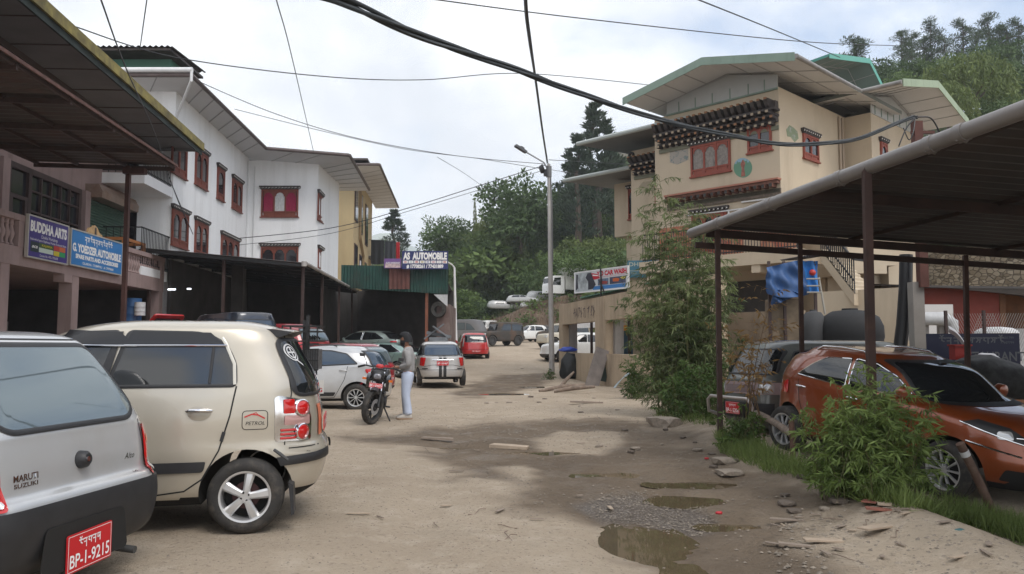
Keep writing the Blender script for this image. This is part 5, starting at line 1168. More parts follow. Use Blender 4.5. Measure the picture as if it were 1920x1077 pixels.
def round_paint():
    m=rm_.data.materials[0]; nt=m.node_tree; N=nt.nodes; L=nt.links; b=N['Principled BSDF']
    tc=N.new('ShaderNodeTexCoord'); sp=N.new('ShaderNodeSeparateXYZ'); L.new(tc.outputs['Generated'],sp.inputs[0])
    n=N.new('ShaderNodeTexNoise'); n.inputs['Scale'].default_value=6; n.inputs['Detail'].default_value=5; L.new(tc.outputs['Generated'],n.inputs['Vector'])
    ad=N.new('ShaderNodeMath'); ad.operation='MULTIPLY_ADD'; ad.inputs[1].default_value=.9; L.new(n.outputs['Fac'],ad.inputs[0]); L.new(sp.outputs['Z'],ad.inputs[2])
    r=N.new('ShaderNodeValToRGB'); e=r.color_ramp.elements; r.color_ramp.interpolation='CONSTANT'
    for i,(p_,c) in enumerate(((0,(.12,.25,.17)),(.58,(.28,.42,.33)),(.72,(.10,.24,.18)),(.84,(.20,.33,.42)),(1.0,(.45,.5,.5)),(1.12,(.24,.36,.45)),(1.25,(.5,.53,.52)))):
        q=e[i] if i<2 else e.new(0); q.position=p_/1.5; q.color=(*c,1)
    sc=N.new('ShaderNodeMath'); sc.operation='DIVIDE'; sc.inputs[1].default_value=1.5; L.new(ad.outputs[0],sc.inputs[0]); L.new(sc.outputs[0],r.inputs[0]); L.new(r.outputs[0],b.inputs['Base Color'])
round_paint()
s0,z0=WH.sz(1393,315); MB().prism(rpoly([(s0-.08,z0-.3),(s0+.09,z0-.3),(s0+.05,z0-.02),(s0+.1,z0+.15),(s0,z0+.3),(s0-.09,z0+.13),(s0-.04,z0-.02)],.03),WH.pt(0,-.009,0),WH.u,(0,0,1),WH.n*.002).build('painted_figure',mat('mural_red',(.30,.12,.09),.8,var=.5,scale=9),rm_,0,True)
mural('horse_mural',WR,[(1474,243),(1480,235),(1487,239),(1495,247),(1497,260),(1490,267),(1482,257),(1476,256)],[(.2,.24,.15),(.55,.55,.52),(.62,.62,.6),(.3,.31,.28),(.55,.55,.52)],9)
mural('tiger_mural',W2,[(1197,352),(1206,341),(1222,340),(1225,352),(1214,359),(1200,360)],[(.33,.28,.2),(.12,.11,.10),(.4,.33,.24),(.14,.12,.1)],8)
# roofs: fascia in pale green, white boarded soffit, tin above
M_FASG=mat('pale_green_fascia',(.20,.27,.22),.6,var=.08,scale=1.5,streak=.4); M_TINR=mat('grey_green_tin',(.16,.18,.16),.5,.3,var=.2,scale=1)
M_TEAL=mat('teal_tin',(.05,.22,.18),.5,.1,var=.15,scale=1); M_TEALF=mat('teal_fascia',(.12,.36,.30),.6)
def gable(par,W,y0,y1,sl,zl,sr_,zr,sc,zc,m,mf,name='roof',ends=True,ms=None):
    """two pitches over the wall frame: eaves at sl, sr, ridge at sc, from y0 (front) to y1"""
    p=lambda s,y,z:W.pt(s,y,z); o=None; up=Vector((0,0,.14))
    mb=MB(); 
    A,B,Cc=p(sl,y0,zl),p(sc,y0,zc),p(sr_,y0,zr); A2,B2,C2=p(sl,y1,zl),p(sc,y1,zc),p(sr_,y1,zr)
    vs=[A,B,Cc,A2,B2,C2]; vs+=[v+up for v in vs]
    mb.add(vs,[(0,1,4,3),(1,2,5,4),(6,9,10,7),(7,10,11,8),(0,6,7,1),(1,7,8,2),(3,4,10,9),(4,5,11,10),(0,3,9,6),(2,8,11,5)]); mb.mi=[1,1]+[0]*8
    o=mb.build(name,[m,ms or M_SOFF],par,0,True)
    f=MB(); e=W.n*-.03
    f.prism([(0,0),(0,.01)],A,(1,0,0),(0,0,1),(0,0,0)) if False else None
    for q,r in ((A,B),(B,Cc)):
        f.add([q+e+Vector((0,0,-.10)),r+e+Vector((0,0,-.10)),r+e+Vector((0,0,.17)),q+e+Vector((0,0,.17)),q+e*2+Vector((0,0,-.10)),r+e*2+Vector((0,0,-.10)),r+e*2+Vector((0,0,.17)),q+e*2+Vector((0,0,.17))],[(0,1,2,3),(7,6,5,4),(0,4,5,1),(3,2,6,7),(0,3,7,4),(1,5,6,2)])
    f.build('fascia',mf,o,0,True)
    b=MB()
    for (q,r,q2,r2) in ((A,B,A2,B2),(B,Cc,B2,C2)):
        n=4
        for i in range(1,n): t=i/n; b.beam(q.lerp(r,t)-Vector((0,0,.012)),q2.lerp(r2,t)-Vector((0,0,.012)),.025,.02)
        for i in range(1,5): t=i/5*.9; b.beam(q.lerp(q2,t)-Vector((0,0,.013)),r.lerp(r2,t)-Vector((0,0,.013)),.025,.02)
    b.build('soffit_joint',mat('soffit_joint_grey',(.36,.36,.36),.8),o,0,True)
    return o
r1=gable(H,WH,-1.6,7,-5.2,10.27,1.4,10.2,-1.85,10.9,M_TINR,M_FASG)
# gable infill panel under the front roof
mb=MB(); mb.prism([(-4.42,9.98),(-.02,9.98),(-.02,10.42),(-1.85,10.86),(-4.42,10.42)],WH.pt(0,-.02,0),WH.u,(0,0,1),WH.n*.05); gi=ph(mb,'gable_panel',mat('pale_grey_panel',(.42,.43,.42),.8,var=.05))
mb=MB()
for s in (-3.9,-3.2,-2.5,-1.8,-1.1,-.5): mb.box((s,-.035,9.99),(s+.04,-.022,10.35),0,WH.M)
mb.box((-4.42,-.06,9.92),(0,0,9.98),0,WH.M); mb.build('panel_batten',M_FASG,gi,0,True)
g=WH.pt(1.45,-1.65,10.28); 
def gutter(a,b,m,par,r=.075): return MB().tube([a,b],r,10).build('gutter',m,par,40,True)
M_GUTG=mat('grey_plastic_gutter',(.22,.21,.20),.45,var=.25,scale=2,dirt=(.4,.38,.36),damt=.4)
ea=WH.pt(1.45,-1.65,10.24); eb=WR.pt(3.4,-1.35,10.3); gutter(ea,eb,M_GUTG,H)
# wing roof (gable turned to the right)
P=Vector((KX,KY,0))
r2=gable(H,WR,-2.7,6,3.4,10.25,10.3,10.25,6.9,11.0,M_TINR,mat('lime_fascia',(.30,.37,.25),.6,var=.08,scale=1.5,streak=.4))
gutter(eb,WR.pt(3.35,-2.72,10.3),M_GUTG,H); 
mb=MB(); mb.prism([(5.0,9.93),(9.6,9.93),(9.6,10.35),(6.9,10.95),(5.0,10.55)],WR.pt(0,-1.05,0),WR.u,(0,0,1),WR.n*.04); ph(mb,'gable_panel',mat('pale_grey_panel',(.42,.43,.42)))
mb=MB()
for s in (5.3,5.9,6.5,7.1,7.7,8.4): mb.box((s,-1.07,9.95),(s+.04,-1.052,10.45),0,WR.M)
ph(mb,'panel_batten',M_FASG)
# small side roofs on the left
def shed_roof(W,y0,y1,s0,s1,z0,z1,nm):
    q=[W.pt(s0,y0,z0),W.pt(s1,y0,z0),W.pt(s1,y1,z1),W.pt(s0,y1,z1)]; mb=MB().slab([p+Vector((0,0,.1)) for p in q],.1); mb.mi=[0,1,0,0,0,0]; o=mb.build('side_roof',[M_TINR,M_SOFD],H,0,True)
    MB().tube([q[0]+Vector((0,0,.04)),q[1]+Vector((0,0,.04))],.09,8).build('gutter',mat('silver_gutter',(.42,.45,.43),.4,.3),o,40,True)
shed_roof(W2,-1.4,5,-8.75,-3.4,9.62,10.0,'a'); shed_roof(W3,-1.5,4,-10.6,-7.0,8.55,8.8,'b')
MB().lathe([(.06,-.04),(.14,-.04),(.14,.04),(.06,.04)],14,0,Matrix.Translation(W2.pt(-6.85,-.3,9.05))@WH.M.to_3x3().to_4x4()@Matrix.Rotation(R(90),4,'X'),True).build('roof_ring',M_IRON,H,40,True)
# pipes
mb=MB()
for (s,a,b,r) in ((4.55,9.9,2,.05),(4.8,9.9,2,.04)): mb.tube([WR.pt(s,-.06,a),WR.pt(s,-.06,b)],r,8)
ph(mb,'drain_pipe',mat('tan_pipe',(.40,.32,.24),.6),40)
mb=MB(); mb.tube([WH.pt(-3.6,-.06,6.1),WH.pt(-.3,-.06,6.05)],.03,6); mb.tube([WH.pt(-1.4,-.06,6.3),WH.pt(-.1,-.06,6.28)],.03,6); mb.tube([WH.pt(-1.9,-.06,6.1),WH.pt(-1.9,-.06,5.2)],.03,6); ph(mb,'white_pipe',M_GUT,40)
# balcony below, with its red and iron rail
mb=MB(); mb.box((-4.5,-1.7,3.95),(1.4,-.001,4.35),0,WH.M); mb.box((-.2,-1.66,3.7),(.1,-.001,3.95),0,WH.M); mb.box((-4.2,-1.66,3.7),(-3.9,-.001,3.95),0,WH.M); ph(mb,'balcony_slab',M_TAN)
mb=MB()
for i in range(58): mb.beam(WH.pt(-4.4+i*.1,-1.62,4.35),WH.pt(-4.4+i*.1,-1.62,5.3),.022)
for z in (4.42,5.3): mb.beam(WH.pt(-4.4,-1.62,z),WH.pt(1.35,-1.62,z),.04)
ph(mb,'balcony_railing',M_IRON)
for i,(a,b) in enumerate(((-4.2,-2.9),(-1.7,-.9),(-.3,.9))): ph(MB().sheet(lambda u,v:WH.pt(lerp(a,b,u),-.9+.03*math.sin(u*20),lerp(4.4,5.6,v)),16,1),'hung_rug',mat('red_woven_rug',(.32,.06,.04),.9,var=.3,scale=5,col2=(.4,.24,.14)),60)
# stairs at the side
SA=at(1538,470,23.4); SB=at(1601,551,21.9); sd=(SB-SA); sw=Vector((.75,.55,0)).normalized()*1.0
mb=MB(); mb.prism([(0,-.32),(1,-.32),(1,.02),(0,.02)],SA,sd,(0,0,1),sw)
for i in range(11):
    p=SA+sd*(i/11); q=SA+sd*((i+1)/11); mb.add([p+Vector((0,0,.05)),q+Vector((0,0,.12)),q+sw+Vector((0,0,.12)),p+sw+Vector((0,0,.05)),q,q+sw],[(0,1,2,3),(1,4,5,2)])
ph(mb,'stairs',M_TAN)
mb=MB()
for i in range(17): p=SA+sd*(i/16)+sw*.04; mb.beam(p,p+Vector((0,0,.95)),.028)
mb.beam(SA+sw*.04+Vector((0,0,.95)),SB+sw*.04+Vector((0,0,.95)),.05); p=SB+sw*.04+Vector((0,0,.95)); mb.beam(p,p+Vector((.5,.1,-.05)),.05); mb.beam(SA+sw*.04+Vector((0,0,.35)),SB+sw*.04+Vector((0,0,.35)),.03); ph(mb,'stair_railing',M_IRON)
ph(MB().box((1.3,.4,-.3),(2.6,2.5,3.7),0,WH.M),'stair_wall',M_TAN)
# lower annexe to the right of the stairs
mb=MB(); WX=Wall(tuple(at(1590,500,24)[:2]),(1,.12)); mb.box((0,0,3.6),(1.25,3.2,6.2),0,WX.M); mb.box((1.25,.0,3.85),(1.55,3.2,6.2),0,WX.M); mb.box((1.55,.4,0),(2.45,3.6,6.2),0,WX.M); mb.box((.1,1.6,0),(1.55,3.6,3.6),0,WX.M); ph(mb,'annexe_wall',M_TAN)
for (s0,s1) in ((-4.3,-2.3),(-2.1,-.15)): ph(MB().box((s0,-.03,.2),(s1,-.004,3.6),0,WH.M),'balcony_shade_panel',M_DARKIN)  # flat dark panels paint in the shaded recess below the balcony
# --- teal roofed house behind
WT=Wall(tuple(at(1560,130,41)[:2]),(.85,.52))
T_=thing('house','house with a bright teal gable roof behind the tan house','house',WT.pt(2,3,0))
MB().box((.3,0,0),(4.2,5,13.6),0,WT.M).build('wall',M_TAN,T_,0,True)
z1=at(1550,116,41).z; gable(T_,WT,-1,6,-1.6,z1-.35,3.6,z1-2.2,1.7,z1,M_TEAL,M_TEALF,ms=mat('grey_teal_soffit',(.14,.2,.19),.8))
# ---------- right yard: plastered wall, canopy and what stands round it
PW=Wall((2.1,36),(.196,-.981))
V=thing('roadside_wall','half built tan plaster wall with square openings beside the road','wall',PW.pt(7,0,0))
mb=MB()
zt,zo,zs,zb=3.26,2.36,1.13,-.7
def pb(a,b,c,d,y0=0,y1=.3): mb.box((a,y0,c),(b,y1,d),0,PW.M)
pb(.1,15.9,zo,zt); pb(.1,.62,zb,zo); pb(5.5,6.75,zb,zo); pb(10.2,10.7,zb,zo) if False else None
pb(12.4,12.9,zs,zo); pb(15.4,15.9,zb,zo); pb(.62,5.5,zb,zs); pb(6.75,15.4,zb,zs)
M_PLAS=mat('stained_tan_plaster',(.47,.37,.26),.9,var=.12,scale=.9,streak=.55,sscale=1.6,dirt=(.2,.14,.09),bump=.25,bscale=12)
mb.build('wall_panel',M_PLAS,V,0,True)
mb=MB(); mb.box((5.55,-.02,zb),(6.7,.0,zt-.01),0,PW.M); mb.box((-.02,.02,zb),(.1,.28,zt),0,PW.M); mb.build('pier',M_PLAS,V,0,True)
mb=MB(); mb.box((6.75,.3,zb),(7.0,.62,zo+.6),0,PW.M); mb.box((.62,.3,zb),(.85,.62,zo+.6),0,PW.M); mb.build('inner_pier',M_CONC,V,0,True)
rnd=random.Random(5); g=MB()
def stroke(pts,w):
    for p,q in zip(pts,pts[1:]):
        p=Vector(p);q=Vector(q);d=(q-p).normalized();n=Vector((-d.y,d.x))*w/2
        g.add([PW.pt(x.x,-.024,x.y) if 5.5<x.x<6.75 else PW.pt(x.x,-.004,x.y) for x in (p-n,p+n,q+n,q-n)],[(0,1,2,3)])
for k,(x0,ch) in enumerate(((2.5,'o'),(2.9,'l'),(3.2,'z'),(3.55,'v'),(3.95,'c'),(4.5,'w'),(4.95,'n'),(5.2,'l'))):
    pts=[(x0+rnd.uniform(-.04,.3),2.55+rnd.uniform(0,.45)) for _ in range(6)]; stroke(pts,.035)
    stroke([(x0+.1,2.5+rnd.uniform(0,.1)),(x0+.12+rnd.uniform(-.1,.1),3.0)],.03)
g.build('graffiti',mat('grey_marker',(.10,.075,.08),.8),V,0,True)
# car wash shed behind, its board, the blue board
PS=PW.shift(1.6)
S_=thing('car_wash_shed','low dark red shed with a green roof edge behind the plaster wall','shed',PS.pt(6,1,0))
mb=MB(); mb.box((-1.5,.05,3.0),(9.5,.2,3.62),0,PS.M); mb.build('red_board',mat('dark_red_board',(.075,.014,.016),.7,var=.3),S_,0,True)
cs=corrug(PS.pt(-1.6,-.15,3.7),PS.pt(9.6,-.15,3.7),PS.pt(-1.6,5,4.0),50,.03); cs.build('roof',mat('green_tin',(.10,.25,.17),.5,.2,var=.2),S_,0,True)
for s in (-1.2,4,9.2): MB().beam(PS.pt(s,.3,-.4),PS.pt(s,.3,3.6),.12).build('post',M_WOODD,S_,0,True)
c0=at(1078,548,31.6); c1=at(1177,541,28.8); WC=Wall(c0[:2],(c1.x-c0.x,c1.y-c0.y)); L_=math.dist(c0[:2],c1[:2])
z0=at(1078,549,31.6).z; z1=at(1078,513,31.6).z
b=board('car_wash_sign','white framed Y.D CAR WASH board with car pictures',WC,0,L_,z0,z1,mat('sign_pale',(.60,.62,.64),.5),M_WHITE,0)
hh=z1-z0; M_CW=mat('carwash_red',(.5,.02,.04),.5); wtext(b,WC,L_*.71,z0+hh*.82,'Y.D CAR WASH',hh*.3,L_*.55,M_CW,0,bold=.06)
wtext(b,WC,L_*.72,z0+hh*.645,'SERVICING & DENTING PAINTING',hh*.05,L_*.5,M_CW,0,bold=.01)
def cwpoly(pts,m,d,name='picture'): return MB().prism([(x*L_,z0+y*hh) for x,y in pts],WC.pt(0,-d,0),WC.u,(0,0,1),WC.n*.002).build(name,m,b,0,True)
cwpoly([(.02,.04),(.34,.04),(.34,.96),(.02,.96)],mat('foam_grey',(.42,.46,.48),.5,var=.4,scale=4),.003)
cwpoly([(.36,.04),(.97,.04),(.97,.22),(.36,.22)],mat('carwash_blue',(.05,.2,.5),.5),.003)
cwpoly([(.27,.08),(.36,.1),(.42,.3),(.37,.62),(.33,.93),(.26,.92),(.22,.7),(.27,.5)],mat('washer_dark',(.035,.035,.05),.5),.006)
cwpoly([(.02,.1),(.07,.2),(.06,.6),(.07,.9),(.03,.92)],mat('washer_dark',(.03,.03,.04)),.006)
cwpoly([(.30,.93),(.45,.82),(.5,.6),(.4,.55),(.33,.62)],M_CW,.005); cwpoly([(.36,.82),(.46,.76),(.47,.71),(.36,.75)],M_WHITE,.0075)
cwpoly([(.46,.24),(.66,.24),(.66,.56),(.46,.56)],mat('pic_blue_grey',(.12,.17,.25),.5,var=.5,scale=6),.0055); cwpoly([(.68,.24),(.97,.24),(.97,.58),(.68,.58)],mat('pic_dark',(.06,.07,.12),.5,var=.5,scale=5),.0055)
cwpoly([(.74,.36),(.84,.34),(.86,.46),(.8,.52),(.74,.5)],mat('pic_orange',(.55,.12,.03),.5),.0085); cwpoly([(.87,.5),(.93,.42),(.97,.52),(.92,.57)],mat('pic_yellow',(.6,.5,.12),.5),.0085); cwpoly([(.48,.3),(.63,.28),(.65,.4),(.52,.46)],mat('pic_red_car',(.3,.06,.06),.5),.0085)
b2=MB().tube([WC.pt(L_*.53,-.05,z0-.6),WC.pt(L_*.54,-.05,z0+hh*.5),WC.pt(L_*.53,-.05,z1+.05)],.03,6); b2.tube([WC.pt(L_*.5,-.05,z0+hh*.5),WC.pt(L_*.6,-.05,z0-.1)],.025,6); b2.build('bracket',M_IRON,b,40,True)
c0=at(1176,520,29.5); WB2=Wall(c0[:2],(1,-.12)); z0=at(1176,521,29.5).z; z1=at(1176,489,29.5).z
b=board('shop_sign','teal blue shop board half hidden behind the bamboo','' or WB2,0,2.4,z0,z1,mat('sign_teal',(.05,.17,.24),.5,var=.1),None,0)
M_FADE=mat('faded_lettering',(.42,.44,.36),.6); wtext(b,WB2,.55,z1-.14,'DHIOUZ',.2,.95,M_FADE,0,bold=.02); wtext(b,WB2,1.2,z1-.33,'AUTO',.16,.5,M_FADE,0,bold=.02); wtext(b,WB2,.4,z0+.17,'CELL : 1712',.08,.55,M_FADE,0,bold=.01)
wrect(b,WB2,0,2.4,z0+.24,z0+.26,M_FADE,0); single(MB().box((0,.1,z0-.75),(3.2,.35,z0),0,WB2.M),'yard_wall',M_TAN,'low tan wall under the teal shop board','wall',WB2.pt(1,.2,0),0,None,0,True)
# vehicles seen through the openings
make_car('parked_car','white crossover seen through the far opening of the plaster wall','car',(at(1122,640,44).x,44,.55),rz_of((-.93,-.36)),dict(SUV,paint=P_WHITE,glass=M_GLASS,lamps=[]))
p=at(1098,607,47); single(MB().slab([p+Vector(v) for v in ((-1,0,0),(1.2,.2,.1),(1.2,3,.5),(-1,3,.4))],.3).beam(p+Vector((-.9,.1,-2.6)),p+Vector((-.9,.1,-.1)),.08).beam(p+Vector((1.1,.3,-2.6)),p+Vector((1.1,.3,-.1)),.08),'white_canopy',M_CURTW,'small white canopy over the crossover inside the walled yard','canopy',(p.x,p.y,.5),0,None,0,True)
tk=thing('truck','painted blue and red truck body inside the walled yard','truck',(5.9,33.0,-.25),rz_of((-.5,.87)))
M_TB=mat('truck_blue',(.03,.09,.14),.5,var=.3,scale=3); M_TY=mat('truck_yellow',(.55,.24,.02),.5); M_TR=mat('truck_red',(.36,.025,.03),.45)
MB().box((-2.4,-1.05,1.0),(1.6,1.05,2.3)).build('cargo_body',M_TB,tk); mb=MB(); mb.box((-2.45,-1.1,.8),(1.65,1.1,.995)); mb.box((1.8,-1,.5),(3.2,1,1.3)); mb.box((1.8,-.95,1.3),(2.9,.95,2.35)); mb.build('cab',M_TR,tk)
mb=MB(); mb.box((-2.47,-1.12,2.3),(1.66,1.12,2.52)); 
for k in range(9): mb.box((-2.48+.46*k,-1.13,2.1),(-2.3+.46*k,1.13,2.3))
mb.build('painted_rail',M_TY,tk); t_,r_=wheel_meshes(.42,.24,.26,'steeld')
for x in (-1.4,2.4):
    for sg in (1,-1):
        o=bpy.data.objects.new('wheel',t_); C.objects.link(o); o.parent=tk; o.location=(x,sg*.95,.42); o.rotation_euler=(0,0,0 if sg>0 else math.pi)
        q=bpy.data.objects.new('rim',r_); C.objects.link(q); q.parent=o
# --- the canopy of the parking bay
K_=thing('parking_canopy','corrugated parking canopy on rusty posts with a grey gutter at the right','canopy',(6,10,-.2))
g0=Vector((2.90,12.45,3.26)); g1=Vector((6.05,-2.6,3.56)); iv=Vector((12,1.18,-.66))  # roof stretched far out of view to keep sky light off the bay
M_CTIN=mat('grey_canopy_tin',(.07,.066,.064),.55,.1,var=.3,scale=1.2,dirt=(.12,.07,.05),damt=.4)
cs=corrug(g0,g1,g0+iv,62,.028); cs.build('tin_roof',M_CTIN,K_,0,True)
mb=MB()
for t in (.015,.2,.4,.6,.8,.98):
    a=g0.lerp(g1,t)+Vector((.05,0,-.12)); mb.beam(a,a+iv,.07,.12)
for t in (.015,.2,.4,.6,.8,.98): mb.beam(g0+iv*t+Vector((0,0,-.055)),g1+iv*t+Vector((0,0,-.055)),.05,.05)
a=g0+Vector((-.02,.03,-.27)); mb.beam(a,a+iv,.06,.09)
mb.build('roof_frame',mat('rust_brown_steel',(.036,.022,.019),.8,var=.3,scale=3,dirt=(.09,.036,.02),damt=.35),K_,0,True)
M_PVC=mat('grey_pvc_gutter',(.19,.175,.165),.4,var=.12,scale=1.5,streak=.35,dirt=(.10,.08,.07))
d=(g1-g0).normalized(); off=Vector((-.07,-.01,-.085))
gt=MB().tube([g0+off-d*.05,g1+off],.078,14).build('gutter',M_PVC,K_,50,True)
for t in (.06,.155,.25,.34,.365,.47):
    p=g0.lerp(g1,t)+off; mb=MB().tube([p-d*.05,p+d*.05],.087,14); mb.tube([p+Vector((.08,0,-.03)),p+Vector((.03,0,-.09)),p+Vector((-.06,0,-.07))],.008,5); mb.build('gutter_joint',M_PVC,gt,50,True)
M_POST=mat('rusty_post',(.05,.027,.022),.8,var=.3,scale=4,dirt=(.12,.055,.035),damt=.4)
for (px,pt,Y_,w) in ((1625,319,8.2,.075),(1345,440,12.0,.07),(1500,455,12.55,.06),(1810,485,12.9,.065)):
    p=at(px,pt,Y_); pb_=at(px+ (7 if px==1625 else 4),750,Y_); MB().beam((pb_.x,Y_,gz_base(p.x,Y_)-.3),(p.x,Y_,p.z+.05),w).build('post',M_POST,K_,0,True)
# --- utility post with the thick cable, water tanks, pipe, shed, boards
p=at(1719,240,14.2); single(MB().beam((p.x,p.y,2.45),(p.x,p.y,5.45),.15).beam((p.x-.12,p.y-.02,5.25),(p.x+.3,p.y-.02,5.25),.05),'cable_post',mat('red_brown_timber',(.095,.035,.026),.8,var=.25,scale=4),'red-brown post carrying the thick twisted cable behind the canopy','post',(p.x,p.y,-.2),0,None,0,True)
def tank(px0,px1,py0,py1,Y_,m,label,ribs,grp=None):
    a=at(px0,py1,Y_); b=at(px1,py1,Y_); r=(b.x-a.x)/2; z0=-.15; z1=at(px0,py0,Y_).z; cx=(a.x+b.x)/2
    prof=[(.001,z0),(r*.98,z0)]; h=z1-z0; n=ribs
    for k in range(n):
        zz=z0+h*.72*k/n; prof+=[(r*.97,zz+.01),(r,zz+h*.72/n*.3),(r,zz+h*.72/n*.7),(r*.97,zz+h*.72/n*.95)]
    prof+=[(r,z0+h*.74),(r*.985,z0+h*.84),(r*.86,z0+h*.92),(r*.55,z0+h*.975),(r*.25,z0+h*.985),(r*.24,z1),(r*.05,z1),(.001,z1)]
    o=single(MB().lathe(prof,40),'water_tank',m,label,'water tank',(cx,Y_+r,0),0,'water tanks in the yard',35); return o
tank(1560,1682,576,640,16.3,mat('black_tank_plastic',(.012,.012,.013),.75,var=.2),'big black round water tank behind the parked microvan',5)
tank(1510,1562,580,640,16.8,mat('grey_tank_plastic',(.05,.05,.052),.75,var=.15),'smaller ribbed grey water tank left of the big black one',9)
pts=[at(1699,478,14.6),at(1698,540,14.6),at(1693,610,14.6),at(1684,680,14.6),at(1672,760,14.6)]; single(MB().tube(pts,.115,16),'drain_hose',mat('black_drain_pipe',(.016,.016,.018),.35),'thick black bent pipe leaning beside the water tanks','pipe',pts[-1],0,None,50,True)
p=at(1719,600,14.3); single(MB().beam((p.x,p.y,-.3),(p.x,p.y,2.55),.2),'concrete_post',M_CONC,'rough concrete post right of the black bent pipe','post',(p.x,p.y,-.2),0,None,0,True)
a=at(1530,548,23); b=at(1700,540,21); WQ=Wall(a[:2],(b.x-a.x,b.y-a.y)); single(MB().box((0,0,-.3),(math.dist(a[:2],b[:2]),.25,a.z),0,WQ.M),'yard_wall',M_TAN,'plain tan yard wall behind the water tanks','wall',WQ.pt(1,0,0),0,None,0,True)
a=at(1330,600,22); b=at(1440,600,20.5); WQ=Wall(a[:2],(b.x-a.x,b.y-a.y)); single(MB().box((-1,0,-.3),(2.8,.25,2.3),0,WQ.M),'yard_wall',mat('dirty_tan_plaster',(.27,.21,.15),.9,var=.2,scale=1.5,streak=.5),'dirty tan wall behind the dried brown bush','wall',WQ.pt(1,0,0),0,None,0,True)
# red shed
a=at(1722,538,22); WD=Wall((a.x,a.y),(1,-.05)); sh=thing('red_shed','brick red board shed with a dark roof under the stone wall','shed',WD.pt(1.5,1,0))
M_RB=mat('brick_red_board',(.16,.027,.017),.75,var=.2,scale=1.5)
MB().box((0,0,-.3),(2.15,3,3.0),0,WD.M).build('wall',M_RB,sh,0,True); mb=MB(); mb.box((2.15,-.02,-.3),(2.3,.1,3.0),0,WD.M); mb.box((2.3,.6,-.3),(4.2,3,3.0),0,WD.M); mb.build('plank_wall',mat('brown_planks',(.12,.05,.02),.8,var=.35,scale=3),sh,0,True)
mb=MB().slab([WD.pt(-.2,-.5,3.05),WD.pt(3.4,-.6,2.98),WD.pt(4.6,-.5,2.55),WD.pt(4.6,3.4,2.9)][0:3]+[WD.pt(-.2,3.4,3.4)],.06); mb.slab([WD.pt(3.4,-.6,2.97),WD.pt(4.8,-.7,2.5),WD.pt(4.8,3.4,2.8),WD.pt(3.4,3.4,3.3)],.06); mb.build('roof',M_DTIN,sh,0,True)
MB().box((2.75,.56,.6),(3.1,.59,1.9),0,WD.M).build('window',M_CURTW,sh,0,True)
# stone retaining wall
a=at(1700,545,33); b=at(1925,545,29); WZ=Wall(a[:2],(b.x-a.x,b.y-a.y)); z1=at(1760,470,32).z
def stone_mat():
    m=bpy.data.materials.new('rubble_stone'); m.use_nodes=True; nt=m.node_tree; N=nt.nodes; L=nt.links; b=N['Principled BSDF']; tc=N.new('ShaderNodeTexCoord')
    v=N.new('ShaderNodeTexVoronoi'); v.inputs['Scale'].default_value=4.6; v.inputs['Randomness'].default_value=.9; mp=N.new('ShaderNodeMapping'); mp.inputs['Scale'].default_value=(1,1,1.5); L.new(tc.outputs['Object'],mp.inputs[0]); L.new(mp.outputs[0],v.inputs['Vector'])
    v2=N.new('ShaderNodeTexVoronoi'); v2.feature='DISTANCE_TO_EDGE'; v2.inputs['Scale'].default_value=4.6; v2.inputs['Randomness'].default_value=.9; L.new(mp.outputs[0],v2.inputs['Vector'])
    r=N.new('ShaderNodeValToRGB'); r.color_ramp.elements[0].color=(.16,.13,.09,1); r.color_ramp.elements[1].color=(.38,.34,.27,1); L.new(v.outputs['Color'],r.inputs[0])
    x=N.new('ShaderNodeMix'); x.data_type='RGBA'; q=N.new('ShaderNodeMapRange'); q.inputs[1].default_value=.0; q.inputs[2].default_value=.09; L.new(v2.outputs['Distance'],q.inputs[0]); L.new(q.outputs[0],x.inputs[0]); x.inputs[6].default_value=(.12,.10,.075,1); L.new(r.outputs[0],x.inputs[7]); L.new(x.outputs[2],b.inputs['Base Color']); b.inputs['Roughness'].default_value=.9
    bp=N.new('ShaderNodeBump'); bp.inputs['Distance'].default_value=.1; bp.inputs['Strength'].default_value=.8; L.new(q.outputs[0],bp.inputs['Height']); L.new(bp.outputs[0],b.inputs['Normal']); return m
single(MB().box((-1,0,-.3),(12,1,z1),0,WZ.M),'stone_wall',stone_mat(),'rubble stone retaining wall behind the red shed','wall',WZ.pt(3,0,0),0,None,0,True)
# restaurant board lying against the fence, bags, wire fence, tubs
a=at(1738,690,15.3); b=at(1914,690,14.9); WN=Wall(a[:2],(b.x-a.x,b.y-a.y)); L_=math.dist(a[:2],b[:2]); z0=at(1738,684,15.3).z; z1=at(1738,626,15.3).z
b=board('restaurant_sign','dark blue RESTAURANT board standing against the wire fence',WN,0,L_,z0,z1,mat('sign_dark_blue',(.007,.010,.032),.5),None,0)
M_DIM=mat('shade_dimmed_lettering',(.085,.09,.10),.6); wtext(b,WN,L_*.68,z0+.16,'RESTAURANT',.24,1.15,M_DIM,0,bold=.02); script_marks('lettering',9,.16,WN.pt(L_*.5,0,z1-.13),WN.u,(0,0,1),M_DIM,b,21,True)  # board and lettering colours darkened to stand in for deep canopy shade
wtext(b,WN,L_*.87,z1-.08,'17601799',.06,.22,M_DIM,0); wtext(b,WN,L_*.87,z1-.17,'77607799',.06,.22,M_DIM,0)
wf=thing('wire_fence','sagging wire mesh fence in front of the red shed','fence',at(1850,690,15.8)); mb=MB(); p0=at(1775,640,15.8); p1=at(1935,640,15.6); zt=at(1800,588,15.7).z
for i in range(34):
    t=i/34; 
    for sg in (1,-1):
        q=p0.lerp(p1,t); e=p0.lerp(p1,min(1,max(0,t+sg*.42))); k=abs((e-q).x)/max(.01,abs((p1-p0).x)*.42)
        mb.beam((q.x,q.y,.6),(e.x,e.y,.6+(zt-.6)*k),.006)
mb.build('mesh_wire',mat('galvanised_wire',(.3,.29,.27),.5,.4),wf,0,True)
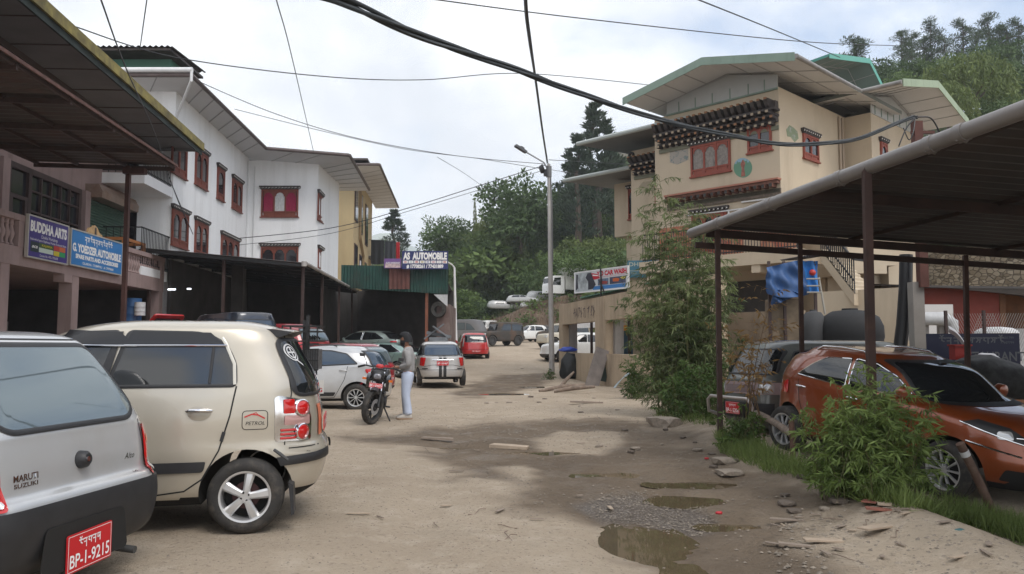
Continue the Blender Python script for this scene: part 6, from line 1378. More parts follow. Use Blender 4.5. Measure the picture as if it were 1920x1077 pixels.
for t in (0,.45,1): q=p0.lerp(p1,t); MB().beam((q.x,q.y,-.3),(q.x,q.y,zt+.06),.05).build('post',M_WOODD,wf,0,True)
def bag(name,label,cat,px,py,Y_,sx,sy,sz,m,seed,rest=None):
    p=at(px,py,Y_); bm=bmesh.new(); bmesh.ops.create_icosphere(bm,subdivisions=3,radius=1)
    for v in bm.verts:
        q=noise.noise(v.co*1.6+Vector((seed,0,0)))*.28+noise.noise(v.co*4+Vector((0,seed,0)))*.10
        v.co=v.co*(1+q); v.co.z=max(v.co.z,-.72); v.co=Vector((v.co.x*sx,v.co.y*sy,v.co.z*sz))
    me=bpy.data.meshes.new(name); bm.to_mesh(me); bm.free(); o=finish(me,name,m,None,50); o.location=p; return tag(o,label,cat)
bag('scrap_bag','blue plastic bag on the junk beside the restaurant board','bag',1748,676,14.4,.09,.09,.07,mat('blue_plastic',(.02,.035,.30),.4),1)
bag('scrap_bag','crumpled white sheet of plastic on the junk before the restaurant board','bag',1850,672,14.4,.2,.12,.10,mat('white_plastic',(.4,.4,.42),.5),2)
bag('junk_heap','dark heap of scrap under the restaurant board','heap',1830,715,13.9,1.0,.45,.42,mat('scrap_black',(.02,.02,.02),.8,var=.8,scale=7),3)
p=at(1792,640,14.6); single(MB().sheet(lambda u,v:p+Vector((-.12+.3*u,.02-.05*math.sin(v*3),.16-.32*u+.12*v+.06*math.sin(u*3.1))),10,4),'bent_sheet',mat('white_plastic',(.4,.4,.42)),'bent white plastic strip hung over the restaurant board','sheet',p,0,None,50,True)
single(MB().box((-.14,-.1,-.12),(.14,.1,.12)).box((-.16,-.12,.12),(.16,.12,.15)),'red_crate',mat('red_plastic',(.25,.02,.015),.5),'red plastic crate on the junk before the restaurant board','crate',at(1800,662,14.3))
p=at(1752,598,17.5); mb=MB(); mb.tube([p+Vector((-.35,0,0)),p+Vector((.22,0,0)),p+Vector((.36,0,-.1)),p+Vector((.36,0,-.3))],.15,12); single(mb,'vent_pipe',mat('dusty_white_pipe',(.42,.42,.42),.6,var=.2,scale=3,streak=.4),'fat white elbow pipe right of the concrete post','pipe',p,0,None,50,True)
for k,px in enumerate((1735,1765)): q=at(px,640,17.6); single(MB().beam((q.x,q.y,-.3),(q.x,q.y,at(px,605,17.6).z),.12),'pipe_stand',M_CONC,'%s concrete stand under the fat white pipe'%('left' if k==0 else 'right'),'stand',(q.x,q.y,-.2),0,None,0,True)
p=at(1868,621,17); single(MB().lathe([(.001,-.05),(.42,-.05),(.40,.0),(.3,.06),(.12,.085),(.001,.09)],24),'white_basin',M_CURTW,'upturned white basin on the restaurant board','basin',p,0,None,50)
p=at(1755,585,19.5); single(MB().box((p.x-.5,p.y,p.z-.7),(p.x+.42,p.y+.4,p.z+.18)),'white_tank_box',mat('white_tank_plastic',(.5,.48,.46),.6),'white plastic tank behind the fat white pipe','tank',p,0,None,0,True)
# blue tarpaulin shelter, ball, ladder pipe
a=at(1430,500,18.6); sh=thing('tarpaulin_shelter','blue tarpaulin slung over a small tin topped frame','shelter',(a.x+.6,18.6,0)); D=18.6
X=lambda px:at(px,500,D).x; Z=lambda py:at(1480,py,D).z
def tarp(u,v):
    x=lerp(X(1433),X(1502),u); zt=lerp(Z(503),Z(487),u); zb=lerp(Z(548),Z(552),u)-.12*math.sin(u*3.1); z=lerp(zb,zt,v)
    return Vector((x-.12*(1-v)*math.sin(u*5),D-.12-.18*(1-v)*math.sin(u*3)+.05*math.sin(u*17+v*5)+.04*math.sin(v*13+u*9),z))
mb=MB().sheet(tarp,26,14)
def tarp2(u,v):
    x=lerp(X(1440),X(1490),u)+.15*v*0; z=lerp(lerp(Z(575),Z(555),u),lerp(Z(545),Z(545),u),v); return Vector((x,D-.2+.07*math.sin(u*15+v*7),z))
mb.sheet(tarp2,20,6); mb.build('tarpaulin',mat('blue_tarpaulin',(.03,.085,.22),.6,var=.35,scale=3),sh,60,True)
mb=MB().sheet(lambda u,v:Vector((lerp(X(1500),X(1532),u),D-.05+.05*math.sin(u*12+v*4),lerp(Z(548),Z(490),v))),12,8); mb.build('side_tarpaulin',mat('bright_blue_tarpaulin',(.02,.17,.5),.6,var=.3,scale=4),sh,60,True)
corrug(Vector((X(1495),D-.3,Z(484))),Vector((X(1536),D-.3,Z(482))),Vector((X(1495),D+1.2,Z(478))),9,.02).build('tin_top',M_DTIN,sh,0,True)
for px in (1442,1470,1528): MB().beam((X(px),D+.02,-.2),(X(px),D+.02,Z(490)),.06).build('post',M_WOODD,sh,0,True)
mb=MB().box((X(1448),D+.1,-.2),(X(1500),D+.6,Z(560))); mb.build('stored_sacks',mat('sack_brown',(.2,.15,.1),.9,var=.4,scale=3),sh,0,True)
single(MB().lathe([(.001,-.075)]+[(.075*math.cos(R(a)),.075*math.sin(R(a))) for a in range(-75,90,15)]+[(.001,.075)],18),'red_float',mat('red_ball',(.42,.03,.02),.4),'red ball hanging on the blue tarpaulin shelter','ball',(X(1517),D-.2,Z(513)),0,None,60)
mb=MB().tube([(X(1527),D-.25,Z(522)),(X(1535),D-.3,Z(590))],.025,8); 
for zz in (525,538,550): mb.tube([(X(1504),D-.25,Z(zz)),(X(1529),D-.27,Z(zz))],.018,6)
single(mb,'pipe_rack',mat('dull_pipe',(.3,.28,.24),.6),'pale pipe rack in front of the blue tarpaulin','pipe',(X(1527),D-.25,0),0,None,50,True)
# ---------- vegetation
RG=np.random.default_rng(7)
def leafmat(name,c1,c2,scale=.6,rough=.6,trans=.0):
    m=bpy.data.materials.new(name); m.use_nodes=True; nt=m.node_tree; N=nt.nodes; L=nt.links; b=N['Principled BSDF']
    tc=N.new('ShaderNodeTexCoord'); n=N.new('ShaderNodeTexNoise'); n.inputs['Scale'].default_value=scale; n.inputs['Detail'].default_value=3; L.new(tc.outputs['Object'],n.inputs['Vector'])
    oi=N.new('ShaderNodeObjectInfo'); at_=N.new('ShaderNodeAttribute'); at_.attribute_name='tint'
    ad=N.new('ShaderNodeMath'); ad.operation='MULTIPLY_ADD'; ad.inputs[1].default_value=.45; L.new(at_.outputs['Fac'],ad.inputs[0]); L.new(n.outputs['Fac'],ad.inputs[2])
    a2=N.new('ShaderNodeMath'); a2.operation='MULTIPLY_ADD'; a2.inputs[1].default_value=.3; L.new(oi.outputs['Random'],a2.inputs[0]); L.new(ad.outputs[0],a2.inputs[2])
    r=N.new('ShaderNodeMapRange'); r.inputs[1].default_value=.5; r.inputs[2].default_value=1.15; L.new(a2.outputs[0],r.inputs[0])
    x=N.new('ShaderNodeMix'); x.data_type='RGBA'; L.new(r.outputs[0],x.inputs[0]); x.inputs[6].default_value=(*c1,1); x.inputs[7].default_value=(*c2,1); L.new(x.outputs[2],b.inputs['Base Color']); b.inputs['Roughness'].default_value=rough; b.inputs['Specular IOR Level'].default_value=.25
    if trans:
        t=N.new('ShaderNodeBsdfTranslucent'); L.new(x.outputs[2],t.inputs[0]); ms=N.new('ShaderNodeMixShader'); ms.inputs[0].default_value=trans; L.new(b.outputs[0],ms.inputs[1]); L.new(t.outputs[0],ms.inputs[2]); L.new(ms.outputs[0],N['Material Output'].inputs[0])
    return m
def unit(v): return v/np.maximum(1e-9,np.linalg.norm(v,axis=-1,keepdims=True))
def leaf_mesh(name,P,D,Ln,Wd,tint=None,fold=.25,mid=.45,rg=None):
    """pointed leaf blades: base P, direction D, length Ln, width Wd"""
    n=len(P); rg=rg or RG; D=unit(D); S=unit(np.cross(D,unit(rg.normal(size=(n,3)))+.01)); Nn=np.cross(S,D)
    Ln=np.broadcast_to(np.asarray(Ln,float),(n,))[:,None]; Wd=np.broadcast_to(np.asarray(Wd,float),(n,))[:,None]
    M_=P+D*Ln*mid; a=P; b=M_+S*Wd*.5+Nn*Wd*fold; c=P+D*Ln; d=M_-S*Wd*.5+Nn*Wd*fold
    V=np.stack([a,b,c,d],1).reshape(-1,3); i=np.arange(n)[:,None]*4
    F=np.concatenate([i+np.array([0,1,2]),i+np.array([0,2,3])],1).reshape(-1,3)
    me=bpy.data.meshes.new(name); me.vertices.add(len(V)); me.vertices.foreach_set('co',V.astype(np.float32).ravel())
    me.loops.add(F.size); me.loops.foreach_set('vertex_index',F.astype(np.int32).ravel()); me.polygons.add(len(F)); me.polygons.foreach_set('loop_start',np.arange(0,F.size,3,dtype=np.int32)); me.update(calc_edges=True)
    at_=me.attributes.new('tint','FLOAT','POINT'); t=tint if tint is not None else rg.random(n); at_.data.foreach_set('value',np.repeat(t,4).astype(np.float32))
    return me
def clump_leaves(cent,rad,per,size,rg,flat=.6,droop=0,aspect=.55,outw=None):
    """leaves spread through clumps; returns mesh arrays"""
    k=len(cent); idx=np.repeat(np.arange(k),per); u=unit(rg.normal(size=(k*per,3))); r=rg.random(k*per)**.4
    off=u*r[:,None]*rad[idx][:,None]; off[:,2]*=flat; P=cent[idx]+off
    D=unit(u*.9+rg.normal(size=(k*per,3))*.6+np.array([0,0,-droop])); Ln=size*(.6+.8*rg.random(k*per)); tint=np.clip(rg.random(k)[idx]*.7+rg.random(k*per)*.3,0,1)
    return P,D,Ln,Ln*aspect,tint
def trunk_mesh(name,h,r,limbs,rg,lean=.05,top=.25):
    mb=MB(); pts=[(rg.normal()*lean*h*t*.6,rg.normal()*lean*h*t*.6,h*t) for t in (0,.2,.45,.7,1)]; mb.tube(pts,[r*1.25,r,r*.8,r*.55,r*top],7)
    for (z,ang,l,up) in limbs:
        b=Vector((0,0,z)); e=b+Vector((math.cos(ang)*l,math.sin(ang)*l,up)); mb.tube([b,b.lerp(e,.5)+Vector((0,0,l*.08)),e],[r*.45,r*.3,r*.1],5)
    return mb.mesh(name)
M_BARK=mat('bark',(.085,.065,.05),.9,var=.3,scale=6); M_BARKG=mat('grey_bark',(.15,.13,.11),.9,var=.3,scale=6)
LM=dict(dark=leafmat('dark_leaf',(.042,.074,.028),(.105,.16,.06),trans=.2),mid=leafmat('mid_leaf',(.065,.11,.032),(.15,.215,.07),trans=.25),light=leafmat('willow_leaf',(.085,.12,.035),(.18,.225,.075),trans=.2),con=leafmat('conifer_needles',(.026,.046,.030),(.075,.105,.062)),pine=leafmat('pine_needles',(.03,.052,.03),(.085,.12,.06)),pale=leafmat('pale_leaf',(.14,.17,.08),(.26,.28,.15)),brown=leafmat('dry_leaf',(.22,.125,.045),(.45,.30,.13),2.5,.7,.3))
PROTO={}
def proto(key,kind,seed,H,Rr):
    rg=np.random.default_rng(seed)
    if kind=='broad':
        k=70; u=unit(rg.normal(size=(k,3))); rr=rg.random(k)**.33; c=u*rr[:,None]*np.array([Rr,Rr,H*.36]); c[:,2]+=H*.60; c[:,:2]+=rg.normal(size=(k,2))*Rr*.12
        c[:,2]=np.maximum(c[:,2],H*.16); rad=Rr*(.20+.18*rg.random(k)); a=clump_leaves(c,rad,62,.036*H+.1,rg,.75); lm=None
        t=trunk_mesh('trunk',H*.75,.022*H+.03,[(H*.3,i*1.3,Rr*.6,H*.2) for i in range(5)],rg)
    elif kind=='cypress':
        k=130; z=rg.random(k)**.8; c=np.zeros((k,3)); ang=rg.random(k)*6.28; prof=np.where(z<.22,.55+2*z,1.0-(z-.22)*1.15)**.85; r=Rr*np.maximum(.05,prof)*(.45+.6*rg.random(k)); c[:,0]=np.cos(ang)*r; c[:,1]=np.sin(ang)*r; c[:,2]=H*(.08+.92*z)
        rad=Rr*(.16+.18*rg.random(k))*np.maximum(.35,prof); P,D,Ln,W,t_=clump_leaves(c,rad,46,.03*H,rg,1.3,.0,.3); D=unit(D*.6+np.array([0,0,.9])+unit(P*np.array([1,1,0]))*.4); a=(P,D,Ln,W,t_); t=trunk_mesh('trunk',H*.9,.02*H,[],rg)
    elif kind=='pine':
        cs=[];limbs=[]
        for i in range(30):
            z=.36+.62*i/29+rg.normal()*.01; l=Rr*(1.12-z*.85)*(.45+.75*rg.random()); an=rg.random()*6.28
            limbs.append((H*(z-.02),an,l,l*.18)); 
            for q in (.5,.8,1.0): cs.append((math.cos(an)*l*q,math.sin(an)*l*q,H*z+l*.2*q))
        c=np.array(cs); rad=Rr*(.15+.14*rg.random(len(c))); P,D,Ln,W,t_=clump_leaves(c,rad,34,.034*H,rg,.55,0,.2); D=unit(D+np.array([0,0,.5])); a=(P,D,Ln,W,t_); t=trunk_mesh('trunk',H*.97,.016*H,limbs,rg,.015,.15)
    elif kind=='willow':
        k=150; an=rg.random(k)*6.28; rr=Rr*rg.random(k)**.5; z0=H*(.62+.36*np.sqrt(np.maximum(0,1-(rr/Rr)**2)))*(.92+.1*rg.random(k)); ln=H*(.22+.3*rg.random(k)); m_=34
        tt=np.tile(np.linspace(0,1,m_),k); ii=np.repeat(np.arange(k),m_); P=np.stack([np.cos(an[ii])*(rr[ii]+.12*Rr*np.sin(tt*1.5)),np.sin(an[ii])*(rr[ii]+.12*Rr*np.sin(tt*1.5)),z0[ii]-ln[ii]*tt],1)+rg.normal(size=(k*m_,3))*.045*Rr
        D=unit(rg.normal(size=P.shape)*.5+np.array([0,0,-1.0])); Ln=.055*H*(.6+.8*rg.random(len(P))); a=(P,D,Ln,Ln*.26,np.clip(rg.random(k)[ii]*.8+rg.random(len(P))*.2,0,1)); t=trunk_mesh('trunk',H*.8,.03*H,[(H*.35,i*1.05,Rr*.7,H*.35) for i in range(6)],rg)
    else:  # bush
        k=34; u=unit(rg.normal(size=(k,3))); u[:,2]=np.abs(u[:,2]); c=u*rg.random(k)[:,None]**.4*np.array([Rr,Rr,H*.75]); rad=Rr*(.25+.2*rg.random(k)); a=clump_leaves(c,rad,60,.09*H+.06,rg,.7,.1); t=trunk_mesh('trunk',H*.5,.03*H,[(H*.1,i*1.3,Rr*.5,H*.4) for i in range(4)],rg)
    me=leaf_mesh('crown',a[0],a[1],a[2],a[3],a[4],rg=rg); PROTO[key]=(me,t,H); return PROTO[key]
for i in range(3): proto('b%d'%i,'broad',10+i,9,3.4+.5*i)
for i in range(2): proto('c%d'%i,'cypress',20+i,14,2.1+.35*i)
for i in range(3): proto('p%d'%i,'pine',30+i,14,3.4)
for i in range(2): proto('w%d'%i,'willow',40+i,9,3.4+.6*i)
for i in range(2): proto('s%d'%i,'bush',50+i,2.4,1.5)
TM={'b':'broadleaf_tree','c':'cypress_tree','p':'pine_tree','w':'willow_tree','s':'shrub'}
def tree(key,loc,h,lm,label,group=None,rz=None,bark=None,sxy=1):
    me,t,H=PROTO[key]; mk=key+lm
    if mk not in PROTO:
        m2=me.copy(); m2.materials.append(LM[lm]); t2=t.copy(); t2.materials.append(bark or M_BARK); PROTO[mk]=(m2,t2,H)
    m2,t2,_=PROTO[mk]; s=h/H
    r=thing(TM[key[0]],label,{'s':'shrub'}.get(key[0],'tree'),loc,RG.random()*6.28 if rz is None else rz,group); r.scale=(s*sxy,s*sxy,s)
    for nm,mm in (('trunk',t2),('crown',m2)):
        o=bpy.data.objects.new(nm,mm); C.objects.link(o); o.parent=r
    return r
def treepx(key,px,pb,pt,Y_,lm,label,group=None,sxy=1,bark=None):
    """tree at pixel column px and depth, from its foot row to its top row"""
    b=at(px,pb,Y_); t=at(px,pt,Y_); z=min(b.z,hill_top(b.x,Y_)) if pb is None else b.z
    return tree(key,(b.x,Y_,z-.3),t.z-z+.3,lm,label,group,None,bark,sxy)
# particular trees
treepx('c0',1120,440,200,96,'con','tallest dark cypress rising left of the tan house','',1.75)
treepx('c1',1084,452,258,90,'con','slimmer cypress standing left of the tallest one','',1.45)
treepx('b1',975,500,328,92,'dark','big leafy tree with an open crown left of the lamp pole','',.9)
treepx('b2',1003,520,352,99,'dark','tall dark tree just behind the lamp pole','',.8)
treepx('w0',925,540,392,98,'light','bright green drooping willow left of the lamp pole','',.75)
treepx('w1',962,540,428,94,'light','lower pale willow at the foot of the lamp pole trees','',.8)
treepx('b0',835,500,402,98,'dark','round umbrella shaped dark tree above the AS AUTOMOBILE board','',1.1)
treepx('c1',738,500,396,108,'con','pointed dark conifer right of the ochre building','',1.8)
treepx('c0',890,470,376,125,'pale','thin pale bare-looking tree against the sky in the gap','',.35)
treepx('w1',1815,262,100,62,'light','large yellowish willow above the right end of the tan house roof','',1.15)
treepx('w0',1780,262,150,58,'light','smaller willow half behind the lime gable of the tan house','',1.0)
treepx('p0',1607,200,72,95,'pine','rounded pine standing alone above the teal roof','',1.7)
for i,(px,pt,k) in enumerate(((1693,58,'p1'),(1712,64,'p2'),(1750,40,'p0'),(1775,70,'p1'),(1810,40,'p2'),(1858,30,'p0'),(1893,52,'p1'),(1915,38,'p2'),(1735,72,'p1'),(1835,60,'p0'),(1880,45,'p2'))):
    treepx(k,px,175,pt,105+4*(i%3),'pine','tall pine on the skyline of the wooded hill at the right','pines on the skyline',1.1)
for i,(px,pt,Y_,k,lm) in enumerate(((1660,105,100,'b0','dark'),(1700,118,92,'b1','dark'),(1750,115,90,'b2','mid'),(1860,110,84,'b0','dark'),(1905,120,76,'b1','dark'),(1890,80,90,'b2','dark'),(1910,180,66,'b0','mid'),(1870,190,60,'b2','dark'),(1640,125,104,'b2','dark'),(1915,235,58,'b1','mid'),(1680,140,80,'b1','mid'),(1720,150,74,'b0','dark'),(1835,85,95,'b1','dark'))):
    treepx(k,px,pt+110,pt,Y_,lm,'dark bushy tree on the slope behind the tan house roofs','trees behind the tan house')
# the wooded hillside
rr=random.Random(11); cnt=0
GL={'b':'leafy green tree among the woods covering the hillside','w':'light green willow among the woods covering the hillside','c':'dark conifer among the woods covering the hillside','p':'pine among the woods covering the hillside','s':'low bush on the overgrown hillside slope'}
GG={'b':'leafy trees of the hillside wood','w':'willows of the hillside wood','c':'conifers of the hillside wood','p':'pines of the hillside wood','s':'bushes of the hillside slope'}
for j in range(640):
    v=rr.random(); y=lerp(80,190,v**1.3); px=rr.uniform(690,1330) if j%5 else rr.uniform(1560,1930)
    if px>1500: y=lerp(52,130,v)
    x=(px-960)/1500*y; s=y+.75*x-84 if x>0 else y+.9*x-84
    if x>30: s=y+22.5+.35*(x-30)-84
    if s<3 or cnt>205 or (px<1330 and y<86 and px>880): continue
    ypx=650-(hill_top(x,y)+6-CAMH)*1500/y
    if px<1040 and y>110 and rr.random()<.75: continue
    k=rr.choice(('b0','b1','b2','b0','b1','b2','w0','w1','p1','c0') if px>1000 else ('b0','b1','b2','b1','w0','w1','b0'))
    lm={'b':rr.choice(('dark','mid','mid')),'w':'light','p':'pine','c':'con'}[k[0]]
    h=rr.uniform(5,8.5) if k[0] in 'bw' else rr.uniform(8,12)
    if px<1000: h*=.75
    tree(k,(x,y,hill_top(x,y)-.4),h,lm,GL[k[0]],GG[k[0]]); cnt+=1
for i,(px,pb,h,Y_) in enumerate([(lerp(690,1190,i/33)+rr.uniform(-9,9),0,rr.uniform(2.6,4.6),rr.uniform(78,92) if i<12 or i>24 else rr.uniform(92,99)) for i in range(34)]):
    x=(px-960)/1500*Y_; tree(rr.choice(('s0','s1','b0','b1')),(x,Y_,hill_top(x,Y_)-.4 if px<900 else 5.6+ (Y_-78)*.25),h*1.3,rr.choice(('mid','mid','light','dark')),'leafy bush in the green belt at the foot of the hillside','bushes at the foot of the hillside',sxy=1.3)
# undergrowth as one mass of leaves
rg=np.random.default_rng(3); n=2600; px=rg.uniform(680,1330,n); Yv=rg.uniform(79,150,n); px[n//2:]=rg.uniform(1540,1940,n-n//2); Yv[n//2:]=rg.uniform(50,130,n-n//2)
X_=(px-960)/1500*Yv; cen=np.array([(x,y,hill_top(x,y)+.3) for x,y in zip(X_,Yv)]); keep=np.array([hill_z(x,y)>gz_base(x,y)+.3 for x,y in zip(X_,Yv)]); cen=cen[keep]
a=clump_leaves(cen,.8+.9*rg.random(len(cen)),26,.5,rg,.7); o=finish(leaf_mesh('undergrowth',*a,rg=rg),'undergrowth',LM['mid']); tag(o,'dense green undergrowth between the trees of the hillside','undergrowth',None,'stuff')
# brown earth bank with the scrapyard terrace on top
def bank(u,v):
    x=lerp(-7.5,22,u); top=lerp(3.4,6.3,sm(-5,6,x)); y=73.5+1.2*noise.noise(Vector((x*.3,1,2)))-.12*x
    if v<.5: t=v/.5; return Vector((x+.4*noise.noise(Vector((x*.8,t*4,3))),y+3.4*t+.6*noise.noise(Vector((x*.5,t*3,7))),lerp(gz_base(x,73)-.3,top,t**.8)+.25*noise.noise(Vector((x,t*5,1)))))
    t=(v-.5)/.5; return Vector((x,y+3.4+20*t,top+.12*20*t*0+.2*noise.noise(Vector((x*.3,t*6,5)))))
structure(MB().sheet(bank,90,30),'earth_bank',mat('brown_earth',(.115,.075,.05),.95,var=.35,scale=.9,col2=(.17,.125,.085),bump=.6,bscale=3),60)
rg=np.random.default_rng(4); cs=[]
for i in range(150):
    u,v=rg.random(),rg.random(); 
    if v<.35 and rg.random()<.62: continue
    p=bank(u,v*.62); cs.append((p.x,p.y-.1,p.z+.1))
a=clump_leaves(np.array(cs),.35+.5*rg.random(len(cs)),40,.26,rg,.8); tag(finish(leaf_mesh('scrub',*a,rg=rg),'scrub',LM['mid']),'green scrub growing on the brown earth bank','scrub',None,'stuff')
rg=np.random.default_rng(5); n=2600; uv=rg.random((n,2)); P=np.array([tuple(bank(u,.05+v*.42)) for u,v in uv]); a=leaf_mesh('dead_stalks',P,unit(rg.normal(size=(n,3))*.35+np.array([0,-.35,.9])),.5+.6*rg.random(n),.03); tag(finish(a,'dead_stalks',mat('dead_stalk',(.12,.08,.055),.9,var=.4,scale=3)),'dry brown stalks covering the face of the earth bank','dry grass',None,'stuff')
for i,(px,py,Y_,rz) in enumerate(((925,571,80,.3),(962,562,80,-.4),(1000,553,81,.5),(985,572,79.5,.1))):
    p=at(px,py,Y_); o,_=make_car('wrecked_car','crushed pale car body in the row of wrecks above the earth bank','car wreck',(p.x,p.y,p.z-.5),rz,dict(HF,wheels=0,mirrors=0,arch=0,paint=paint('crushed_white',(.45,.45,.44),.1,.5),frontwin=[]),'crushed car bodies on the bank'); o.scale=(1,1,.62); o.rotation_euler.x=R(8*(-1)**i)
p=at(1062,556,78); tk=thing('truck','small white box truck parked on the bank beside the car wash board','truck',(p.x,p.y,p.z-.3),R(205))
MB().box((-3.2,-1,.9),(.6,1,3.0)).build('box_body',mat('dusty_white',(.5,.5,.46),.6,var=.1),tk); mb=MB(); mb.prism(rpoly([(.7,.5),(2.2,.5),(2.2,1.3),(1.9,2.2),(.7,2.25)],.1),(0,-.9,0),(1,0,0),(0,0,1),(0,1.8,0)); cb=mb.build('cab',P_WHITE,tk)
mb=MB().prism([(1.1,1.3),(2.0,1.3),(1.8,2.0),(1.1,2.05)],(0,.905,0),(1,0,0),(0,0,1),(0,.005,0)); mb.prism([(1.1,1.3),(2.0,1.3),(1.8,2.0),(1.1,2.05)],(0,-.905,0),(1,0,0),(0,0,1),(0,-.005,0)); mb.box((2.08,-.75,1.4),(2.13,.75,2.0)); mb.build('window',M_GLASS,cb)
# --- bamboo clump by the canopy
base=grd(1292,786); bx,by,bz=base.x+.1,16.2,gz_base(3.7,16.2)
def spray_plant(name,label,cat,loc,stems,leafm,stemm,ll,lw,per,seed,droop=.7,stem_r=.012,spread=.12,sub=6,start=.3,mid=.4):
    """stems: list of (base offset xy, tip offset xyz); leaves in sprays along side twigs"""
    rg=np.random.default_rng(seed); root=thing(name,label,cat,loc); mb=MB(); P=[];D=[];T=[]
    for (b,e) in stems:
        b=Vector((b[0],b[1],-.1)); e=Vector(e); q=[]
        for i in range(9):
            t=i/8; p=b.lerp(e,t); p.x=b.x+(e.x-b.x)*t**1.8; p.y=b.y+(e.y-b.y)*t**1.8; q.append(p)
        mb.tube(q,[stem_r*(1-.75*i/8) for i in range(9)],5)
        L_=(e-b).length; nt=max(3,int(L_*sub))
        for k in range(nt):
            t=start+(1-start)*(k+rg.random())/nt; i=min(7,int(t*8)); p=q[i].lerp(q[i+1],t*8-i); an=rg.random()*6.28; l=L_*spread*(.5+rg.random())*(1.15-t*.6)+.05
            e2=p+Vector((math.cos(an)*l,math.sin(an)*l,l*(.35-droop*.5)+rg.normal()*.03)); mb.tube([p,p.lerp(e2,.5)+Vector((0,0,l*.12)),e2],[stem_r*.3,stem_r*.22,stem_r*.1],3)
            ti=rg.random()
            for s in range(per):
                f=.15+.85*rg.random(); pt=p.lerp(e2,f)+Vector((0,0,l*.12*math.sin(f*3.1))); dd=Vector((math.cos(an)*.6+rg.normal()*.5,math.sin(an)*.6+rg.normal()*.5,-droop+rg.normal()*.45)); P.append(tuple(pt));D.append(tuple(dd));T.append(min(1,max(0,.6*ti+.4*rg.random())))
    mb.build('stems',stemm,root); n=len(P); me=leaf_mesh('foliage',np.array(P),np.array(D),ll*(.6+.7*rg.random(n)),lw*(.7+.6*rg.random(n)),np.array(T),.2,mid,rg=rg); finish(me,'foliage',leafm,root); return root
LBAM=leafmat('bamboo_leaf',(.07,.10,.036),(.21,.25,.10),.9,.5,.3); LBUSH=leafmat('bush_leaf',(.08,.13,.03),(.24,.32,.10),2.2,.45,.4); LWEED=leafmat('weed_leaf',(.04,.08,.02),(.11,.17,.045),2,.6,.25)
rb=random.Random(2); st=[]
for i in range(26):
    a=rb.random()*6.28; b=(rb.uniform(-.55,.55),rb.uniform(-.5,.5)); h=rb.choice((1.6,2.2,2.6,2.9,3.2,3.6)); r=rb.uniform(.15,.95); st.append((b,(b[0]+math.cos(a)*r,b[1]+math.sin(a)*r,h)))
st+=[((-.1,0),(-.5,0,4.9)),((0,.1),(.05,0,4.4)),((-.2,.1),(-.9,.2,4.2)),((.1,0),(.45,-.1,3.9)),((-.05,.1),(-.3,.1,4.5)),((.15,.1),(.25,.2,4.1)),((-.15,0),(-.55,0,3.7)),((0,-.1),(.15,-.2,3.6)),((-.3,.1),(-.8,.1,3.1)),((-.25,0),(-1.2,-.3,2.4)),((-.3,0),(-1.25,.2,1.9))]
spray_plant('bamboo','tall feathery bamboo clump between the plaster wall and the canopy','bamboo',(3.5,16.2,bz),st,LBAM,mat('bamboo_culm',(.13,.13,.055),.6,var=.2,scale=6),.155,.022,22,5,.75,.02,.17,10,.15).scale=(.98,.9,1)
st=[]
for i in range(78):
    a=rb.random()*6.28; b=(rb.gauss(0,.22),rb.gauss(0,.22)); r=rb.uniform(.08,.38); h=rb.uniform(.45,1.08)*(1.12-r*.5); st.append((b,(b[0]+math.cos(a)*r*1.05,b[1]+math.sin(a)*r,h)))
st+=[((0,0),(-.05,0,1.28)),((.1,0),(.1,0,1.34)),((.15,0),(.4,0,1.05)),((-.1,0),(-.32,0,1.15)),((.1,0),(.42,-.05,1.25))]
spray_plant('bush','bright green narrow leaved bush in front of the copper hatchback','bush',(3.17,7.25,gz_base(3.17,7.25)),st,LBUSH,mat('green_stem',(.10,.10,.04),.7),.115,.019,12,6,.35,.007,.2,14,.12).scale=(.82,.82,.84)
st=[]
for i in range(8):
    a=rb.random()*6.28; b=(rb.gauss(0,.15),rb.gauss(0,.15)); r=rb.uniform(.2,.75); st.append((b,(b[0]+math.cos(a)*r,b[1]+math.sin(a)*r,rb.uniform(1.1,2.55))))
spray_plant('dry_bush','dried brown leafed bush in front of the microvan windscreen','bush',(3.66,12.2,gz_base(3.7,12.2)),st,LM['brown'],mat('dry_stem',(.16,.10,.05),.8),.11,.026,7,7,.3,.01,.2,6,.55)
for i,(px,py,h,w,n,lb) in enumerate(((1192,748,1.15,.5,30,'leafy weed growing at the foot of the plaster wall'),(1285,785,1.1,.75,46,'dark green thicket round the foot of the bamboo'),(1392,835,.5,.4,34,'weeds under the log rail by the microvan'),(1030,712,.45,.3,16,'small weed tuft at the foot of the lamp pole'),(1735,925,.35,.45,30,'weeds at the foot of the bright green bush'),(1330,770,.9,.5,26,'weeds behind the log rail'),(1060,660,.0,0,0,''))):
    if not n: continue
    p=grd(px,py); st=[]
    for k in range(n): a=rb.random()*6.28; b=(rb.gauss(0,w*.35),rb.gauss(0,w*.3)); st.append((b,(b[0]+math.cos(a)*w*.5*rb.random(),b[1]+math.sin(a)*w*.5*rb.random(),h*rb.uniform(.5,1))))
    spray_plant('weed',lb,'weed',(p.x,p.y,gz_base(p.x,p.y)),st,LWEED,mat('green_stem',(.10,.10,.04),.7),.12*(1 if h>.6 else .7),.028,8,20+i,.2,.006,.2,7,.1)
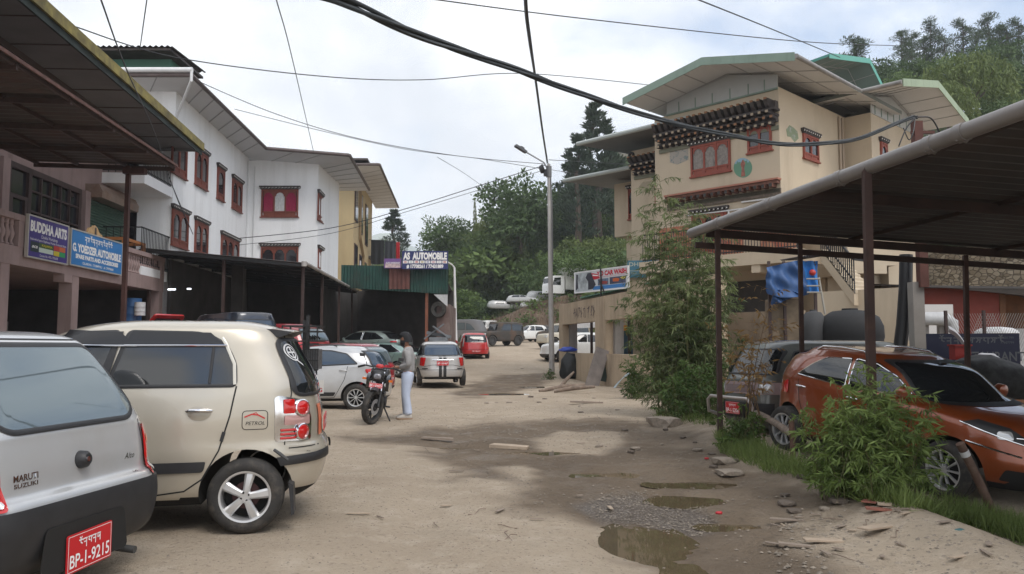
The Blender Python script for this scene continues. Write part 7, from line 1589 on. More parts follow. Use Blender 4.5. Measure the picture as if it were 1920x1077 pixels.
# grass along the bank
rg=np.random.default_rng(9); P=[]
for poly,n in ((gp([(1350,815),(1420,840),(1500,880),(1520,900),(1440,885),(1360,850)]),2600),(gp([(1640,925),(1780,940),(1800,975),(1700,962)]),1600),(gp([(1800,960),(1920,990),(1925,1020),(1850,1000),(1800,980)]),2200),(gp([(1230,770),(1340,790),(1330,800),(1240,790)]),900),(gp([(1500,890),(1640,930),(1700,955),(1640,945)]),900)):
    A_=np.array(poly); lo,hi=A_.min(0)-.1,A_.max(0)+.1; q=lo+rg.random((n*4,2))*(hi-lo); sd=poly_sd(q,poly); q=q[sd>-.08*rg.random(len(q))][:n]; P+= [(x,y,gz(x,y)-.01) for x,y in q]
P=np.array(P); n=len(P); D=unit(rg.normal(size=(n,3))*.45+np.array([0,0,1])); tag(finish(leaf_mesh('grass',P,D,.09+.14*rg.random(n),.010,None,.1,.35,rg=rg),'grass',leafmat('grass_blade',(.075,.12,.028),(.21,.27,.085),3,.6,.3)),'green grass along the dirt bank beside the parking bay','grass',None,'stuff')
# ---------- street furniture, debris, cables, man and motorcycle
M_STEEL=mat('galvanised_steel',(.33,.33,.34),.45,.5,var=.15,scale=2); M_CABLE=mat('black_cable',(.02,.02,.022),.5); M_CABLEG=mat('grey_cable',(.09,.09,.10),.5)
# lamp pole
b=at(1035,697,36); b.z=gz_base(b.x,36)-.2; top=at(1029,308,36); lp=thing('street_lamp','tall grey lamp pole with a slanting arm at the roadside','street lamp',b)
MB().tube([b,b.lerp(top,.5),top],[.13,.105,.075],14).build('pole',mat('pale_pole',(.42,.40,.38),.6,var=.12,scale=2,streak=.4),lp,50,True)
a1=at(1020,305,36); a2=at(984,284,35.6); MB().tube([top+Vector((0,0,-.35)),a1,a2],.035,8).build('arm',M_STEEL,lp,50,True)
h0=at(985,285,35.6); h1=at(966,273,35.4); dv=(h1-h0).normalized(); mb=MB(); mb.beam(h0-dv*.05,h1,.22,.10); mb.beam(h0.lerp(h1,.15)+Vector((0,0,.08)),h0.lerp(h1,.5)+Vector((0,0,.08)),.12,.1); mb.build('lamp_head',mat('dark_lamp_head',(.08,.08,.085),.5),lp,0,True)
fl=at(1016,318,35.8); mb=MB(); mb.lathe([(.001,-.1),(.16,-.1),(.22,.05),(.22,.1),(.001,.1)],14,0,Matrix.Translation(fl)@Matrix.Rotation(R(70),4,'Y')); mb.box((fl.x+.08,fl.y-.14,fl.z-.3),(fl.x+.22,fl.y+.1,fl.z-.02)); mb.build('junction_coil',M_CABLE,lp,40,True)
mb=MB(); mb.lathe([(.09,0),(.13,0),(.13,.5),(.09,.5)],12,0,Matrix.Translation(top+Vector((0,0,-.6)))); mb.tube([top+Vector((.06,-.05,-.1)),top+Vector((.13,-.1,-2)),top+Vector((.16,-.1,-4.5))],.03,6); mb.build('strap',mat('grey_strap',(.16,.16,.16),.6),lp,40,True)
b=at(856,598,52); b.z=gz_base(b.x,52)-.2; t=at(852,502,52); l2=thing('street_lamp','short pale lamp post beside the green workshop','street lamp',b); MB().tube([b,t],[.1,.07],10).build('pole',M_GUT,l2,50,True); MB().tube([t,at(848,497,52),at(840,492,51.6)],.05,6).build('arm',M_GUT,l2,50,True)
# overhead cables
def cable(label,pts,r,m=None,grp='thin overhead wires',sag=0):
    P=[at(*p) for p in pts]; out=[]
    for row in crom([list(p) for p in P],8): out.append(Vector(row))
    k=len(out)
    for i,p in enumerate(out): p.z-=sag*4*(i/(k-1))*(1-i/(k-1))
    o=single(MB().tube(out,r,5),'overhead_cable',m or M_CABLE,label,'cable',out[0],0,grp,60,True); return o
TH=[(380,-420,3.0),(560,-40,5.0),(640,0,5.6),(800,72,6.6),(960,128,7.8),(1100,180,9.0),(1250,228,10.3),(1400,260,11.6),(1480,271,12.3),(1600,262,13.2),(1700,224,14.1),(1719,220,14.2)]
P=[Vector(r) for r in crom([list(at(*p)) for p in TH],14)]; mb=MB()
for k in range(3):
    q=[]
    for i,p in enumerate(P):
        ph=i*.17+k*2.094; sp=.02+.026*max(0,1-i/50); q.append(p+Vector((math.cos(ph)*sp*.6,0,math.sin(ph)*sp)))
    mb.tube(q,.019,6)
single(mb,'overhead_cable',mat('bundled_cable',(.028,.032,.034),.6),'thick twisted bundle of black cables slanting across the sky to the red-brown post','cable',P[0],0,None,60,True)
cable('black cable loops hanging from the top of the red-brown post, left loop',[(1715,222,14.1),(1700,240,14.0),(1690,262,13.9),(1685,275,13.9)],.012); cable('black cable loops hanging from the top of the red-brown post, middle loop',[(1716,222,14.1),(1712,250,14.0),(1704,262,14.0),(1694,240,14.0)],.010); cable('black cable drooping to the right of the red-brown post',[(1722,220,14.1),(1745,222,14.2),(1760,245,14.3),(1763,262,14.4)],.014)
cable('wire from the upper left roof crossing to the right of the lamp pole',[(140,50,20),(330,108,24),(600,143,27),(790,150,30),(985,138,34),(1230,161,40)],.018)
cable('long wire across the top of the sky to the pines on the right',[(790,-4,16),(1100,36,19),(1500,78,24),(1680,86,30)],.014)
cable('wire slanting down to the teal roof at the upper right',[(1300,-4,16),(1440,52,22),(1575,108,30)],.016)
cable('dark cable dropping from the top of the picture to the lamp pole, main strand',[(978,-330,6),(985,-6,11),(992,70,14),(1004,150,20),(1016,240,29),(1026,306,36)],.028)
cable('thin strand beside the dark cable dropping to the lamp pole',[(981,-330,6),(987,-6,11),(996,80,14.2),(1007,160,20),(1019,250,29),(1028,308,36)],.014)
cable('steep wire in front of the sky right of the white building',[(430,-300,8),(517,-4,14),(548,110,20),(588,285,34)],.012)
cable('steep wire crossing the yellow edged roof, nearer to the left',[(130,-160,7),(188,-4,10),(235,125,14),(290,250,20),(322,345,27),(362,440,28)],.012); cable('steep wire just right of the yellow edged roof',[(320,-300,8),(276,-4,12),(262,95,18)],.010)
cable('wire from the white building eaves to the lamp pole, upper one',[(365,150,27),(520,215,29),(680,262,31),(860,293,34),(1022,308,36)],.014); cable('wire from the white building eaves to the lamp pole, lower one',[(440,205,30),(600,245,31),(760,280,33),(900,298,35),(1022,318,36)],.012)
cable('service wire rising from the white building wall to the lamp pole, upper one',[(440,448,36),(620,428,37),(760,392,37),(900,348,36),(1022,310,36)],.018); cable('service wire rising from the white building wall to the lamp pole, lower one',[(445,460,36),(620,438,37),(770,395,37),(900,356,36),(1024,318,36)],.012)
cable('wire from the lamp pole towards the cypresses',[(1029,300,36),(1100,304,45),(1240,312,60)],.016); cable('second wire from the lamp pole towards the cypresses',[(1030,318,36),(1090,328,45)],.012); cable('faint wire falling across the clouds left of the lamp pole',[(820,295,40),(870,325,50),(915,357,60)],.014)
cable('wire along the white building wall by the shop roof',[(322,345,27.4),(335,380,27.6),(362,440,28)],.012)
# log rail, posts and leaning post by the parking
p0=grd(1320,742); p1=grd(1495,862); a=p0+Vector((0,0,.33)); b=p1+Vector((-.02,.05,.30)); q=[a.lerp(b,i/8)+Vector((0,0,.02*math.sin(i*2.1))) for i in range(9)]
M_LOG=mat('weathered_log',(.20,.15,.115),.9,var=.3,scale=7,bump=.4,bscale=30,dirt=(.4,.34,.28),damt=.5)
single(MB().tube(q,[.055,.058,.055,.06,.055,.056,.052,.05,.048],10),'log_rail',M_LOG,'weathered log laid along short posts beside the parking bay','rail',q[0],0,None,50,True)
for (x,y,ht,lb) in ((1405,800,.95,'thin dark post standing in front of the microvan'),(1487,862,.45,'short rusty stake at the near end of the log rail'),(1362,775,.5,'short stake behind the far part of the log rail')):
    p=grd(x,y); single(MB().tube([p+Vector((0,0,-.1)),p+Vector((0,0,ht*.5)),p+Vector((-.01,0,ht))],.034,8),'rail_post',mat('rusty_stake',(.12,.065,.045),.8,var=.3,scale=6),lb,'post',p,0,None,50,True)
p=grd(1868,968); t=at(1800,832,p.y-.1); lpst=thing('leaning_post','rusty post with a white band leaning left at the lower right','post',p)
MB().tube([p+Vector((0,0,-.05)),p.lerp(t,.5),t],.042,12).build('shaft',mat('rusty_pipe',(.13,.075,.055),.75,var=.3,scale=9,dirt=(.25,.18,.13),damt=.5),lpst,50,True); MB().tube([p.lerp(t,.83),p.lerp(t,.9)],.0445,12).build('white_band',M_GUT,lpst,50,True)
# things leaning on the plaster wall
def leaning(name,label,cat,px0,py0,px1,py1,Y0,Y1,w,t,m,sm_=0):
    a=at(px0,py0,Y0); b=at(px1,py1,Y1); single(MB().beam(a,b,w,t,0,(0,1,0)),name,m,label,cat,a,0,None,0,True)
leaning('plank','long grey board leaning against the plaster wall','board',1108,729,1130,655,28.5,29.4,.5,.05,mat('grey_board',(.20,.17,.15),.85,var=.2,scale=3,streak=.4))
leaning('plank','narrow dark green board behind the leaning grey one','board',1130,715,1137,660,29.2,29.6,.25,.04,mat('dark_green_board',(.04,.06,.045),.8))
a=at(1143,742,27); b_=at(1182,700,27); mb=MB(); 
mb.sheet(lambda u,v:a.lerp(b_,u)+Vector((.16*(v-.5)*1.4,.25*math.sin(v*3.14)*-1,.22*(v-.5)+.14*math.sin(u*3.14))),12,8); single(mb,'car_bumper',mat('pale_blue_plastic',(.42,.50,.52),.4,var=.1),'pale blue white car bumper leaning by the weeds at the wall','bumper',a,0,None,60,True)
for i,(px,py,ln,an,lb) in enumerate(((1052,735,1.6,.3,'grey log at the foot of the lamp pole, nearest the pole'),(1075,738,1.3,-.2,'grey log at the foot of the lamp pole, farther right'),(1060,722,1.1,.9,'stub of wood leaning on the wall end'))):
    p=grd(px,py); d=Vector((math.cos(an),math.sin(an),.12 if i<2 else .6))*ln*.5; single(MB().tube([p-d*.9+Vector((0,0,.12)),p+Vector((0,0,.15)),p+d+Vector((0,0,.12))],[.05,.075,.04],9),'log',M_LOG,lb,'log',p,0,None,50,True)
p=at(1068,672,33.6); bag('black_sack','black sheet slung over the wall sill beside the lamp pole','sack',1068,690,33.4,.42,.25,.62,mat('black_sheet',(.02,.022,.022),.6),6); bag('blue_bag','blue plastic bags on the wall sill by the lamp pole','bag',1065,656,33.6,.36,.2,.12,mat('bright_blue_plastic',(.03,.07,.4),.4),8)
# scrap metal cross in front of the workshop
a=at(797,640,31); mb=MB(); mb.beam(at(795,636,31),at(832,608,31),.16,.05); mb.beam(at(812,612,30.9),at(842,634,30.9),.3,.05); mb.beam(at(800,624,31.1),at(846,632,31.1),.12,.12); mb.beam(at(806,640,31),at(840,640,31),.5,.3); single(mb,'scrap_metal',mat('galvanised_scrap',(.17,.18,.19),.55,.4,var=.3,scale=3),'crossed grey scrap metal beams behind the striped saloon','scrap',a,0,None,0,True)
# black welded stand with crates and the no parking plate
Y_=11.8; st=thing('parking_stand','black welded stand with trays and a NO PARKING plate behind the champagne hatchback','stand',(at(575,700,Y_).x,Y_,0)); X=lambda px:at(px,700,Y_).x; Z=lambda py:at(575,py,Y_).z
MB().beam((X(576),Y_,-.05),(X(576),Y_,Z(592)),.05).build('post',M_IRON,st,0,True); MB().beam((X(566),Y_+.1,-.05),(X(566),Y_+.1,Z(600)),.04).build('post',M_IRON,st,0,True)
mb=MB()
for z in (612,622,640): 
    for yy in (-.2,.25): mb.beam((X(535),Y_+yy,Z(z)),(X(600),Y_+yy,Z(z)),.02)
    for px in (535,566,600): mb.beam((X(px),Y_-.2,Z(z)),(X(px),Y_+.25,Z(z)),.02)
for px in (535,550,583,600): mb.beam((X(px),Y_-.2,Z(640)),(X(px),Y_-.2,Z(612)),.02)
mb.build('tray_frame',M_IRON,st,0,True)
mb=MB(); mb.box((X(578),Y_-.1,Z(692)),(X(600),Y_+.12,Z(655))); mb.build('battery_box',mat('dark_grey_box',(.09,.09,.095),.5,var=.4,scale=20),st,0,True)
mb=MB()
for k in range(6): mb.beam((X(577+k*4.4),Y_-.13,Z(655)),(X(577+k*4.4),Y_-.13,Z(695)),.012)
for z in (645,655,676,693): mb.beam((X(575),Y_-.13,Z(z)),(X(601),Y_-.13,Z(z)),.016)
for k in range(5): mb.tube([(X(580+k*4),Y_-.1,Z(640)),(X(578+k*5),Y_-.12,Z(630)),(X(584+k*4),Y_-.05,Z(636))],.012,5); mb.tube([(X(580+k*4),Y_-.1,Z(694)),(X(581+k*4),Y_-.12,Z(703))],.015,5)
mb.build('crate',M_IRON,st,0,True)
pl=MB().box((X(556),Y_-.03,Z(738)),(X(608),Y_-.015,Z(713))).build('no_parking_plate',mat('dirty_white_plate',(.55,.53,.5),.6,var=.1),st,0,True)
M_REDT=mat('red_lettering',(.42,.02,.03),.5); xc=(X(556)+X(608))/2; ww=X(608)-X(556); text('plate_text','NO',.085,(xc,Y_-.03,Z(720)),(1,0,0),(0,0,1),M_REDT,pl,width=ww*.5,bold=.02,depth=.003,world=True); text('plate_text','PARKING',.085,(xc,Y_-.03,Z(731.5)),(1,0,0),(0,0,1),M_REDT,pl,width=ww*.92,bold=.02,depth=.003,world=True)
# stones, boards and litter
M_STONE=mat('grey_tan_stone',(.27,.225,.18),.9,var=.25,scale=6,bump=.4,bscale=25); M_STONED=mat('muddy_stone',(.12,.095,.075),.85,var=.3,scale=6,bump=.4,bscale=25)
def stone_mesh(seed,sx,sy,sz):
    bm=bmesh.new(); bmesh.ops.create_icosphere(bm,subdivisions=2,radius=1)
    for v in bm.verts:
        q=noise.noise(v.co*1.1+Vector((seed*3.1,0,0)))*.35; c=v.co*(1+q); v.co=Vector((max(-.8,min(.8,c.x))*sx,max(-.8,min(.8,c.y))*sy,max(-.6,min(.6,c.z))*sz))
    me=bpy.data.meshes.new('rock'); bm.to_mesh(me); bm.free(); return me
SM=[stone_mesh(i,1,.8+.1*(i%3),.5+.1*(i%2)) for i in range(5)]
def rock(px,py,s,label,m,grp=None,k=0,rz=0,flat=1):
    p=grd(px,py); key=('st',k,m.name)
    if key not in PROTO: q=SM[k].copy(); q.materials.append(m); PROTO[key]=q
    o=bpy.data.objects.new('rock',PROTO[key]); C.objects.link(o); o.location=(p.x,p.y,p.z+s*.18*flat); o.scale=(s,s,s*flat); o.rotation_euler=(0,0,rz); tag(o,label,'rock',grp); return o
rock(1358,868,.17,'angular tan rock beside the wet gully','' or M_STONE,None,0,.4,.8); rock(1368,889,.17,'flat tan rock just below the angular one','' or M_STONE,None,1,.2,.45)
rock(1248,800,.30,'leaning slab of stone at the edge of the black mud',M_STONE,None,2,.7,1.1); rock(1228,790,.2,'pale stone at the edge of the black mud',M_STONE,None,3,.1,.8)
rr=random.Random(8)
for i in range(46):
    px,py=rr.choice(((rr.uniform(1120,1400),rr.uniform(770,850)),(rr.uniform(900,1100),rr.uniform(690,760)),(rr.uniform(1330,1620),rr.uniform(850,960)),(rr.uniform(1000,1250),rr.uniform(740,800))))
    rock(px,py,rr.uniform(.03,.1),'small stone lying in the mud along the right side of the road',rr.choice((M_STONE,M_STONED)),'small stones along the road',i%5,rr.random()*6,rr.uniform(.5,.9))
rg=np.random.default_rng(12); mb=MB(); n=0
for q_,cnt,s0,s1 in ((GRAV[0],1100,.004,.013),(WET[0],900,.006,.02),(gp([(640,860),(1000,900),(1180,1070),(350,1070),(330,960)]),1500,.004,.013),(gp([(1500,960),(1900,1030),(1900,1076),(1450,1070)]),420,.006,.025),(gp([(620,770),(1200,760),(1250,830),(900,850)]),900,.008,.028),(gp([(760,700),(1030,690),(1200,760),(620,770)]),500,.012,.035)):
    A_=np.array(q_); lo,hi=A_.min(0),A_.max(0); q=lo+rg.random((cnt*3,2))*(hi-lo); q=q[poly_sd(q,q_)>-.1][:cnt]
    for x,y in q:
        s=rg.uniform(s0,s1); z=gz(x,y)-s*.15; a=rg.random()*6.28; ca,sa=math.cos(a)*s,math.sin(a)*s
        mb.add([(x+ca,y+sa,z),(x-sa,y+ca,z),(x-ca*.9,y-sa,z),(x+sa,y-ca*.8,z),(x+ca*.1,y,z+s*.5)],[(0,1,4),(1,2,4),(2,3,4),(3,0,4)])
o=mb.build('gravel',mat('gravel_grit',(.21,.178,.142),.9,var=.5,scale=9)); tag(o,'loose gravel and grit scattered over the road','gravel',None,'stuff')
mbt=MB(); rr=random.Random(14)
def flat(px,py,l,w,an,m,label,name='board_scrap',t=.012,grp=None,tilt=.05):
    p=grd(px,py); Mx=Matrix.Translation(p+Vector((0,0,.012)))@Matrix.Rotation(an,4,'Z')@Matrix.Rotation(tilt,4,'Y'); mb=MB(); mb.prism([(-l/2,-w/2*rr.uniform(.6,1)),(l/2*rr.uniform(.8,1),-w/2),(l/2,w/2*rr.uniform(.5,1)),(l*.1,w/2),(-l/2*rr.uniform(.8,1),w/2)],Vector(),(1,0,0),(0,1,0),(0,0,t))
    o=single(mb,name,m,label,'scrap',p,0,grp); o.matrix_world=Mx; return o
M_PLY=mat('pale_ply',(.38,.30,.225),.85,var=.15,scale=6); M_PLYD=mat('grey_ply',(.25,.20,.16),.9,var=.2,scale=6); M_RUSTS=mat('rust_red_scrap',(.26,.10,.07),.85,var=.3,scale=8)
flat(1655,1000,.52,.11,.65,M_PLY,'pale board lying on the dirt before the bright green bush'); flat(1545,1020,.30,.09,.1,M_PLY,'pale splintered board nearest the big puddle'); flat(1490,1027,.22,.06,-.2,M_PLYD,'short grey board by the edge of the mud'); flat(1635,945,.2,.14,1.0,M_RUSTS,'rust red broken tile under the bright green bush'); flat(1660,950,.22,.12,1.2,M_PLY,'pale broken tile beside the rust red one'); flat(1648,962,.2,.1,-.2,M_RUSTS,'reddish flat scrap below the broken tiles')
flat(1100,757,.95,.16,.35,M_PLYD,'grey plank lying on the dirt bank before the plaster wall',t=.04); flat(1475,968,.3,.06,.0,M_PLYD,'stick of wood across the shallow puddle')
flat(820,822,.5,.12,.1,M_PLYD,'flat broken slab at the far puddle',t=.03); flat(955,838,.55,.22,-.1,M_PLY,'flat pale stone slab beside the far puddle',t=.04)
for i in range(40):
    px,py=(rr.uniform(1440,1880),rr.uniform(940,1060)) if i%3 else (rr.uniform(640,1150),rr.uniform(800,1040))
    if py<930+ (px-1440)*.09 and px>1440: continue
    flat(px,py,rr.uniform(.06,.2),rr.uniform(.012,.05),rr.random()*3,rr.choice((M_PLY,M_PLYD,M_PLYD)),'small splinter of wood lying on the dirt','wood_chip',.006,'small wood chips on the ground')
rr=random.Random(15)
for i in range(14):
    p=grd(*((rr.uniform(1440,1700),rr.uniform(960,1060)) if i%2 else (rr.uniform(660,1000),rr.uniform(830,1010)))); an=rr.random()*3; l=rr.uniform(.12,.4); d=Vector((math.cos(an),math.sin(an),0))*l
    q=[p+d*t+Vector((-d.y,d.x,0))*.12*math.sin(t*5)+Vector((0,0,.008+.01*math.sin(t*6))) for t in (-.5,-.25,0,.25,.5)]; single(MB().tube(q,.0035,5),'twig',M_LOG,'thin twig lying on the dirt','twig',p,0,'twigs on the ground',50,True)
for (px,py,s,m_,lb) in ((1630,862,.03,'red','red scrap of litter right of the wet gully'),(1325,860,.03,'red','red scrap of litter at the gully edge'),(1348,962,.03,'red','red scrap of litter by the shallow puddle'),(1800,1000,.06,'teal','teal rag lying on the dirt bank')):
    bag('litter',lb,'litter',px,py,grd(px,py).y,s,s*.7,s*.5,mat(m_+'_litter',{'red':(.42,.02,.03),'teal':(.04,.13,.14)}[m_],.6),int(px))
# --- motorcycle
MC=thing('motorcycle','black motorcycle on its stand with a red number plate at the front','motorcycle',tuple(grd(694,797)),0)
hd=Vector((.06,-.998,0)).normalized(); MC.rotation_euler=(R(-7.5),0,math.atan2(hd.y,hd.x))
tm,rm_=wheel_meshes(.315,.12,.235,'plain5')
def mwheel(x,st=0):
    Mx=Matrix.Rotation(-math.pi/2,4,'X'); t=MB().lathe([(.235,-.045),(.262,-.058),(.30,-.05),(.318,-.015),(.318,.015),(.30,.05),(.262,.058),(.235,.045)],40,0,Mx,True).mesh('tyre'); r=MB(); r.lathe([(.236,-.035),(.245,-.03),(.245,.03),(.236,.035),(.215,.02),(.215,-.02)],36,0,Mx,True); r.lathe([(.001,-.06),(.045,-.06),(.045,.06),(.001,.06)],14,0,Mx); r.lathe([(.075,.05),(.145,.05),(.145,.055),(.075,.055)],28,1,Mx,True); r.lathe([(.075,-.055),(.145,-.055),(.145,-.05),(.075,-.05)],28,1,Mx,True)
    for i in range(5):
        for o_ in (-.18,.18): a=R(72*i); b_=a+o_; r.beam((math.cos(a)*.04,0,math.sin(a)*.04),(math.cos(b_)*.222,0,math.sin(b_)*.222),.022,.018,0,(0,1,0))
    o=finish(t,'wheel',M_TYRE,MC,40); o.location=(x,0,.318); o.rotation_euler=(0,0,st); q=finish(r.mesh('rim'),'rim',[M_IRON,M_STEEL],o,40); return o
mwheel(0,R(-24)); mwheel(-1.33)
B=lambda mb,n,m,s=40,p=None: mb.build(n,m,p or MC,s)
mb=MB()
for y in (-.095,.095): mb.tube([(0,y,.318),(-.12,y,.60)],.027,10); mb.tube([(-.12,y,.60),(-.29,y,1.0)],.019,10,1)
mb.beam((-.2,-.13,.80),(-.2,.13,.80),.06,.05); mb.beam((-.28,-.13,.98),(-.28,.13,.98),.07,.04); B(mb,'fork',[M_IRON,M_CHROME])
mb=MB()
for i in range(9): 
    pass
vs=[];
for i in range(11):
    a=R(20+11*i+40); 
    for y,dr in ((-.075,-.03),(-.05,.0),(0,.012),(.05,.0),(.075,-.03)): vs.append((math.cos(a)*(.352+dr),y,.318+math.sin(a)*(.352+dr)))
mb.add(vs,[(i*5+j,i*5+j+1,(i+1)*5+j+1,(i+1)*5+j) for i in range(10) for j in range(4)]); B(mb,'front_fender',M_BLACK,60)
def blob(rows,n=16):
    """rows: (x,z,half width,half height)"""
    mb=MB(); vs=[]
    for (x,z,w,h) in rows:
        for j in range(n): a=2*math.pi*j/n; vs.append((x,w*math.copysign(abs(math.cos(a))**.75,math.cos(a)),z+h*math.copysign(abs(math.sin(a))**.75,math.sin(a))))
    k=len(rows); mb.add(vs,[(i*n+j,i*n+(j+1)%n,(i+1)*n+(j+1)%n,(i+1)*n+j) for i in range(k-1) for j in range(n)]+[tuple(range(n)),tuple(range(k*n-1,(k-1)*n-1,-1))]); return mb
P_BK=paint('gloss_black_paint',(.015,.015,.017),.1,.25)
B(blob([(-.06,.86,.04,.05),(-.09,.86,.10,.10),(-.16,.87,.12,.115),(-.24,.88,.10,.10),(-.28,.88,.05,.05)]),'headlamp',M_BLACK,50); B(blob([(-.045,.86,.03,.03),(-.055,.86,.065,.05),(-.07,.86,.07,.055)]),'lens',mat('dim_lens',(.25,.25,.27),.1,.3),50)
B(blob([(-.34,.86,.06,.06),(-.38,.86,.17,.12),(-.52,.90,.19,.13),(-.68,.88,.16,.11),(-.82,.84,.10,.06)]),'fuel_tank',P_BK,50)
for sg in (1,-1): B(MB().prism(rpoly([(-.22,.84),(-.30,.60),(-.55,.58),(-.62,.80),(-.45,.92)],.05),(0,sg*.15,0),(1,0,0),(0,0,1),(0,sg*.06,0)),'tank_shroud',P_BK,40)
B(blob([(-.72,.82,.09,.05),(-.85,.80,.13,.05),(-1.1,.84,.14,.055),(-1.35,.90,.11,.05),(-1.5,.93,.06,.03)]),'seat',M_BLACK,50); B(blob([(-1.1,.74,.08,.06),(-1.3,.80,.09,.06),(-1.55,.88,.06,.04)]),'tail',P_BK,50); B(blob([(-1.56,.88,.05,.03),(-1.6,.885,.045,.03)]),'tail_lamp',M_RED,50)
mb=MB(); mb.box((-.82,-.13,.30),(-.42,.13,.56)); mb.lathe([(.001,-.17),(.10,-.17),(.11,-.12),(.11,.12),(.10,.17),(.001,.17)],18,0,Matrix.Translation((-.7,0,.38))@Matrix.Rotation(-math.pi/2,4,'X')); mb.box((-.50,-.10,.5),(-.36,.10,.72)); mb.beam((-.25,0,.82),(-.45,0,.3),.06); mb.beam((-.3,0,.9),(-1.0,0,.7),.06); mb.beam((-1.0,0,.7),(-.85,0,.3),.06); B(mb,'engine',mat('dark_engine',(.04,.04,.042),.5,.5),30)
mb=MB(); 
for y in (-.1,.1): mb.beam((-.85,y,.36),(-1.33,y,.318),.05,.04)
mb.beam((-1.0,.0,.5),(-1.12,0,.76),.07); B(mb,'swing_arm',M_IRON)
B(MB().tube([(-.42,-.1,.5),(-.3,-.1,.42),(-.36,-.13,.26),(-.8,-.15,.24),(-1.0,-.17,.34),(-1.5,-.19,.46)],[.025,.025,.025,.03,.045,.05],10),'exhaust_pipe',M_IRON)
hb=B(MB().tube([(-.40,.37,.99),(-.34,.27,1.03),(-.28,.12,1.02),(-.28,-.12,1.02),(-.34,-.27,1.03),(-.40,-.37,.99)],.014,8),'handlebar',M_IRON)
mb=MB()
for sg in (1,-1): mb.tube([(-.425,sg*.41,.98),(-.355,sg*.29,1.025)],.021,10)
B(mb,'grip',M_BLACK,40,hb)
mb=MB()
for sg in (1,-1): mb.tube([(-.33,sg*.24,1.03),(-.31,sg*.30,1.16),(-.33,sg*.34,1.2)],.007,6); mb.add(*(lambda m_:(m_.v,m_.f))(blob([(-.32,1.22,.03,.02),(-.335,1.22,.065,.04),(-.36,1.22,.06,.035)],12))) if False else mb.box((-.35,sg*.36-.05,1.18),(-.325,sg*.36+.05,1.24))
B(mb,'mirror',M_BLACK,40,hb)
B(blob([(-.20,1.03,.03,.02),(-.22,1.04,.07,.035),(-.27,1.05,.07,.035)]),'instrument_cover',mat('red_cover',(.45,.03,.03),.4),50)
mb=MB()
for sg in (1,-1): mb.tube([(-.2,sg*.11,.80),(-.18,sg*.21,.80)],.008,6); mb.box((-.2,sg*.24-.035,.78),(-.15,sg*.24+.035,.82),1)
B(mb,'indicator',[M_IRON,M_ORANGE])
plate(MC,None,(.0,.0,.70),(0,1,0),(-.25,0,1),.24,.085,'BP-1-D4471',6)
B(MB().tube([(-.75,.13,.28),(-.70,.30,.012),(-.66,.33,.01)],[.016,.013,.018],8),'side_stand',M_IRON)
mb=MB()
for sg in (1,-1): mb.tube([(-.62,sg*.12,.3),(-.62,sg*.26,.3)],.015,6)
B(mb,'foot_peg',M_IRON)
# --- the man: body first, then what he wears
def skin(name,nodes,edges,m,parent,sub=2,root=0):
    me=bpy.data.meshes.new(name); me.from_pydata([n[:3] for n in nodes],edges,[]); o=bpy.data.objects.new('tmp_s',me); C.objects.link(o)
    o.modifiers.new('s','SKIN'); 
    for i,sv in enumerate(me.skin_vertices[0].data): r=nodes[i][3]; sv.radius=(r,nodes[i][4] if len(nodes[i])>4 else r); sv.use_root=(i==root)
    md=o.modifiers.new('u','SUBSURF'); md.levels=sub; md.render_levels=sub
    out=bpy.data.meshes.new_from_object(o.evaluated_get(bpy.context.evaluated_depsgraph_get())); bpy.data.objects.remove(o); bpy.data.meshes.remove(me); out.name=name
    return finish(out,name,m,parent,180)
M_SKIN=mat('skin',(.33,.17,.11),.55,var=.06,scale=8); M_HOOD=mat('grey_jersey',(.31,.30,.295),.95,var=.10,scale=5,bump=.3,bscale=60); M_JEAN=mat('pale_blue_denim',(.50,.56,.69),.9,var=.10,scale=4,bump=.25,bscale=90)
g=grd(764,786); MAN=thing('person','person in grey jersey and pale blue jeans, head bowed over what the hands hold','person',(g.x,g.y,gz_base(g.x,g.y)),R(180))   # local +x is where he faces
MAN.scale=(.965,.965,.965)
# joints (x forward, y left, z up)
nodes=[(0,0,.93,.115,.14),(.0,0,1.08,.11,.135),(-.01,0,1.25,.12,.165),(-.005,0,1.38,.085,.13),(.02,0,1.455,.052,.052),(.045,0,1.52,.062,.06),(.07,0,1.60,.088,.076),(.075,0,1.66,.07,.062),
 (-.01,.17,1.36,.062),(-.045,.225,1.10,.047),(.17,.12,1.03,.034),(.24,.085,1.035,.026,.02),
 (-.01,-.17,1.36,.062),(-.045,-.225,1.10,.047),(.17,-.12,1.03,.034),(.24,-.085,1.035,.026,.02),
 (.0,.095,.84,.10),(.02,.10,.48,.066),(-.03,.10,.10,.042),(.03,.105,.045,.04),(.15,.12,.03,.03),
 (.0,-.095,.84,.10),(.05,-.09,.48,.066),(.02,-.09,.10,.042),(.08,-.095,.045,.04),(.20,-.10,.03,.03)]
edges=[(0,1),(1,2),(2,3),(3,4),(4,5),(5,6),(6,7),(3,8),(8,9),(9,10),(10,11),(3,12),(12,13),(13,14),(14,15),(0,16),(16,17),(17,18),(18,19),(19,20),(0,21),(21,22),(22,23),(23,24),(24,25)]
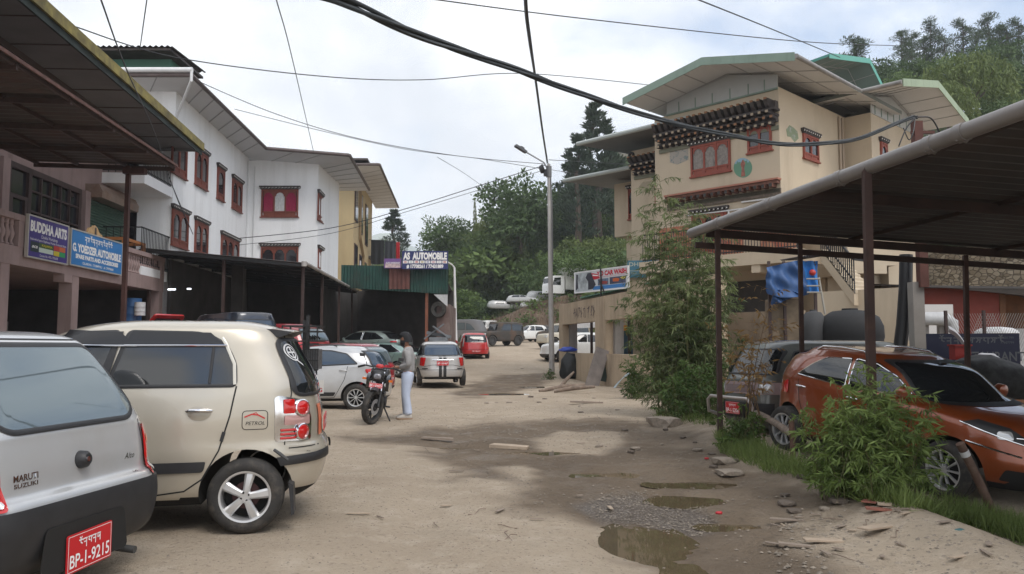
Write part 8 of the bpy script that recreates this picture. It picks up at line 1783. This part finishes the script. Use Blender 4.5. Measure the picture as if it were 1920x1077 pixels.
# fingers and nose grow from the same surface
def fingers(hand,sg):
    hx,hy,hz=nodes[hand][:3]
    for k,(dy,l) in enumerate(((.024,.062),(.008,.07),(-.008,.066),(-.024,.052))):
        i=len(nodes); nodes.append((hx+.035,hy+dy,hz+.004,.0105)); nodes.append((hx+.035+l*.55,hy+dy-sg*.012,hz+.004-.006,.009)); nodes.append((hx+.035+l*.8,hy+dy-sg*.03,hz-.02,.0078)); edges.extend([(hand,i),(i,i+1),(i+1,i+2)])
    i=len(nodes); nodes.append((hx-.005,hy-sg*.034,hz+.018,.012)); nodes.append((hx+.035,hy-sg*.046,hz+.03,.0095)); edges.extend([(hand,i),(i,i+1)])
fingers(11,1); fingers(15,-1)
i=len(nodes); nodes.append((.162,0,1.578,.013)); edges.append((6,i))
for sg in (1,-1): i=len(nodes); nodes.append((.06,sg*.083,1.595,.014,.022)); edges.append((6,i))
bd=skin('body',nodes,edges,M_SKIN,MAN)
mb=MB()
for sg in (1,-1): mb.lathe([(.001,-.009),(.007,-.006),(.009,0),(.007,.006),(.001,.009)],10,0,Matrix.Translation((.143,sg*.03,1.597)))
mb.build('eyes',M_IRON,MAN,40)
jn=[(0,0,1.0,.135,.165),(0,0,.96,.14,.17),(.005,.10,.82,.122),(.03,.11,.48,.093),(-.025,.11,.16,.088),(-.03,.112,.075,.092),(.005,-.10,.82,.122),(.06,-.095,.48,.093),(.03,-.095,.16,.088),(.025,-.097,.075,.092)]
skin('jeans',jn,[(0,1),(1,2),(2,3),(3,4),(4,5),(1,6),(6,7),(7,8),(8,9)],M_JEAN,MAN)
hn_=[(0,0,.90,.145,.18),(0,0,1.0,.15,.185),(-.005,0,1.2,.145,.19),(-.01,0,1.36,.105,.15),(.015,0,1.445,.07,.075),(-.01,.185,1.365,.082),(-.055,.245,1.10,.072),(.08,.175,1.05,.058),(.155,.128,1.035,.048),(-.01,-.185,1.365,.082),(-.055,-.245,1.10,.072),(.08,-.175,1.05,.058),(.155,-.128,1.035,.048)]
skin('jersey',hn_,[(0,1),(1,2),(2,3),(3,4),(3,5),(5,6),(6,7),(7,8),(3,9),(9,10),(10,11),(11,12)],M_HOOD,MAN)
# black hood with a peak, mask, shoes, the red thing in his hands
M_BC=mat('black_knit',(.018,.018,.02),.9,var=.2,scale=20)
hd_=[(.035,0,1.50,.075,.072),(.05,0,1.57,.103,.094),(.06,0,1.64,.106,.092),(.05,0,1.70,.075,.065)]
skin('hood',hd_,[(0,1),(1,2),(2,3)],M_BC,MAN) if False else None
mb=MB(); vs=[]; n=20
for (z,rx,ry,cx) in ((1.54,.105,.10,.02),(1.60,.115,.102,.03),(1.66,.118,.10,.05),(1.71,.10,.085,.06),(1.74,.065,.055,.06),(1.752,.01,.01,.06)):
    for j in range(n):
        a=2*math.pi*j/n; x=cx+rx*math.cos(a); zz=z
        if z<1.65 and math.cos(a)>.35: zz=max(z,1.645); 
        vs.append((x,ry*math.sin(a),zz))
mb.add(vs,[(i*n+j,i*n+(j+1)%n,(i+1)*n+(j+1)%n,(i+1)*n+j) for i in range(5) for j in range(n)]); cp=mb.build('cap',M_BC,MAN,60)
mb=MB().prism(rpoly([(.12,-.085),(.27,-.06),(.275,.06),(.12,.085)],.04),(0,0,1.66),(1,0,-.30),(0,1,0),(0,0,.012)); mb.build('peak',M_BC,cp,40)
mb=MB(); vs=[]
for (z,r,cx) in ((1.475,.055,.075),(1.50,.088,.075),(1.54,.092,.072),(1.575,.086,.075)):
    for j in range(13):
        a=R(-100+200*j/12); vs.append((cx+r*math.cos(a),r*.92*math.sin(a),z))
mb.add(vs,[(i*13+j,i*13+j+1,(i+1)*13+j+1,(i+1)*13+j) for i in range(3) for j in range(12)]); mb.build('mask',M_BC,MAN,70)
for (x,y) in ((.0,.105),(.05,-.095)):
    q=blob([(x-.10,.05,.03,.04),(x-.07,.06,.045,.055),(x+.0,.065,.048,.06),(x+.09,.05,.05,.045),(x+.16,.038,.045,.032),(x+.195,.03,.025,.02)],14)
    for v in q.v: v.y+=y; v.z=max(.012,v.z)
    o=q.build('shoe',mat('pale_sneaker',(.52,.48,.43),.7,var=.1),MAN,50); MB().prism(rpoly([(x-.115,y-.05),(x+.15,y-.055),(x+.2,y-.02),(x+.2,y+.02),(x+.15,y+.055),(x-.115,y+.05)],.03),(0,0,0),(1,0,0),(0,1,0),(0,0,.026)).build('sole',mat('tan_sole',(.33,.22,.14),.8),o,40)
w=MAN.matrix_basis@Vector((.315,0,1.045)); mb=MB()
rr=random.Random(3)
for k in range(5): 
    c=Vector((rr.uniform(-.1,.05),rr.uniform(-.05,.05),rr.uniform(-.035,.05))); mb.lathe([(.001,-.028)]+[(.032*math.cos(R(a))*(1+.1*math.sin(a)),.032*math.sin(R(a))) for a in (-60,-30,0,30,60)]+[(.001,.03)],10,0,Matrix.Translation(c+Vector((-.06,0,0))))
mb.beam((-.10,0,0),(.05,0,0),.05,.05); single(mb,'red_gloves',mat('red_cloth_glove',(.40,.02,.035),.8),'bunched red gloves held in both hands of the person','gloves',w,0,None,60)
HAZE=.0006
# ---------- camera, light, sky
cam=bpy.data.cameras.new('camera'); co=bpy.data.objects.new('camera',cam); C.objects.link(co)
cam.sensor_width=36; cam.lens=36*FPX/1920; cam.clip_start=.05; cam.clip_end=6000
co.location=(0,0,CAMH); co.rotation_euler=(math.pi/2+PITCH,0,0)
bpy.context.scene.camera=co
SUN_EL,SUN_AZ=R(54),R(143)      # azimuth clockwise from +Y
w=bpy.data.worlds.new('World'); bpy.context.scene.world=w; w.use_nodes=True; nt=w.node_tree; N=nt.nodes; L=nt.links
bg=N['Background']; bg.inputs['Strength'].default_value=.118
sky=N.new('ShaderNodeTexSky'); sky.sky_type='NISHITA'; sky.sun_disc=False; sky.sun_elevation=SUN_EL; sky.sun_rotation=SUN_AZ; sky.air_density=1.2; sky.dust_density=1.5
tc=N.new('ShaderNodeTexCoord'); mp=N.new('ShaderNodeMapping'); mp.inputs['Scale'].default_value=(1,1,1.9); mp.inputs['Location'].default_value=(.35,.1,.2); L.new(tc.outputs['Generated'],mp.inputs['Vector'])
def nz(sc,det,r,off=0):
    n=N.new('ShaderNodeTexNoise'); n.inputs['Scale'].default_value=sc; n.inputs['Detail'].default_value=det; n.inputs['Roughness'].default_value=r; n.inputs['Distortion'].default_value=.3
    L.new(mp.outputs[0],n.inputs['Vector']); return n.outputs['Fac']
def rmp(f,a,b,c=0,d=1):
    r=N.new('ShaderNodeMapRange'); r.interpolation_type='SMOOTHSTEP'; r.inputs[1].default_value=a; r.inputs[2].default_value=b; r.inputs[3].default_value=c; r.inputs[4].default_value=d; L.new(f,r.inputs[0]); return r.outputs[0]
def mx(f,a,b):
    x=N.new('ShaderNodeMix'); x.data_type='RGBA'
    for i,c in ((0,f),(6,a),(7,b)):
        if hasattr(c,'links'): L.new(c,x.inputs[i])
        else: x.inputs[i].default_value=(*c,1)
    return x.outputs[2]
cov=rmp(nz(2.1,8,.52),.30,.52); shade=rmp(nz(2.6,7,.55),.34,.66)
cl=mx(shade,(6.6,6.95,7.5),(10.2,10.3,10.4))
gain=N.new('ShaderNodeMix'); gain.data_type='RGBA'; gain.blend_type='MULTIPLY'; gain.inputs[0].default_value=1; gain.inputs[7].default_value=(1.5,1.5,1.55,1); L.new(sky.outputs[0],gain.inputs[6])
L.new(mx(cov,gain.outputs[2],cl),bg.inputs['Color'])
sun=bpy.data.lights.new('sun','SUN'); sun.energy=1.5; sun.angle=R(26); sun.color=(1,.96,.9); so=bpy.data.objects.new('sun',sun); C.objects.link(so)
d=Vector((math.sin(SUN_AZ)*math.cos(SUN_EL),math.cos(SUN_AZ)*math.cos(SUN_EL),math.sin(SUN_EL)))
so.rotation_euler=d.to_track_quat('Z','Y').to_euler()
HZ=MB().box((-1400,-60,-61),(1000,2050,285)); hz=HZ.build('haze',[]); hz['kind']='stuff'; hz['label']='thin pale air between the street and the far mountain'; hz['category']='haze'
hm=bpy.data.materials.new('haze_air'); hm.use_nodes=True; hn=hm.node_tree.nodes; hn.remove(hn['Principled BSDF']); pv=hn.new('ShaderNodeVolumePrincipled'); pv.inputs['Color'].default_value=(.86,.90,.95,1); pv.inputs['Density'].default_value=HAZE; pv.inputs['Anisotropy'].default_value=.0; hm.node_tree.links.new(pv.outputs[0],hn['Material Output'].inputs['Volume']); hz.data.materials.append(hm)
vs=bpy.context.scene.view_settings; vs.view_transform='Standard'; vs.look='None'; vs.gamma=1; vs.exposure=.3
bpy.context.view_layer.update()
